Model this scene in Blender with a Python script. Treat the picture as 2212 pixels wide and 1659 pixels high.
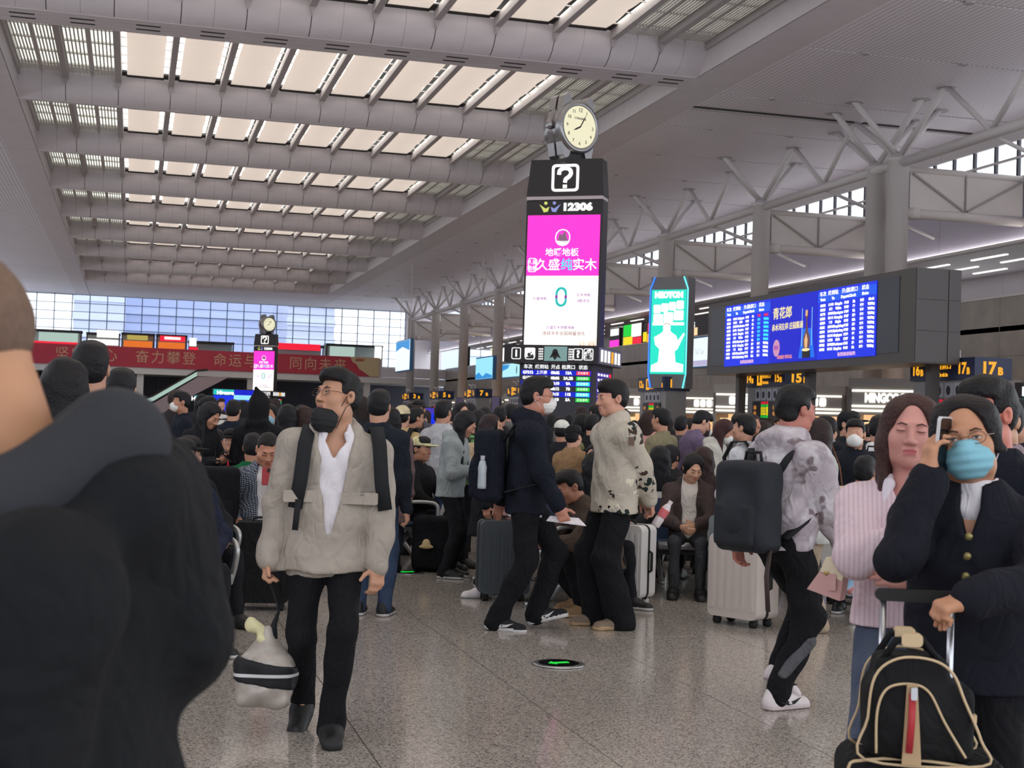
import bpy, math, random
import numpy as np
from mathutils import Vector, Matrix
random.seed(7); RNG = np.random.default_rng(7)
for _o in list(bpy.data.objects): bpy.data.objects.remove(_o)
SC = bpy.context.scene; COL = SC.collection
PI = math.pi
# ------------------------------------------------------------------ camera
cam = bpy.data.cameras.new('camera'); cam.sensor_width = 36.0; cam.lens = 36.0 * 3030.0 / 2212.0
cam.clip_start = 0.05; cam.clip_end = 900
cam.dof.use_dof = True; cam.dof.focus_distance = 9.0; cam.dof.aperture_fstop = 9.0
camo = bpy.data.objects.new('camera', cam); COL.objects.link(camo)
AX = ((0.96464445, 0.03902418, 0.26064958), (-0.26148442, 0.01799497, 0.96503994), (0.03296952, -0.99907622, 0.02756296))
camo.matrix_world = Matrix(((AX[0][0], -AX[0][1], -AX[0][2], 0), (AX[1][0], -AX[1][1], -AX[1][2], 0),
                            (AX[2][0], -AX[2][1], -AX[2][2], 1.47), (0, 0, 0, 1)))
SC.camera = camo
# ------------------------------------------------------------------ overcast daylight, exposure
wd = bpy.data.worlds.new('overcast_sky'); SC.world = wd; wd.use_nodes = True
bg = wd.node_tree.nodes['Background']; bg.inputs[0].default_value = (0.88, 0.94, 1.0, 1); bg.inputs[1].default_value = 2.55
SC.view_settings.view_transform = 'Standard'; SC.view_settings.look = 'None'
SC.view_settings.exposure = 0.0; SC.view_settings.gamma = 1.0; SC.view_settings.use_curve_mapping = False
SC.cycles.use_denoising = True; SC.cycles.use_adaptive_sampling = True; SC.cycles.adaptive_threshold = .04; SC.cycles.use_light_tree = False
SC.cycles.max_bounces = 5; SC.cycles.diffuse_bounces = 3; SC.cycles.glossy_bounces = 3; SC.cycles.transmission_bounces = 4
SC.cycles.sample_clamp_indirect = 4.0; SC.cycles.caustics_reflective = False; SC.cycles.caustics_refractive = False
SKYLIGHT, BLIND, SCREEN = 4.2, 1.05, 1.0     # emission of the skylight panes, of the daylit roller blinds, of LED screens
# ------------------------------------------------------------------ materials
MATS = {}
def lin(c):
    return tuple((x / 12.92 if x <= .04045 else ((x + .055) / 1.055) ** 2.4) for x in c)
def rgb(r, g, b): return lin((r / 255, g / 255, b / 255))
def mat(name, col, rough=.6, metal=0., spec=.4, var=0., vscale=8., bump=0., bscale=60., emit=None, es=1., alpha=1., coat=0.):
    """procedural principled material; col in sRGB 0-255"""
    if name in MATS: return MATS[name]
    m = bpy.data.materials.new(name); MATS[name] = m; m.use_nodes = True
    nt = m.node_tree; b = nt.nodes['Principled BSDF']; L = nt.links.new
    c = rgb(*col); b.inputs['Base Color'].default_value = (*c, 1)
    b.inputs['Roughness'].default_value = rough; b.inputs['Metallic'].default_value = metal
    b.inputs['Specular IOR Level'].default_value = spec; b.inputs['Coat Weight'].default_value = coat
    if alpha < 1: b.inputs['Alpha'].default_value = alpha
    if var or bump:
        tc = nt.nodes.new('ShaderNodeTexCoord')
    if var:
        n = nt.nodes.new('ShaderNodeTexNoise'); n.inputs['Scale'].default_value = vscale; n.inputs['Detail'].default_value = 4
        L(tc.outputs['Object'], n.inputs['Vector'])
        r = nt.nodes.new('ShaderNodeValToRGB'); r.color_ramp.elements[0].position = .3; r.color_ramp.elements[1].position = .7
        r.color_ramp.elements[0].color = (*[x * (1 - var) for x in c], 1); r.color_ramp.elements[1].color = (*[min(1, x * (1 + var)) for x in c], 1)
        L(n.outputs['Fac'], r.inputs['Fac']); L(r.outputs['Color'], b.inputs['Base Color'])
    if bump:
        n2 = nt.nodes.new('ShaderNodeTexNoise'); n2.inputs['Scale'].default_value = bscale; n2.inputs['Detail'].default_value = 3
        L(tc.outputs['Object'], n2.inputs['Vector'])
        bp = nt.nodes.new('ShaderNodeBump'); bp.inputs['Strength'].default_value = bump; bp.inputs['Distance'].default_value = .02
        L(n2.outputs['Fac'], bp.inputs['Height']); L(bp.outputs['Normal'], b.inputs['Normal'])
    if emit is not None:
        b.inputs['Emission Color'].default_value = (*rgb(*emit), 1); b.inputs['Emission Strength'].default_value = es
    return m
def glow(name, col, es=1., big=False):
    """a light-giving surface: LED pixels, lamps, backlit letters"""
    if name in MATS: return MATS[name]
    m = mat(name, (12, 12, 12), .5, emit=col, es=es)
    if not big: m.cycles.emission_sampling = 'NONE'
    return m
def folds(m, strength=.45, scale=7.5):
    """soft creases in worn cloth, as relief"""
    N, L, b = nodes_of(m); tc = N.new('ShaderNodeTexCoord'); mp = N.new('ShaderNodeMapping'); mp.inputs['Scale'].default_value = (1.3, 1.3, .8); mp.inputs['Rotation'].default_value = (.5, .6, 0); L(tc.outputs['Object'], mp.inputs['Vector'])
    n = N.new('ShaderNodeTexNoise'); n.inputs['Scale'].default_value = scale; n.inputs['Detail'].default_value = 1.5; n.inputs['Distortion'].default_value = 1.8; L(mp.outputs['Vector'], n.inputs['Vector'])
    r = N.new('ShaderNodeMath'); r.operation = 'PINGPONG'; r.inputs[1].default_value = .28; L(n.outputs['Fac'], r.inputs[0])
    f = N.new('ShaderNodeTexNoise'); f.inputs['Scale'].default_value = 90; L(tc.outputs['Object'], f.inputs['Vector']); a = N.new('ShaderNodeMath'); a.operation = 'MULTIPLY_ADD'; a.inputs[1].default_value = .05; L(f.outputs['Fac'], a.inputs[0]); L(r.outputs[0], a.inputs[2])
    bp = N.new('ShaderNodeBump'); bp.inputs['Strength'].default_value = strength; bp.inputs['Distance'].default_value = .06; L(a.outputs[0], bp.inputs['Height']); L(bp.outputs['Normal'], b.inputs['Normal']); return m
def cloth(col, rough=.85, var=.12, bump=.25, key=None):
    k = key or 'cloth_%d_%d_%d' % tuple(col)
    if k in MATS: return MATS[k]
    return folds(mat(k, col, rough, spec=.2, var=var, vscale=14), .25 + bump)
def nodes_of(m): return m.node_tree.nodes, m.node_tree.links.new, m.node_tree.nodes['Principled BSDF']
def pattern(name, base, layers, rough=.85):
    """cloth with print: layers = (colour, kind, params)"""
    if name in MATS: return MATS[name]
    m = mat(name, base, rough, spec=.2); N, L, b = nodes_of(m)
    tc = N.new('ShaderNodeTexCoord'); cur = None
    for (col, kind, sc, lo, hi, off) in layers:
        mp = N.new('ShaderNodeMapping'); mp.inputs['Location'].default_value = off; L(tc.outputs['Object'], mp.inputs['Vector'])
        if kind == 'noise':
            t = N.new('ShaderNodeTexNoise'); t.inputs['Scale'].default_value = sc; t.inputs['Detail'].default_value = 2; out = t.outputs['Fac']
        elif kind == 'check':
            t = N.new('ShaderNodeTexChecker'); t.inputs['Scale'].default_value = sc; mp.inputs['Rotation'].default_value = (.0, .785, .0); out = t.outputs['Fac']
        elif kind == 'wave':
            t = N.new('ShaderNodeTexWave'); t.inputs['Scale'].default_value = sc; t.bands_direction = 'Z'; out = t.outputs['Fac']
        elif kind == 'wavex':
            t = N.new('ShaderNodeTexWave'); t.inputs['Scale'].default_value = sc; t.bands_direction = 'X'; out = t.outputs['Fac']
        else:
            t = N.new('ShaderNodeTexVoronoi'); t.inputs['Scale'].default_value = sc; out = t.outputs['Distance']
        L(mp.outputs['Vector'], t.inputs['Vector'])
        r = N.new('ShaderNodeMapRange'); r.inputs['From Min'].default_value = lo; r.inputs['From Max'].default_value = hi; L(out, r.inputs['Value'])
        mx = N.new('ShaderNodeMix'); mx.data_type = 'RGBA'; L(r.outputs['Result'], mx.inputs['Factor'])
        if cur is None: mx.inputs['A'].default_value = (*rgb(*base), 1)
        else: L(cur, mx.inputs['A'])
        mx.inputs['B'].default_value = (*rgb(*col), 1); cur = mx.outputs['Result']
    L(cur, b.inputs['Base Color'])
    return folds(m) if rough > .7 else m
# ------------------------------------------------------------------ mesh helpers
def mesh_of(name, V, F, mats, fm=None, smooth=False):
    me = bpy.data.meshes.new(name); me.from_pydata([tuple(v) for v in V], [], F)
    for m in (mats if isinstance(mats, (list, tuple)) else [mats]): me.materials.append(m)
    if fm is not None: me.polygons.foreach_set('material_index', np.asarray(fm, np.int32))
    if smooth: me.polygons.foreach_set('use_smooth', np.ones(len(F), bool))
    me.update(); return me
def link(name, data, parent=None, loc=None, rot=None):
    o = bpy.data.objects.new(name, data); COL.objects.link(o)
    if parent is not None: o.parent = parent
    if loc is not None: o.location = loc
    if rot is not None: o.rotation_euler = rot
    return o
def tag(o, label=None, cat=None, group=None, kind=None):
    if label: o['label'] = label
    if cat: o['category'] = cat
    if group: o['group'] = group
    if kind: o['kind'] = kind
    return o
def thing(name, label, cat, loc=(0, 0, 0), rz=0., group=None):
    return tag(link(name, None, None, loc, (0, 0, rz)), label, cat, group)
def struct(name, data=None, loc=None): return tag(link(name, data, None, loc), kind='structure')
class MB:
    def __init__(s): s.v = []; s.f = []; s.m = []
    def add(s, V, F, mi=0):
        b = len(s.v); s.v += [tuple(v) for v in V]; s.f += [tuple(i + b for i in q) for q in F]; s.m += [mi] * len(F); return s
    def box(s, x0, x1, y0, y1, z0, z1, mi=0):
        return s.add([(x0, y0, z0), (x1, y0, z0), (x1, y1, z0), (x0, y1, z0), (x0, y0, z1), (x1, y0, z1), (x1, y1, z1), (x0, y1, z1)],
                     [(3, 2, 1, 0), (4, 5, 6, 7), (0, 1, 5, 4), (1, 2, 6, 5), (2, 3, 7, 6), (3, 0, 4, 7)], mi)
    def prism(s, poly, axis, a, b, mi=0):
        """poly: 2D loop; extruded along axis 'x','y','z' from a to b"""
        n = len(poly)
        P = {'x': lambda p, t: (t, p[0], p[1]), 'y': lambda p, t: (p[0], t, p[1]), 'z': lambda p, t: (p[0], p[1], t)}[axis]
        V = [P(p, a) for p in poly] + [P(p, b) for p in poly]
        F = [tuple(range(n))[::-1], tuple(range(n, 2 * n))] + [(i, (i + 1) % n, n + (i + 1) % n, n + i) for i in range(n)]
        return s.add(V, F, mi)
    def tube(s, pts, r, n=8, mi=0, cap=True):
        pts = [Vector(p) for p in pts]; R = r if isinstance(r, (list, tuple)) else [r] * len(pts); V = []; F = []
        up = None
        for i, p in enumerate(pts):
            d = (pts[min(i + 1, len(pts) - 1)] - pts[max(i - 1, 0)]).normalized()
            if up is None: up = d.orthogonal().normalized()
            u = (up - d * up.dot(d)); u = u.normalized() if u.length > 1e-6 else d.orthogonal().normalized(); up = u; w = d.cross(u)
            for k in range(n):
                a = 2 * PI * k / n; V.append(p + (u * math.cos(a) + w * math.sin(a)) * R[i])
        for i in range(len(pts) - 1):
            for k in range(n):
                F.append((i * n + k, i * n + (k + 1) % n, (i + 1) * n + (k + 1) % n, (i + 1) * n + k))
        if cap: F += [tuple(range(n))[::-1], tuple(range((len(pts) - 1) * n, len(pts) * n))]
        return s.add(V, F, mi)
    def lathe(s, prof, n=24, mi=0, cx=0, cy=0):
        V = []; F = []
        for (r, z) in prof:
            for k in range(n):
                a = 2 * PI * k / n; V.append((cx + r * math.cos(a), cy + r * math.sin(a), z))
        for i in range(len(prof) - 1):
            for k in range(n): F.append((i * n + k, i * n + (k + 1) % n, (i + 1) * n + (k + 1) % n, (i + 1) * n + k))
        F += [tuple(range(n))[::-1], tuple(range((len(prof) - 1) * n, len(prof) * n))]
        return s.add(V, F, mi)
    def rbox(s, x0, x1, y0, y1, z0, z1, r, axis='y', n=4, mi=0):
        """box with the edges along one axis rounded"""
        (a0, a1, b0, b1, c0, c1) = {'y': (x0, x1, z0, z1, y0, y1), 'x': (y0, y1, z0, z1, x0, x1), 'z': (x0, x1, y0, y1, z0, z1)}[axis]
        return s.prism(rrect(a0, a1, b0, b1, r, n), axis, c0, c1, mi)
    def mesh(s, name, mats, smooth=False): return mesh_of(name, s.v, s.f, mats, s.m, smooth)
    def build(s, name, mats, parent=None, smooth=False, loc=None, rot=None):
        return link(name, s.mesh(name, mats, smooth), parent, loc, rot)
def rrect(a0, a1, b0, b1, r, n=4):
    P = []
    for (cx, cy, t0) in ((a1 - r, b0 + r, -PI / 2), (a1 - r, b1 - r, 0), (a0 + r, b1 - r, PI / 2), (a0 + r, b0 + r, PI)):
        for i in range(n + 1):
            t = t0 + PI / 2 * i / n; P.append((cx + r * math.cos(t), cy + r * math.sin(t)))
    return P
def smooth_path(pts, n=6, closed=False):
    P = [np.array(q, float) for q in pts]; m = len(P); out = []
    for i in range(m if closed else m - 1):
        a, b, c, d = (P[(i + k) % m] if closed else P[min(max(i + k, 0), m - 1)] for k in (-1, 0, 1, 2))
        for k in range(n):
            t = k / n; out.append(tuple(.5 * (2 * b + (c - a) * t + (2 * a - 5 * b + 4 * c - d) * t * t + (3 * b - a - 3 * c + d) * t ** 3)))
    out.append(tuple(P[0] if closed else P[-1])); return out
TXT = {}
def text_mesh(body, mat_, size=1., extrude=.0, bold=0.):
    if any(ch > '\u2e80' for ch in body): bold = min(bold, size * .012)      # dense characters take little emboldening
    k = (body, mat_.name, size, extrude, bold)
    if k not in TXT:
        c = bpy.data.curves.new('lettering', 'FONT'); c.body = body; c.size = size; c.extrude = extrude; c.offset = bold
        c.align_x = 'CENTER'; c.align_y = 'CENTER'; c.resolution_u = 3
        o = bpy.data.objects.new('lettering', c); me = bpy.data.meshes.new_from_object(o)
        bpy.data.objects.remove(o); bpy.data.curves.remove(c); me.name = 'lettering'; me.materials.clear(); me.materials.append(mat_); TXT[k] = me
    return TXT[k]
def text(body, mat_, parent, loc, size, rz=0., bold=0., sx=1., name='lettering', tilt=PI / 2, extrude=.004):
    """flat lettering on an upright face whose outward normal is (sin rz, -cos rz)"""
    o = link(name, text_mesh(body, mat_, size, extrude, bold), parent, loc, (tilt, 0, rz)); o.scale = (sx, 1, 1); return o
# ================================================================== THE HALL
M_FLOOR = mat('terrazzo', (168, 160, 153), .22, spec=.5)
def _terrazzo():
    N, L, b = nodes_of(M_FLOOR); g = N.new('ShaderNodeNewGeometry')
    v = N.new('ShaderNodeTexVoronoi'); v.inputs['Scale'].default_value = 120; L(g.outputs['Position'], v.inputs['Vector'])
    bw = N.new('ShaderNodeRGBToBW'); L(v.outputs['Color'], bw.inputs['Color'])
    n = N.new('ShaderNodeTexNoise'); n.inputs['Scale'].default_value = .55; n.inputs['Detail'].default_value = 3; L(g.outputs['Position'], n.inputs['Vector'])
    r = N.new('ShaderNodeValToRGB'); E = r.color_ramp.elements
    E[0].position = .18; E[0].color = (*rgb(106, 100, 97), 1); E[1].position = .8; E[1].color = (*rgb(194, 184, 176), 1)
    for p, c in ((.32, (150, 141, 136)), (.6, (176, 167, 159))):
        e = E.new(p); e.color = (*rgb(*c), 1)
    L(bw.outputs['Val'], r.inputs['Fac'])
    mr = N.new('ShaderNodeMapRange'); mr.inputs['To Min'].default_value = .86; mr.inputs['To Max'].default_value = 1.1; L(n.outputs['Fac'], mr.inputs['Value'])
    mx = N.new('ShaderNodeMix'); mx.data_type = 'RGBA'; mx.blend_type = 'MULTIPLY'; mx.inputs['Factor'].default_value = 1
    L(r.outputs['Color'], mx.inputs['A']); L(mr.outputs['Result'], mx.inputs['B']); L(mx.outputs['Result'], b.inputs['Base Color'])
    rr = N.new('ShaderNodeMapRange'); rr.inputs['To Min'].default_value = .09; rr.inputs['To Max'].default_value = .17; L(n.outputs['Fac'], rr.inputs['Value']); L(rr.outputs['Result'], b.inputs['Roughness'])
_terrazzo()
M_GROUT = mat('grout', (92, 86, 82), .8)
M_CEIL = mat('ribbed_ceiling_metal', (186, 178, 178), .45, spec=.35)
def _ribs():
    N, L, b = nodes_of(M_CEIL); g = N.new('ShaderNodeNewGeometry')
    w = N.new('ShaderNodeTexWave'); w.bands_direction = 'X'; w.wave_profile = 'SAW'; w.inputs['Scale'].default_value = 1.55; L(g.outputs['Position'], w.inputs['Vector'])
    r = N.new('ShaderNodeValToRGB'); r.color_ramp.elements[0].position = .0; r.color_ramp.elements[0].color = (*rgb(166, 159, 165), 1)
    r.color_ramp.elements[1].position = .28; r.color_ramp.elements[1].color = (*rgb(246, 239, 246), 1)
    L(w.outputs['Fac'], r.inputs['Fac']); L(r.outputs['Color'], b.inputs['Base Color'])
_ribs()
M_PANEL = mat('beam_cladding', (226, 218, 222), .5, var=.03, vscale=1.5)
M_WHITE = mat('white_paint', (222, 217, 216), .45)
M_DARKGAP = mat('dark_gap', (46, 42, 44), .8)
M_RIB = mat('rib_grey', (190, 183, 184), .5)
M_STEEL = mat('painted_steel', (224, 218, 218), .4)
M_BLIND = mat('roller_blind', (222, 206, 198), .9, emit=(242, 228, 214), es=BLIND * .62)  # daylight through the fabric is put in as emission
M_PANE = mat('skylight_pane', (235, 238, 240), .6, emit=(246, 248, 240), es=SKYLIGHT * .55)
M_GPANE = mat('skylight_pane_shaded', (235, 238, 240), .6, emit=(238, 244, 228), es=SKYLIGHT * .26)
# ---- floor: slabs laid in rows, joints recessed
fl = struct('floor', MB().box(-20, 40, -25, 5, -.25, -.004).box(-20, 40, 5, 170, -.25, -.004).mesh('floor', [M_GROUT]))
slab = {}
TX0, TW, TY0, TL = -2.02, 1.03, 3.1, 2.06
for i in range(11):
    for j in range(7):
        x, y = TX0 + i * TW, TY0 + j * TL
        if 'm' not in slab: slab['m'] = MB().box(.0035, TW - .0035, .0035, TL - .0035, -.02, 0).mesh('floor_slab', [M_FLOOR])
        link('floor_slab', slab['m'], fl, (x, y, 0))
XE, YE = TX0 + 11 * TW, TY0 + 7 * TL
for (x0, x1, y0, y1) in ((-20, 40, -25, TY0), (-20, TX0, TY0, YE), (XE, 40, TY0, YE), (-20, 40, YE, 170)):
    MB().box(x0, x1, y0, y1, -.02, 0).build('floor_slab_field', [M_FLOOR], fl)
# ---- roof: coffered middle between two long girders
BX = [-5.1, -3.2] + [-1.07 + 2.13 * k for k in range(9)] + [17.8, 19.6]
BEAMS = [-12.7, -.4, 11.9, 24.2, 36.55, 48.8, 61.9, 74.1, 86.4, 98.7, 110.9, 123.2, 135.6, 148.2]
ZB, ZS = 14.4, 15.5
ce = struct('ceiling', MB().box(-20, 36, -25, 168, 16.6, 16.8).mesh('ceiling', [M_DARKGAP]))
prof = [(-1.0, ZS), (-.97, 15.22), (-.86, 14.96), (-.62, 14.66), (-.3, 14.465), (0, ZB)]
PC = {}
def beam_panel(w, dbl):
    k = (round(w, 3), dbl)
    if k not in PC:
        b = MB(); g = .014; P = prof if not dbl else [(p[0] - .9, p[1]) for p in prof]
        V = []; n = len(P)
        for x in (g, w / 2 - .004, w / 2 + .004, w - g): V += [(x, p[0], p[1]) for p in P]
        F = []
        for s in (0, 2):
            for i in range(n - 1): F.append((s * n + i, (s + 1) * n + i, (s + 1) * n + i + 1, s * n + i + 1))
        b.add(V, F); PC[k] = b.mesh('beam_panel', [M_PANEL], True)
    return PC[k]
for bi, yb in enumerate(BEAMS):
    dbl = abs(yb - 48.8) < .1; vis = yb > 30
    core = MB().prism([(p[0] + .02 - (.9 if dbl else 0), p[1] + .03) for p in prof] + [(.75 if dbl else .35, ZB + .03), (.9 if dbl else .5, ZS)], 'x', -5.1, 19.6, 0)
    bo = struct('trim_%d' % (bi + 1), core.mesh('roof_beam', [M_DARKGAP]), (0, yb, 0))
    for i in range(len(BX) - 1):
        link('beam_panel', beam_panel(BX[i + 1] - BX[i], dbl), bo, (BX[i], 0, 0))
    if dbl:
        for (a, c) in ((-.9, -.36), (-.30, .16), (.22, .75)):
            MB().box(-5.1, 19.6, a, c, ZB - .015, ZB + .03).build('soffit_strip', [M_PANEL], bo)
        for i in range(12):
            for a in (-.36, .16):
                MB().box(BX[i] + .7, BX[i] + 1.5, a - .04, a + .1, ZB - .022, ZB).build('vent_slot', [M_DARKGAP], bo)
    else:
        MB().box(-5.1, 19.6, 0, .35, ZB - .01, ZB + .03).build('soffit_strip', [M_PANEL], bo)
    MB().box(-5.1, 19.6, .35 if not dbl else .75, .38 if not dbl else .78, ZB, ZS).build('back_panel', [M_PANEL], bo)
    if vis:
        for i in range(1, len(BX) - 1):
            MB().prism([(-.11, ZS - .34), (.11, ZS - .34), (.0, ZS - .62)], 'y', -1.12 - (.9 if dbl else 0), -.92 - (.9 if dbl else 0)).build('rib_bracket', [M_RIB], bo, loc=(BX[i], 0, 0))
RC = {}
for bi in range(len(BEAMS) - 1):
    y0, y1 = BEAMS[bi] + (.78 if abs(BEAMS[bi] - 48.8) < .1 else .38), BEAMS[bi + 1] - 1.0 - (.9 if abs(BEAMS[bi + 1] - 48.8) < .1 else 0)
    near = y1 > 40
    sk = struct('window_%d' % (bi + 10)); sk.location = (0, y0, 0); Ln = y1 - y0
    for i in range(len(BX)):
        k = ('rib', round(Ln, 2))
        if k not in RC: RC[k] = MB().box(-.12, .12, 0, Ln, ZS - .34, ZS).mesh('skylight_rib', [M_RIB])
        link('skylight_rib', RC[k], sk, (BX[i], 0, 0))
    for i in range(len(BX) - 1):
        w = BX[i + 1] - BX[i]; blind = 2 <= i <= 9
        k = ('pane', round(w, 2), round(Ln, 2), blind)
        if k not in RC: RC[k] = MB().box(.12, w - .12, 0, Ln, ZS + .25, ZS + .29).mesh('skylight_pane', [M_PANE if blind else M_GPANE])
        link('skylight_pane', RC[k], sk, (BX[i], 0, 0))
        if blind:
            k = ('blind', round(Ln, 2))
            if k not in RC:
                n = 24; V = []; F = []; ya, yz = .55, Ln - .12
                for q in range(n + 1):
                    y = ya + (yz - ya) * q / n; t = (q % 6) / 6.0; z = ZS + .02 - .06 * math.sin(PI * t)
                    V += [(.33, y, z), (w - .33, y, z), (w - .33, y, z + .012), (.33, y, z + .012)]
                for q in range(n):
                    a = q * 4
                    for c in range(4): F.append((a + c, a + (c + 1) % 4, a + 4 + (c + 1) % 4, a + 4 + c))
                m = MB().add(V, F); RC[k] = m.mesh('roller_blind', [M_BLIND], True)
                bb = MB().box(.3, w - .3, Ln - .16, Ln - .05, ZS - .06, ZS + .03); bb.box(.12, .33, Ln - .75, Ln - .05, ZS - .02, ZS + .02).box(w - .33, w - .12, Ln - .75, Ln - .05, ZS - .02, ZS + .02)
                RC[('bar', round(Ln, 2))] = bb.mesh('blind_bar', [M_DARKGAP])
                cb = MB()
                for q in range(7): cb.box(.12, .33, 1.0 + q * 1.35, 1.06 + q * 1.35, ZS - .01, ZS + .03).box(w - .33, w - .12, 1.0 + q * 1.35, 1.06 + q * 1.35, ZS - .01, ZS + .03)
                RC[('cross', round(Ln, 2))] = cb.mesh('glazing_bar', [M_RIB])
            link('roller_blind', RC[k], sk, (BX[i], 0, 0)); link('blind_bar', RC[('bar', round(Ln, 2))], sk, (BX[i], 0, 0))
            if near: link('glazing_bar', RC[('cross', round(Ln, 2))], sk, (BX[i], 0, 0))
        elif near:
            k = ('grid', round(w, 2), round(Ln, 2))
            if k not in RC:
                g = MB(); n = 13
                for q in range(n + 1):
                    x = .14 + (w - .28) * q / n; g.box(x - .028, x + .028, 0, Ln, ZS - .06, ZS + .02)
                for q in range(6): y = .4 + q * (Ln - 1.5) / 5; g.box(.12, w - .12, y - .06, y + .06, ZS - .02, ZS + .06)
                g.box(w / 2 - .09, w / 2 + .09, 0, Ln, ZS - .04, ZS + .05)
                for q in range(5): y = Ln - .2 - q * .17; g.box(.12, w - .12, y - .045, y + .045, ZS - .08, ZS)
                RC[k] = g.mesh('louvre_grid', [M_WHITE])
            tag(link('louvre_grid', RC[k], sk, (BX[i], 0, 0)), kind='stuff')
# long girders: inner face, soffit
for nm, xi, xo in (('trim_31', -5.1, -6.6), ('trim_32', 19.6, 21.3)):
    s = 1 if xo > xi else -1
    g = struct(nm, MB().box(min(xi, xo) + .03, max(xi, xo) - .03, -25, 166.4, ZB + .05, 16.3).mesh('long_girder', [M_DARKGAP]))
    ys = [-25, 0, 24.2] + BEAMS[4:] + [166.4]
    for a, c in zip(ys[:-1], ys[1:]):
        MB().box(min(xi, xo) if s < 0 else xi, max(xi, xo) if s > 0 else xi, a + .01, c - .01, ZB, ZB + .04).build('girder_soffit', [M_PANEL], g)
        MB().box(xi - .02, xi + .02, a + .01, c - .01, ZB, 16.3).build('girder_face', [M_PANEL], g)
# ribbed side ceilings: panels between recessed cross joints, lamps in the joints
M_SPOT = glow('downlight_glass', (255, 250, 240), 1.6)
for nm, x0, x1 in (('trim_33', 21.3, 36.0), ('trim_34', -20, -6.6)):
    g = struct(nm, MB().box(x0, x1, -25, 168, ZB + .16, ZB + .2).mesh('ceiling_backing', [M_DARKGAP]))
    y = -25.
    yy = [-25, -13, -.4, 11.9, 24.2, 30.4] + [36.55 + 6.15 * k for k in range(3)] + [49.9 + 6.1 * k for k in range(20)]
    yy = sorted(set(q for q in yy if not 48.2 < q < 49.5)) + [168]
    for a, c in zip(yy[:-1], yy[1:]):
        MB().box(x0, x1, a + .07, c - .07, ZB + .01, ZB + .06).build('ceiling_panel', [M_CEIL], g)
    if x0 > 0:
        MB().box(21.3, 34, 52.2, 52.32, ZB - .03, ZB).build('joint_cover', [M_DARKGAP], g)
        MB().box(21.3, 34, 52.45, 52.6, ZB - .05, ZB).build('joint_cover', [M_RIB], g)
        for a in yy[5:26:1]:
            for x in (23.6, 27.4):
                MB().lathe([(.09, ZB - .03), (.16, ZB - .02), (.16, ZB + .02)], 10, 0, x, a).build('downlight', [M_RIB], g)
# last ceiling field before the glazed end wall
MB().box(-5.1, 19.6, 148.75, 166.4, ZB, ZB + .1).build('ceiling_panel', [M_PANEL], ce)
# ---- columns with branching struts
def strut_mesh(b, a, c, r=.13): b.tube([a, c], r, 10)
def make_column(nm, X, Y, label=None, dbl=False):
    co = struct(nm, MB().lathe([(.42, 0), (.42, 12.2), (.5, 12.22), (.5, 12.34), (.36, 12.36), (.3, 12.5)], 20).mesh('column', [M_STEEL], True), (X, Y, 0))
    s = 1 if X > 7 else -1
    for (dx, dy) in ((-2.0, 0), (1.75, 0), (-.1, -3.4), (-.1, 3.4)):
        b = MB(); b.tube([(0, 0, 12.38), (dx * s, dy, ZB + .05)], .125, 10); b.build('strut', [M_STEEL], co, True)
        MB().lathe([(.36, ZB - .03), (.36, ZB + .02)], 14, 0, dx * s, dy).build('strut_plate', [M_RIB], co)
    return co
CY = [49.1 + 12.4 * k for k in range(9)]
for k, y in enumerate(CY): make_column('trim_%d' % (41 + k), 28.7, y)
make_column('trim_50', 28.9, 51.1)
for k, y in enumerate(CY[1:]): make_column('trim_%d' % (51 + k), -14.2, y)
for k in range(9):
    y0 = CY[k] - 12.4; y1 = CY[k]; ym = (y0 + y1) / 2
    t = struct('trim_%d' % (61 + k)); t.location = (28.7, ym, 0); h = 6.2
    MB().tube([(0, -h, 12.15), (0, h, 12.15)], .19, 12).build('top_chord', [M_STEEL], t, True)
    for d in (-2.8, 2.8):
        MB().tube([(0, 0, 12.25), (-.1, d, ZB + .05)], .11, 10).build('strut', [M_STEEL], t, True)
    MB().tube([(0, 0, 12.1), (2.6, .6, 11.5), (5.6, 1.0, 11.9)], .07, 8).build('brace', [M_STEEL], t, True)
    MB().tube([(0, 0, 12.1), (5.5, 0, 10.3)], .08, 8).build('brace', [M_STEEL], t, True)
# ---- clad cross trusses from each column to the side wall
M_CLAD = mat('truss_cladding', (220, 212, 208), .55, var=.03, vscale=1.)
M_DIAG = mat('truss_diagonal', (172, 165, 160), .5)
for k, y in enumerate(CY):
    t = struct('trim_%d' % (71 + k)); t.location = (0, y, 0)
    for a, c in ((29.2, 31.65), (31.7, 34.3)): MB().box(a, c, -.06, .2, 10.4, 11.85).build('infill_panel', [M_CLAD], t)
    MB().tube([(28.7, 0, 11.95), (34.3, 0, 11.95)], .14, 10).build('top_rail', [M_CLAD], t, True)
    MB().tube([(29.0, -.05, 10.22), (34.3, -.05, 10.22)], .2, 12).build('bottom_rail', [M_CLAD], t, True)
    MB().lathe([(.2, 10.0), (.28, 10.02), (.28, 10.42), (.2, 10.44)], 12, 0, 29.4, -.02).build('rail_socket', [M_CLAD], t, True)
    for (a, c) in (((29.3, 11.8), (31.6, 10.45)), ((31.75, 10.45), (34.2, 11.8))):
        MB().tube([(a[0], -.1, a[1]), (c[0], -.1, c[1])], .055, 6).build('diagonal', [M_DIAG], t)
    MB().tube([(31.68, -.1, 10.4), (31.68, -.1, 11.9)], .035, 6).build('diagonal', [M_DIAG], t)
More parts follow.
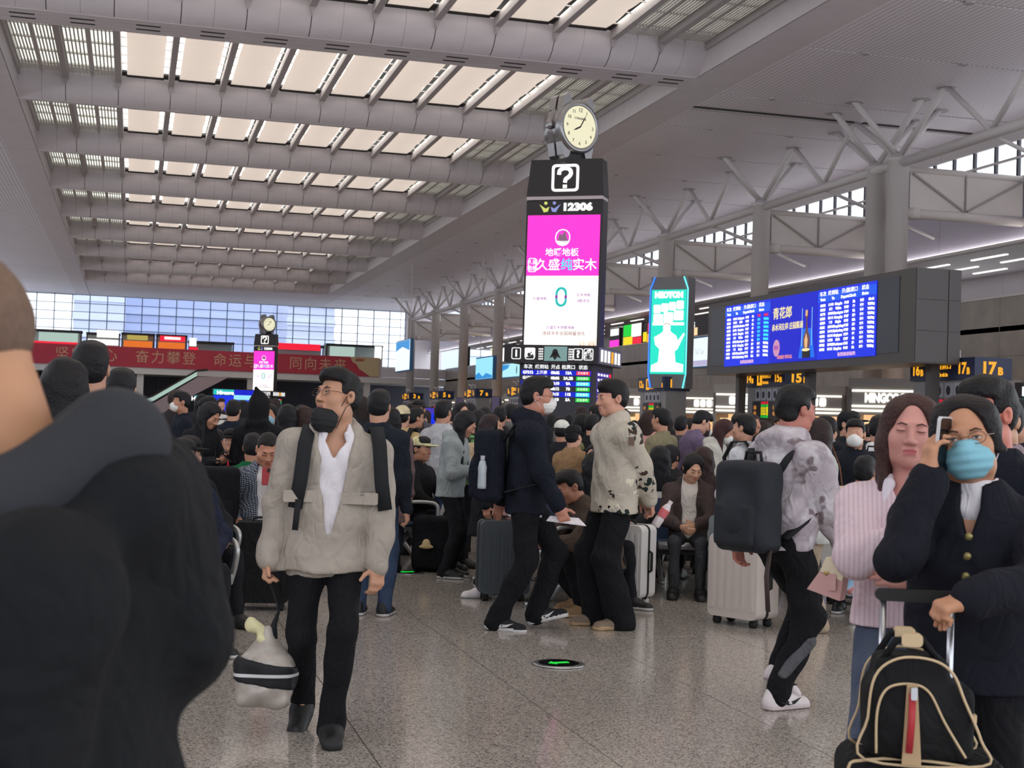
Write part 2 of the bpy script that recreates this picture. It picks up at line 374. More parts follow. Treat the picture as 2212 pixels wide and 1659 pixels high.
# ---- right side wall: clerestory glazing, panels, light cove, mezzanine, marble
M_GLASS = mat('clear_glass', (225, 238, 245), .05, alpha=.12, spec=.5)
M_FRAME = mat('window_frame_dark', (84, 84, 90), .5)
M_WALLP = mat('side_wall_panel', (196, 190, 206), .5)
M_COVE = glow('cove_light', (255, 250, 244), 5.0, True); M_STRIPL = glow('strip_light_white', (255, 250, 244), 1.5)
M_MARBLE = mat('veined_stone', (158, 150, 142), .35, var=.16, vscale=.9)
wr = struct('wall_right'); wr.location = (34.4, 0, 0)
for a in np.arange(18, 166, 6.2):
    MB().box(0, .2, a + .012, a + 6.188, 9.6, 12.1).build('wall_panel', [M_WALLP], wr)
    MB().box(0, .2, a + .012, a + 6.188, 13.75, 14.4).build('wall_panel', [M_WHITE], wr)
MB().box(-.14, .02, 18, 166, 9.5, 9.545).build('cove_lamp', [M_COVE], wr)
MB().box(-.3, .2, 18, 166, 9.4, 9.5).build('cove_ledge', [M_WHITE], wr)
cl = struct('window_2'); cl.location = (34.45, 0, 0)
for a in np.arange(31, 150, 1.55):
    MB().box(-.05, .08, a - .07, a + .07, 12.1, 13.75).build('mullion', [M_FRAME], cl)
for z in (12.1, 12.95, 13.7): MB().box(-.06, .06, 31, 150, z - .05, z + .05).build('transom', [M_STEEL], cl)
gp = MB().box(0, .012, .07, 1.48, 0, .8).mesh('pane', [M_GLASS])
for a in np.arange(40, 112, 1.55):
    for z in (12.13, 12.98): link('pane', gp, cl, (.02, a, z))
# mezzanine: slab, stone front, shops behind
mz = struct('wall_mezzanine_right'); mz.location = (33, 0, 0)
for a in np.arange(28, 150, 4.1):
    for (z0, z1) in ((0, 2.35), (2.37, 4.7), (4.72, 7.05)):
        MB().box(0, .3, a + .01, a + 4.09, z0, z1).build('stone_panel', [M_MARBLE], mz)
MB().box(-.05, 1.2, 28, 150, 7.05, 7.12).build('ledge', [M_WHITE], mz)
M_SOFF = mat('mezzanine_soffit', (204, 197, 201), .5)
ms = struct('wall_mezzanine_back'); ms.location = (40, 0, 0)
for a in np.arange(28, 150, 5.1): MB().box(0, .2, a + .01, a + 5.09, 5.9, 9.4).build('shop_wall_panel', [M_SOFF], ms)
MB().box(-7, 0, 28, 150, 5.7, 5.9).build('mezzanine_slab', [M_WHITE], ms)
MB().box(-5.6, 0, 28, 150, 9.35, 9.5).build('mezzanine_ceiling', [M_SOFF], ms)
for x in (-4.4, -2.9, -1.4):
    for a in np.arange(30, 148, 4.4): MB().box(x, x + .14, a, a + 2.6, 9.3, 9.36).build('strip_light', [M_STRIPL], ms)
# big pane window in the back wall at the right edge of the view
w3 = struct('window_3'); w3.location = (39.8, 0, 0)
M_DAY = glow('daylit_pane', (246, 252, 255), 1.5, True)
for i in range(6):
    for j in range(5):
        MB().box(0, .03, 55.0 + i * 1.5 + .09, 56.5 + i * 1.5 - .09, 3.2 + j * .95 + .1, 4.15 + j * .95 - .08).build('pane', [M_DAY], w3)
MB().box(.03, .1, 55, 64, 3.1, 8).build('window_frame', [M_SOFF], w3)
# ---- far end: glazed wall, panes in a grid
wf = struct('window_1'); wf.location = (0, 166.5, 0)
M_FG = mat('far_glass', (214, 230, 245), .06, alpha=.14, spec=.5)
NX, NZ, PW, PH = 25, 8, 1.92, .96
X0, Z0 = -16.6, 6.7
fp = MB().box(.04, PW - .04, 0, .02, .03, PH - .03).mesh('pane', [M_FG])
for i in range(NX):
    for j in range(NZ): link('pane', fp, wf, (X0 + i * PW, 0, Z0 + j * PH))
M_MUL = mat('far_mullion', (112, 130, 150), .5)
mu = MB().box(-.05, .05, -.1, .1, Z0, Z0 + NZ * PH + .1).mesh('mullion', [M_MUL])
for i in range(NX + 1): link('mullion', mu, wf, (X0 + i * PW, 0, 0))
for j in range(NZ + 1): MB().box(X0, X0 + NX * PW, -.06, .06, Z0 + j * PH - .035, Z0 + j * PH + .035).build('transom', [M_MUL], wf)
fw = struct('wall_far', MB().box(-20, 36, 166.6, 166.9, 0, 6.7).box(-20, X0, 166.6, 166.9, 6.7, 14.5).box(X0 + NX * PW, 36, 166.6, 166.9, 6.7, 14.5).mesh('wall_far', [M_SOFF]))
# far mezzanine with the banner front
M_FARDK = mat('far_dark_panel', (74, 76, 88), .6)
fm = struct('wall_mezzanine_far'); fm.location = (0, 150, 0)
MB().box(-19, 34, 0, 16, 5.25, 5.9).build('slab_edge', [M_WHITE], fm)
for a in np.arange(25.9, 33, 2.05): MB().box(a, a + 2.03, .02, .2, 5.95, 7.0).build('parapet_panel', [M_PANEL], fm)
MB().box(-19, 25.9, .05, .15, 5.9, 7.9).build('parapet_panel', [M_PANEL], fm)
for a in np.arange(-19, 34, 3.1): MB().box(a, a + 3.08, 9, 9.2, 0, 5.25).build('back_panel', [M_FARDK], fm)
for x in (.7, 12.0, 24.4): MB().box(x - .35, x + .35, .4, 1.0, 0, 5.25).build('pier', [M_WHITE], fm)
# left side wall; hall left open above and behind to let sky light in
wl = struct('wall_left', MB().box(-20.2, -20, -25, 168, 0, 9).mesh('wall_left', [M_SOFF]))
# ================================================================== SIGNS, SCREENS, GATES
M_BLK = mat('matt_black_panel', (40, 34, 38), .45)
M_GRYP = mat('grey_panel', (86, 82, 84), .5)
G_WHITE = glow('led_white', (255, 255, 255), 1.15 * SCREEN)
G_WHITE2 = glow('led_white_bright', (255, 252, 246), 1.25 * SCREEN)
G_PINK = glow('led_magenta', (255, 48, 196), 1.3 * SCREEN, True)
G_CYAN = glow('led_cyan', (60, 225, 245), 1.1 * SCREEN)
G_TEAL = glow('led_teal', (40, 205, 200), .9 * SCREEN)
G_PURP = glow('led_purple', (170, 60, 190), .8 * SCREEN)
G_ORAN = glow('led_amber', (255, 176, 40), 1.0 * SCREEN)
G_BLUE = glow('led_blue', (16, 48, 232), 1.0 * SCREEN)
G_BLUE2 = glow('led_deep_blue', (6, 26, 205), 1.0 * SCREEN)
G_BLUE3 = glow('led_header_blue', (24, 90, 240), 1.0 * SCREEN)
G_GREEN = glow('led_green', (16, 215, 60), 1.0 * SCREEN)
G_RED = glow('led_red', (245, 30, 60), 1.0 * SCREEN)
G_YEL = glow('led_yellow', (250, 225, 30), 1.0 * SCREEN)
G_WARM = glow('shop_warm_light', (255, 214, 160), 1.1)
G_CREAM = glow('dial_cream', (246, 240, 205), .95)
G_SKYB = glow('led_sky_blue', (150, 222, 250), 1.1)
def plate(parent, name, x0, x1, z0, z1, y, m, t=.02): return MB().box(x0, x1, y - t, y, z0, z1).build(name, [m], parent)
def ring_plate(parent, name, x0, x1, z0, z1, y, w, m, r=.05, t=.012):
    o = rrect(x0, x1, z0, z1, r, 3); i = rrect(x0 + w, x1 - w, z0 + w, z1 - w, max(r - w * .6, .005), 3); n = len(o)
    V = [(p[0], y - t, p[1]) for p in o] + [(p[0], y - t, p[1]) for p in i] + [(p[0], y, p[1]) for p in o] + [(p[0], y, p[1]) for p in i]
    F = []
    for k in range(n):
        q = (k + 1) % n; F += [(k, q, n + q, n + k), (2 * n + k, 3 * n + k, 3 * n + q, 2 * n + q), (k, 2 * n + k, 2 * n + q, q), (n + k, n + q, 3 * n + q, 3 * n + k)]
    return MB().add(V, F).build(name, [m], parent)
def disc(parent, name, cx, cz, rx, rz, y, m, n=24, t=.015):
    return MB().prism([(cx + rx * math.cos(2 * PI * k / n), cz + rz * math.sin(2 * PI * k / n)) for k in range(n)], 'y', y - t, y).build(name, [m], parent)
def shape(parent, name, pts, y, m, t=.015):
    return MB().prism(pts, 'y', y - t, y).build(name, [m], parent)
def lines(parent, rows, x, ztop, dz, size, y, m, rz=0., bold=.012, sx=1.):
    for k, s in enumerate(rows):
        if s: text(s, m, parent, (x, y, ztop - k * dz), size, 0, bold, sx)
# ---------------------------------------------------------------- information tower
def info_tower(loc, label, detail=True):
    t = thing('information_tower', label, 'tower', loc, math.radians(-33))
    MB().rbox(-1.08, 1.08, 0, .55, 3.4, 7.5, .04, 'z').build('tower_body', [M_BLK], t)
    MB().add([(-1.08, 0, 7.62), (1.08, 0, 7.62), (1.08, .6, 7.62), (-1.08, .6, 7.62), (-.98, .03, 8.62), (1.0, .03, 8.62), (1.0, .57, 8.62), (-.98, .57, 8.62)],
             [(3, 2, 1, 0), (4, 5, 6, 7), (0, 1, 5, 4), (1, 2, 6, 5), (2, 3, 7, 6), (3, 0, 4, 7)]).build('query_box', [M_BLK], t)
    MB().box(-1.06, 1.06, -.02, .56, 7.52, 7.61).build('light_band', [mat('pale_band', (190, 178, 182), .4)], t)
    q = ring_plate(t, 'query_frame', -.38, .38, 7.74, 8.48, .015, .07, G_WHITE2, .1, .03)
    qp = smooth_path([(-.17, 8.2), (-.15, 8.31), (-.02, 8.37), (.12, 8.33), (.16, 8.22), (.1, 8.13), (.02, 8.07), (.0, 7.98)], 5); qm = MB()
    for a_, b_ in zip(qp[:-1], qp[1:]):
        d_ = np.array(b_) - np.array(a_); n_ = np.array([-d_[1], d_[0]]) / max(np.linalg.norm(d_), 1e-6) * .052; e_ = d_ * .35
        qm.prism([tuple(np.array(a_) - n_ - e_), tuple(np.array(b_) - n_ + e_), tuple(np.array(b_) + n_ + e_), tuple(np.array(a_) + n_ - e_)], 'y', -.035, -.005)
    qm.prism([(-.055, 7.83), (.055, 7.83), (.055, 7.92), (-.055, 7.92)], 'y', -.035, -.005); qm.build('question_mark', [G_WHITE2], t)
    text('12306', G_WHITE, t, (.36, -.012, 7.31), .27, 0, .018, 1.25)
    lg = MB()
    for (cx, m, s) in ((-.52, 0, -1), (-.28, 1, 1)):
        lg.prism([(cx + .045 * math.cos(a * .52), 7.43 + .045 * math.sin(a * .52)) for a in range(12)], 'y', -.016, -.004, m)
        lg.prism([(cx + s * .18, 7.4), (cx + s * .1, 7.28), (cx + s * .05, 7.18), (cx - s * .06, 7.2), (cx - s * .1, 7.33), (cx, 7.28)], 'y', -.016, -.004, m)
    lg.build('railway_logo', [glow('logo_yellow', (225, 230, 120), .9), glow('logo_violet', (150, 160, 225), .9)], t)
    sc = plate(t, 'screen_top', -1.01, 1.01, 5.46, 7.1, 0, G_PINK)
    plate(t, 'screen_bottom', -1.01, 1.01, 3.58, 5.46, 0, G_WHITE2)
    y = -.026
    ring_plate(t, 'ad_roundel', -.22, .2, 6.26, 6.72, y, .025, G_WHITE, .2)
    shape(t, 'ad_figure', [(-.14, 6.42), (-.1, 6.6), (-.02, 6.56), (.06, 6.68), (.1, 6.5), (.15, 6.38), (.02, 6.34)], y, glow('ad_figure_grey', (150, 110, 140), .8))
    shape(t, 'ad_ground', [(-.2, 6.4), (.18, 6.4), (.12, 6.3), (0, 6.26), (-.14, 6.3)], y, G_WHITE)
    text('地暖地板', G_WHITE, t, (-.02, y, 6.08), .235, 0, .016)
    text('久盛', G_WHITE, t, (-.84, y, 5.83), .15, 0, .012); text('地板', G_WHITE, t, (-.84, y, 5.66), .15, 0, .012)
    ring_plate(t, 'ad_box', -.95, -.73, 5.56, 5.94, y, .02, G_WHITE, .04)
    text('久盛', G_WHITE, t, (-.4, y, 5.74), .34, 0, .03); text('纯', G_CYAN, t, (.12, y, 5.74), .34, 0, .022); text('实木', G_WHITE, t, (.62, y, 5.74), .34, 0, .03)
    ring_plate(t, 'ad_zero', -.16, .16, 4.62, 5.16, y, .06, G_TEAL, .16)
    for x in (-.13, .13): disc(t, 'ad_dot', x, 4.89, .035, .05, y - .012, G_PURP, 10)
    text('久盛地板', G_PURP, t, (-.6, y, 4.84), .1); text('实木地板', G_PURP, t, (.62, y, 4.94), .1); text('0醛添加', G_PURP, t, (.62, y, 4.78), .1)
    text('久盛实木地暖地板', G_PURP, t, (0, y, 4.06), .1); text('连续多年全国销量领先', glow('ad_brown', (170, 80, 90), .7), t, (.1, y, 3.9), .12)
    wheat = MB(); rr = random.Random(3)
    for k in range(26):
        x = .55 + rr.random() * .45; h = .12 + rr.random() * .4 * (x - .4); wheat.add([(x, y, 3.59), (x + .012, y, 3.59), (x + .03 * (rr.random() - .3), y, 3.59 + h)], [(0, 1, 2)])
    tag(wheat.build('ad_wheat', [glow('ad_wheat_orange', (250, 190, 140), .95)], t), kind='stuff')
    # sign ring
    MB().box(-1.32, 1.2, -.75, 2.1, 3.08, 3.55).build('sign_ring', [M_BLK], t)
    MB().box(1.2, 1.23, -.5, 2.0, 3.1, 3.53).build('ring_side_panel', [mat('ring_side_grey', (120, 118, 128), .4)], t)
    yr = -.757
    for (cx, g) in ((-.98, 'i'), (-.6, '♿'), (.72, '?'), (1.0, '☕')):
        ring_plate(t, 'icon_frame', cx - .13, cx + .13, 3.16, 3.47, yr, .02, G_WHITE, .04)
        text(g, G_WHITE, t, (cx, yr - .004, 3.315), .26, 0, .012, name='icon')
    plate(t, 'ring_screen', -.2, .42, 3.13, 3.51, yr + .004, glow('ring_screen_grey', (140, 178, 176), .75))
    disc(t, 'screen_silhouette', .1, 3.36, .075, .09, yr - .018, M_BLK, 12); shape(t, 'screen_silhouette', [(-.05, 3.2), (.03, 3.36), (.17, 3.36), (.26, 3.2), (.16, 3.24), (.1, 3.15), (.03, 3.24)], yr - .018, M_BLK)
    for cx in (-.3, .52):
        for k in range(5):
            for r in range(3): plate(t, 'ring_pixel', cx - .06 + r * .045, cx - .03 + r * .045, 3.16 + k * .065, 3.2 + k * .065, yr, G_WHITE, .008)
    for k in range(6): MB().box(1.232, 1.24, -.35 + k * .38, -.12 + k * .38, 3.16, 3.47).build('side_icon', [G_WHITE if k != 3 else G_ORAN], t)
    # departure list under the ring, both faces
    MB().box(-.98, 1.05, -.42, 1.75, 0, 3.08).build('kiosk_base', [mat('kiosk_dark', (58, 58, 68), .5)], t)
    yb = -.425
    for x, s in ((-.74, '车次'), (-.36, '终到站'), (.02, '开点'), (.38, '检票口'), (.78, '状态')): text(s, G_WHITE, t, (x, yb, 2.98), .125, 0, .006)
    rows = (('G7312', '上海南', '08:02', '13A', 2), ('G1509', '南京南', '08:06', '2A,2B', 0), ('G7365', '杭州东', '08:10', '9A', 1), ('G7352', '合肥南', '08:12', '7B', 0), ('G1741', '武汉', '08:15', '11B', 1), ('D3202', '温州南', '08:18', '5A', 0))
    for k, r in enumerate(rows):
        z = 2.83 - k * .142
        if k % 2 == 0: plate(t, 'list_row', -.93, 1.0, z - .066, z + .066, yb + .004, G_BLUE2, .006)
        for x, s in zip((-.74, -.36, .02, .38), r[:4]): text(s, G_WHITE, t, (x, yb - .006, z), .105, 0, .006)
        plate(t, 'status_bar', .6, .97, z - .05, z + .05, yb - .004, (G_GREEN, G_CYAN, G_RED)[r[4]], .006)
        text('正在候车', G_WHITE, t, (.785, yb - .012, z), .075)
        MB().box(1.052, 1.056, .0, 1.3, z - .06, z + .06).build('side_list_row', [glow('led_violet', (80, 60, 190), .8)], t)
        MB().box(1.057, 1.062, 1.32, 1.55, z - .055, z + .055).build('side_status', [(G_GREEN, G_CYAN, G_RED)[r[4]]], t)
        for q in range(4): MB().box(1.057, 1.062, .08 + q * .31, .26 + q * .31, z - .03, z + .03).build('side_text', [G_WHITE], t)
    MB().box(1.052, 1.06, .5, 1.3, 1.75, 1.95).build('side_notice', [G_BLUE3], t)
    MB().box(1.052, 1.06, .45, 1.35, 1.6, 1.72).build('side_notice', [glow('led_lilac', (215, 190, 240), .9)], t)
    # watch-shaped clock on top; the dial faces along local direction turned by +57 degrees
    st = mat('brushed_case', (150, 148, 150), .3, metal=.85, bump=.1, bscale=8); ck = link('clock', None, t, (.05, .3, 9.5), (0, 0, math.radians(33 + 23)))
    M = MB(); n = 36
    def ringprof(b, prof, mi=0):
        V = []; F = []
        for (r, y) in prof:
            for k in range(n): a = 2 * PI * k / n; V.append((r * math.cos(a), y, r * math.sin(a)))
        for i in range(len(prof) - 1):
            for k in range(n): F.append((i * n + k, i * n + (k + 1) % n, (i + 1) * n + (k + 1) % n, (i + 1) * n + k))
        F.append(tuple(range((len(prof) - 1) * n, len(prof) * n))[::-1]); F.append(tuple(range(n))); b.add(V, F, mi)
    ringprof(M, [(.5, .4), (.7, .36), (.72, .08), (.69, .05), (.69, .0), (.72, -.03), (.72, -.3), (.66, -.36), (.585, -.36), (.56, -.32)])
    M.build('case', [st], ck, True)
    disc(ck, 'dial', 0, 0, .565, .565, -.33, G_CREAM, 36)
    for k in range(1, 13):
        a = PI / 2 - k * PI / 6
        if k != 2: text(str(k), M_DARKGAP, ck, (.45 * math.cos(a), -.352, .45 * math.sin(a)), .13 if k != 12 else .15, name='numeral')
    text('LONGINES', M_DARKGAP, ck, (0, -.352, .22), .085)
    for (ang, L_, w) in ((PI / 2 - (8 + 5 / 60) * PI / 6, .28, .022), (PI / 2 - 5 * PI / 30, .4, .016)):
        c, s_ = math.cos(ang), math.sin(ang)
        shape(ck, 'clock_hand', [(-s_ * w, c * w), (c * L_ * .6 - s_ * w, s_ * L_ * .6 + c * w), (c * L_, s_ * L_), (c * L_ * .6 + s_ * w, s_ * L_ * .6 - c * w), (s_ * w, -c * w)], -.36, M_DARKGAP, .01)
    for sx in (-1, 1):
        for sz in (-1, 1):
            for (ya, yz) in ((-.28, -.02), (.06, .34)):
                MB().prism([(sx * .22, sz * .6), (sx * .3, sz * .82), (sx * .4, sz * .88), (sx * .5, sz * .8), (sx * .56, sz * .45), (sx * .4, sz * .5)][::1 if sx * sz > 0 else -1], 'y', ya, yz).build('lug', [st], ck)
    MB().tube([(-.7, .02, 0), (-.82, .02, 0), (-.84, .02, 0)], [.12, .12, .09], 14).build('crown', [st], ck, True)
    MB().tube([(.7, .02, 0), (.8, .02, 0)], [.12, .1], 14).build('crown', [st], ck, True)
    MB().box(-.4, .4, -.2, .3, -1.0, -.62).build('clock_foot', [M_BLK], ck)
    return t
info_tower((11.02, 36.0, 0), 'tall dark information tower with pink and white screen and watch clock, nearest one')
info_tower((11.15, 126.0, 0), 'small distant information tower with clock standing before the red banner')
# ---------------------------------------------------------------- large departure board
db = thing('departure_board', 'large slanted-sided blue train departure board above the ticket gates', 'display', (22.0, 44.4, 0), math.radians(-90))
M_CLADD = mat('board_cladding', (88, 84, 84), .5)
MB().box(-7.45, 7.85, .02, 1.55, 3.62, 6.42).build('housing', [M_CLADD], db)
for k in range(3):
    for (ya, yz) in ((.04, 1.1), (1.12, 1.54)): MB().box(7.85, 7.88, ya + .01, yz - .01, 3.66 + k * .92, 4.56 + k * .92).build('end_panel', [M_CLADD], db)
for x in (-6.9, -1.0, 6.9): MB().box(x - .15, x + .15, 1.1, 1.4, 0, 3.62).build('support_post', [M_CLADD], db)
for x0, x1 in ((-7.1, -5.75), (5.75, 7.0)): plate(db, 'blank_panel', x0, x1, 3.95, 6.25, .02, mat('blank_screen', (52, 54, 70), .35))
plate(db, 'screen', -5.7, -1.75, 3.9, 6.22, .0, G_BLUE); plate(db, 'screen', -1.75, 1.9, 3.9, 6.22, .0, G_BLUE2); plate(db, 'screen', 1.9, 5.7, 3.9, 6.22, .0, G_BLUE)
for (x0, x1, w) in ((-5.7, -1.75, 0), (1.9, 5.7, 1)):
    for k in range(2): plate(db, 'header_bar', x0, x1, 5.96 - k * .16, 6.1 - k * .16 + .02, -.02, G_BLUE3, .004)
    W = x1 - x0; cx = [x0 + W * f for f in (.09, .235, .375, .51, .635, .77, .92)]
    for x, a, b_ in ((cx[0], '车次', 'Train'), (cx[1] + .15, '终到站', 'To'), (cx[3] - .1, '开点', 'Departs'), (cx[4] - .1, '检票口', 'Check'), (cx[5] + .2, '状态', 'Status')):
        text(a, G_WHITE, db, (x, -.03, 6.06), .17, 0, .012, 1.35); text(b_, G_WHITE, db, (x, -.03, 5.88), .12, 0, .008, 1.35)
    tr = ['G7502', 'G1206', 'D3126', 'G7175', 'G1374', 'G7015', 'G1835', 'D2206', 'G7563', 'G1921', 'G7341']
    de = ['南京南', '合肥南', '温州南', '杭州东', '长沙南', '武汉', '昆明南', '重庆北', '宁波', '成都东', '徐州东']; to = ['Nanjingnan', 'Hefei', 'Wenzhounan', 'Hangzhou', 'Changsha', 'Wuhan', 'Kunmingnan', 'Chongqing', 'Ningbo', 'Chengdudong', 'Xuzhoudong']
    for k in range(11):
        z = 5.68 - k * .146; kk = (k + 4 * w) % 11
        st_ = (G_RED if k == 0 else G_CYAN if k < 7 else G_WHITE) if w == 0 else G_WHITE
        for x, s, m in ((cx[0], tr[kk], G_WHITE), (cx[1], de[kk], G_WHITE), (cx[2] - .02, to[kk], G_WHITE), (cx[3], '08:%02d' % (5 + 4 * k), G_WHITE), (cx[4], '%d%s' % (3 + kk, 'AB'[k % 2]), G_WHITE), (cx[5], '候车' if k else '检票', st_), (cx[6], 'Waiting' if k else 'Check', st_)):
            text(s, m, db, (x, -.026, z), .105, 0, .011, 1.18)
    text('祝您旅途愉快', glow('led_pale_pink', (250, 200, 235), .9), db, ((x0 + x1) / 2 + .1, -.026, 4.02), .14, 0, .012, 1.4)
gold = glow('ad_gold', (255, 236, 170), 1.0)
text('青花郎', gold, db, (-.75, -.03, 5.62), .44, 0, .03, 1.15); text('赤水河左岸 庄园酱酒', gold, db, (-.35, -.03, 5.14), .26, 0, .022, 1.0)
disc(db, 'ad_seal', -1.15, 4.42, .25, .3, -.024, glow('ad_seal_pink', (225, 160, 200), .85)); text('郎酒', G_PURP, db, (-1.15, -.042, 4.42), .18)
text('郎酒股份 荣誉出品', glow('ad_salmon', (245, 150, 150), .85), db, (-.5, -.03, 4.08), .14, 0, .01)
shape(db, 'ad_halo', [(.55, 4.0), (1.75, 4.0), (1.6, 4.5), (1.5, 5.0), (.8, 5.0), (.7, 4.5)], -.022, glow('ad_halo_blue', (20, 110, 240), 1.0), .004)
bt = [(.98, 4.28), (1.32, 4.28), (1.4, 4.5), (1.36, 4.72), (1.22, 4.92), (1.18, 5.3), (1.24, 5.42), (1.22, 5.62), (1.08, 5.62), (1.06, 5.42), (1.12, 5.3), (1.08, 4.92), (.94, 4.72), (.9, 4.5)]
shape(db, 'ad_bottle', bt, -.03, glow('ad_bottle_brown', (120, 76, 80), .8)); shape(db, 'ad_bottle_glint', [(1.08, 4.34), (1.22, 4.34), (1.26, 4.6), (1.15, 4.82), (1.04, 4.6)], -.048, glow('ad_bottle_amber', (240, 190, 140), .95))
shape(db, 'ad_bottle_glint', [(1.08, 5.42), (1.2, 5.42), (1.21, 5.62), (1.09, 5.62)], -.048, glow('ad_bottle_amber', (240, 190, 140), .95))
plate(db, 'ad_plinth', .88, 1.42, 4.0, 4.26, -.03, M_BLK); disc(db, 'ad_plinth_ring', 1.15, 4.27, .28, .05, -.05, gold, 20)
for x in (.78, 1.5): plate(db, 'ad_case_edge', x - .012, x + .012, 4.4, 5.7, -.026, G_SKYB, .006)
# ---------------------------------------------------------------- green advertising pillar
gp_ = thing('advertising_pillar', 'glowing turquoise advertising pillar with white figure and neon edges', 'display', (23.75, 60.6, 0), math.radians(-44))
MB().box(-.92, .92, .02, .9, 3.3, 8.45).build('pillar_body', [mat('pillar_grey', (134, 132, 136), .5)], gp_)
plate(gp_, 'screen', -.86, .86, 3.95, 7.85, .0, glow('led_turquoise', (36, 226, 200), 1.1))
text('NEOTON', G_WHITE2, gp_, (0, -.03, 7.6), .36, 0, .035, .9)
for (n_, z, h_) in ((4, 7.05, .4), (3, 6.58, .46)):
    for c_ in range(n_):
        w_ = 1.52 / n_; x_ = -.76 + w_ * c_; dz = .16 * (x_ + w_ / 2); MB().rbox(x_ + .015, x_ + w_ - .015, -.035, -.02, z + dz - h_ / 2, z + dz + h_ / 2, .06).build('ad_glyph', [G_WHITE2], gp_)
plate(gp_, 'ad_strap', -.78, .78, 6.2, 6.34, -.022, G_WHITE2, .004)
fig = [(-.8, 4.05), (-.78, 4.35), (-.45, 4.5), (-.4, 5.1), (-.62, 5.3), (-.68, 5.65), (-.3, 5.86), (-.2, 6.0), (-.22, 6.12), (.12, 6.12), (.1, 5.98), (.2, 5.86), (.42, 5.72), (.5, 5.5), (.78, 5.85), (.84, 5.8), (.5, 5.1), (.36, 5.0), (.42, 4.5), (.8, 4.4), (.8, 4.05)]
shape(gp_, 'ad_person', fig, -.022, G_WHITE2); disc(gp_, 'ad_person_head', -.05, 6.08, .19, .2, -.036, G_WHITE2, 16); disc(gp_, 'ad_person_hair', -.05, 6.2, .16, .1, -.034, glow('ad_hair_red', (170, 60, 50), .6), 14)
for s in (-1, 1):
    MB().tube([(s * .72, -.02, 8.45), (s * .93, -.02, 7.9), (s * .93, -.02, 3.95), (s * .8, -.02, 3.3)], .035, 8).build('neon_edge', [glow('neon_%s' % ('b' if s < 0 else 'c'), (60, 130, 255) if s < 0 else (110, 245, 250), 1.4)], gp_)
# ---------------------------------------------------------------- hanging light boxes on the right
def light_box(x, ya, yz, z0, z1, label, m, extra=None):
    t = thing('light_box', label, 'display', (x, (ya + yz) / 2, 0), math.radians(-90), 'hanging light boxes on the right'); h = abs(ya - yz) / 2
    MB().box(-h, h, .02, .3, z0 - .1, z1 + .1).build('box_frame', [mat('box_frame_blue', (70, 120, 170), .4)], t)
    plate(t, 'screen', -h + .06, h - .06, z0, z1, .01, m)
    if x < 30:
        for s in (-.7, .7): MB().tube([(h * s, .16, z1 + .05), (h * s, .16, ZB + .1)], .03, 6).build('hanger_rod', [M_STEEL], t)
    return t, h
t, h = light_box(22.0, 120.6, 114.2, 5.6, 8.1, 'upright white light box with blue top hanging by the far columns', glow('box_white', (232, 248, 255), 1.1)); shape(t, 'picture_sky', [(-h + .1, 8.08), (h - .1, 8.08), (h - .1, 7.2), (0, 7.6), (-h + .1, 7.3)], -.02, glow('box_blue', (40, 150, 225), .9), .01)
t, h = light_box(26.0, 107.4, 102.0, 4.78, 6.38, 'pale blue landscape light box left of the seventh gate column', G_SKYB); shape(t, 'picture_hills', [(-h + .1, 4.8), (h - .1, 4.8), (h - .1, 5.0), (.8, 5.2), (-.3, 4.95), (-1.5, 5.3), (-h + .1, 5.1)], -.02, glow('box_blue', (40, 150, 225), .9), .01)
t, h = light_box(26.0, 99.1, 93.6, 4.75, 5.68, 'wide pale blue light box just left of the information tower', glow('box_pale', (176, 235, 245), 1.05)); shape(t, 'picture_cloud', [(-h + .1, 5.65), (-h + .1, 5.2), (-1.2, 5.35), (-.6, 5.6)], -.02, glow('box_blue', (40, 150, 225), .9), .01); disc(t, 'picture_ship', 1.3, 5.2, .1, .3, -.02, M_BLK, 10)
t, h = light_box(32.9, 82.6, 77.2, 5.25, 6.95, 'large bright white advertising panel under the black restaurant fascia', glow('box_white', (232, 248, 255), 1.1)); plate(t, 'picture_band', -h + .06, h - .06, 5.27, 5.6, -.0, glow('box_lilac', (196, 190, 225), .9), .015)
text('TikTok', glow('box_greytext', (205, 208, 210), 1.0), t, (1.2, -.03, 6.1), .5); plate(t, 'picture_yellow', -2.3, -1.6, 5.8, 6.2, -.0, glow('box_yellow', (250, 245, 170), 1.0), .015)
# restaurant fascia on the mezzanine
mc = thing('restaurant_fascia', 'black restaurant fascia with white lettering above the bright white panel', 'sign', (32.9, 80.2, 0), math.radians(-90))
MB().box(-4, 4, 0, .1, 7.14, 8.3).build('fascia_board', [M_BLK], mc); text("McDonald's", G_WHITE, mc, (-1.0, -.01, 7.85), .72, 0, .02); plate(mc, 'lit_poster', .3, 1.1, 7.15, 7.62, .0, G_WARM)
# coloured shop signs along the mezzanine
def shop_sign(y0, y1, z0, z1, cells, label, x=35.0):
    t = thing('shop_sign', label, 'sign', (x, (y0 + y1) / 2, 0), math.radians(-90), 'lit shop signs along the mezzanine'); h = abs(y0 - y1) / 2
    MB().box(-h, h, .02, .25, z0, z1).build('sign_case', [M_BLK], t)
    for (a, b_, c, d, m) in cells: plate(t, 'sign_panel', -h + 2 * h * a, -h + 2 * h * b_, z0 + (z1 - z0) * c, z0 + (z1 - z0) * d, .015, m)
    return t
shop_sign(101.5, 99.2, 7.2, 8.9, [(.05, .95, .1, .45, G_PINK), (.1, .9, .65, .95, G_WHITE)], 'dark shop sign with pink and white characters right of the tower')
shop_sign(98.4, 94.4, 7.2, 9.0, [(.02, .45, .5, .97, G_GREEN), (.45, .95, .45, .97, G_WHITE2), (.02, .5, .05, .48, G_YEL), (.52, .98, .05, .42, G_RED)], 'green white yellow and red checkered shop sign right of the tower')
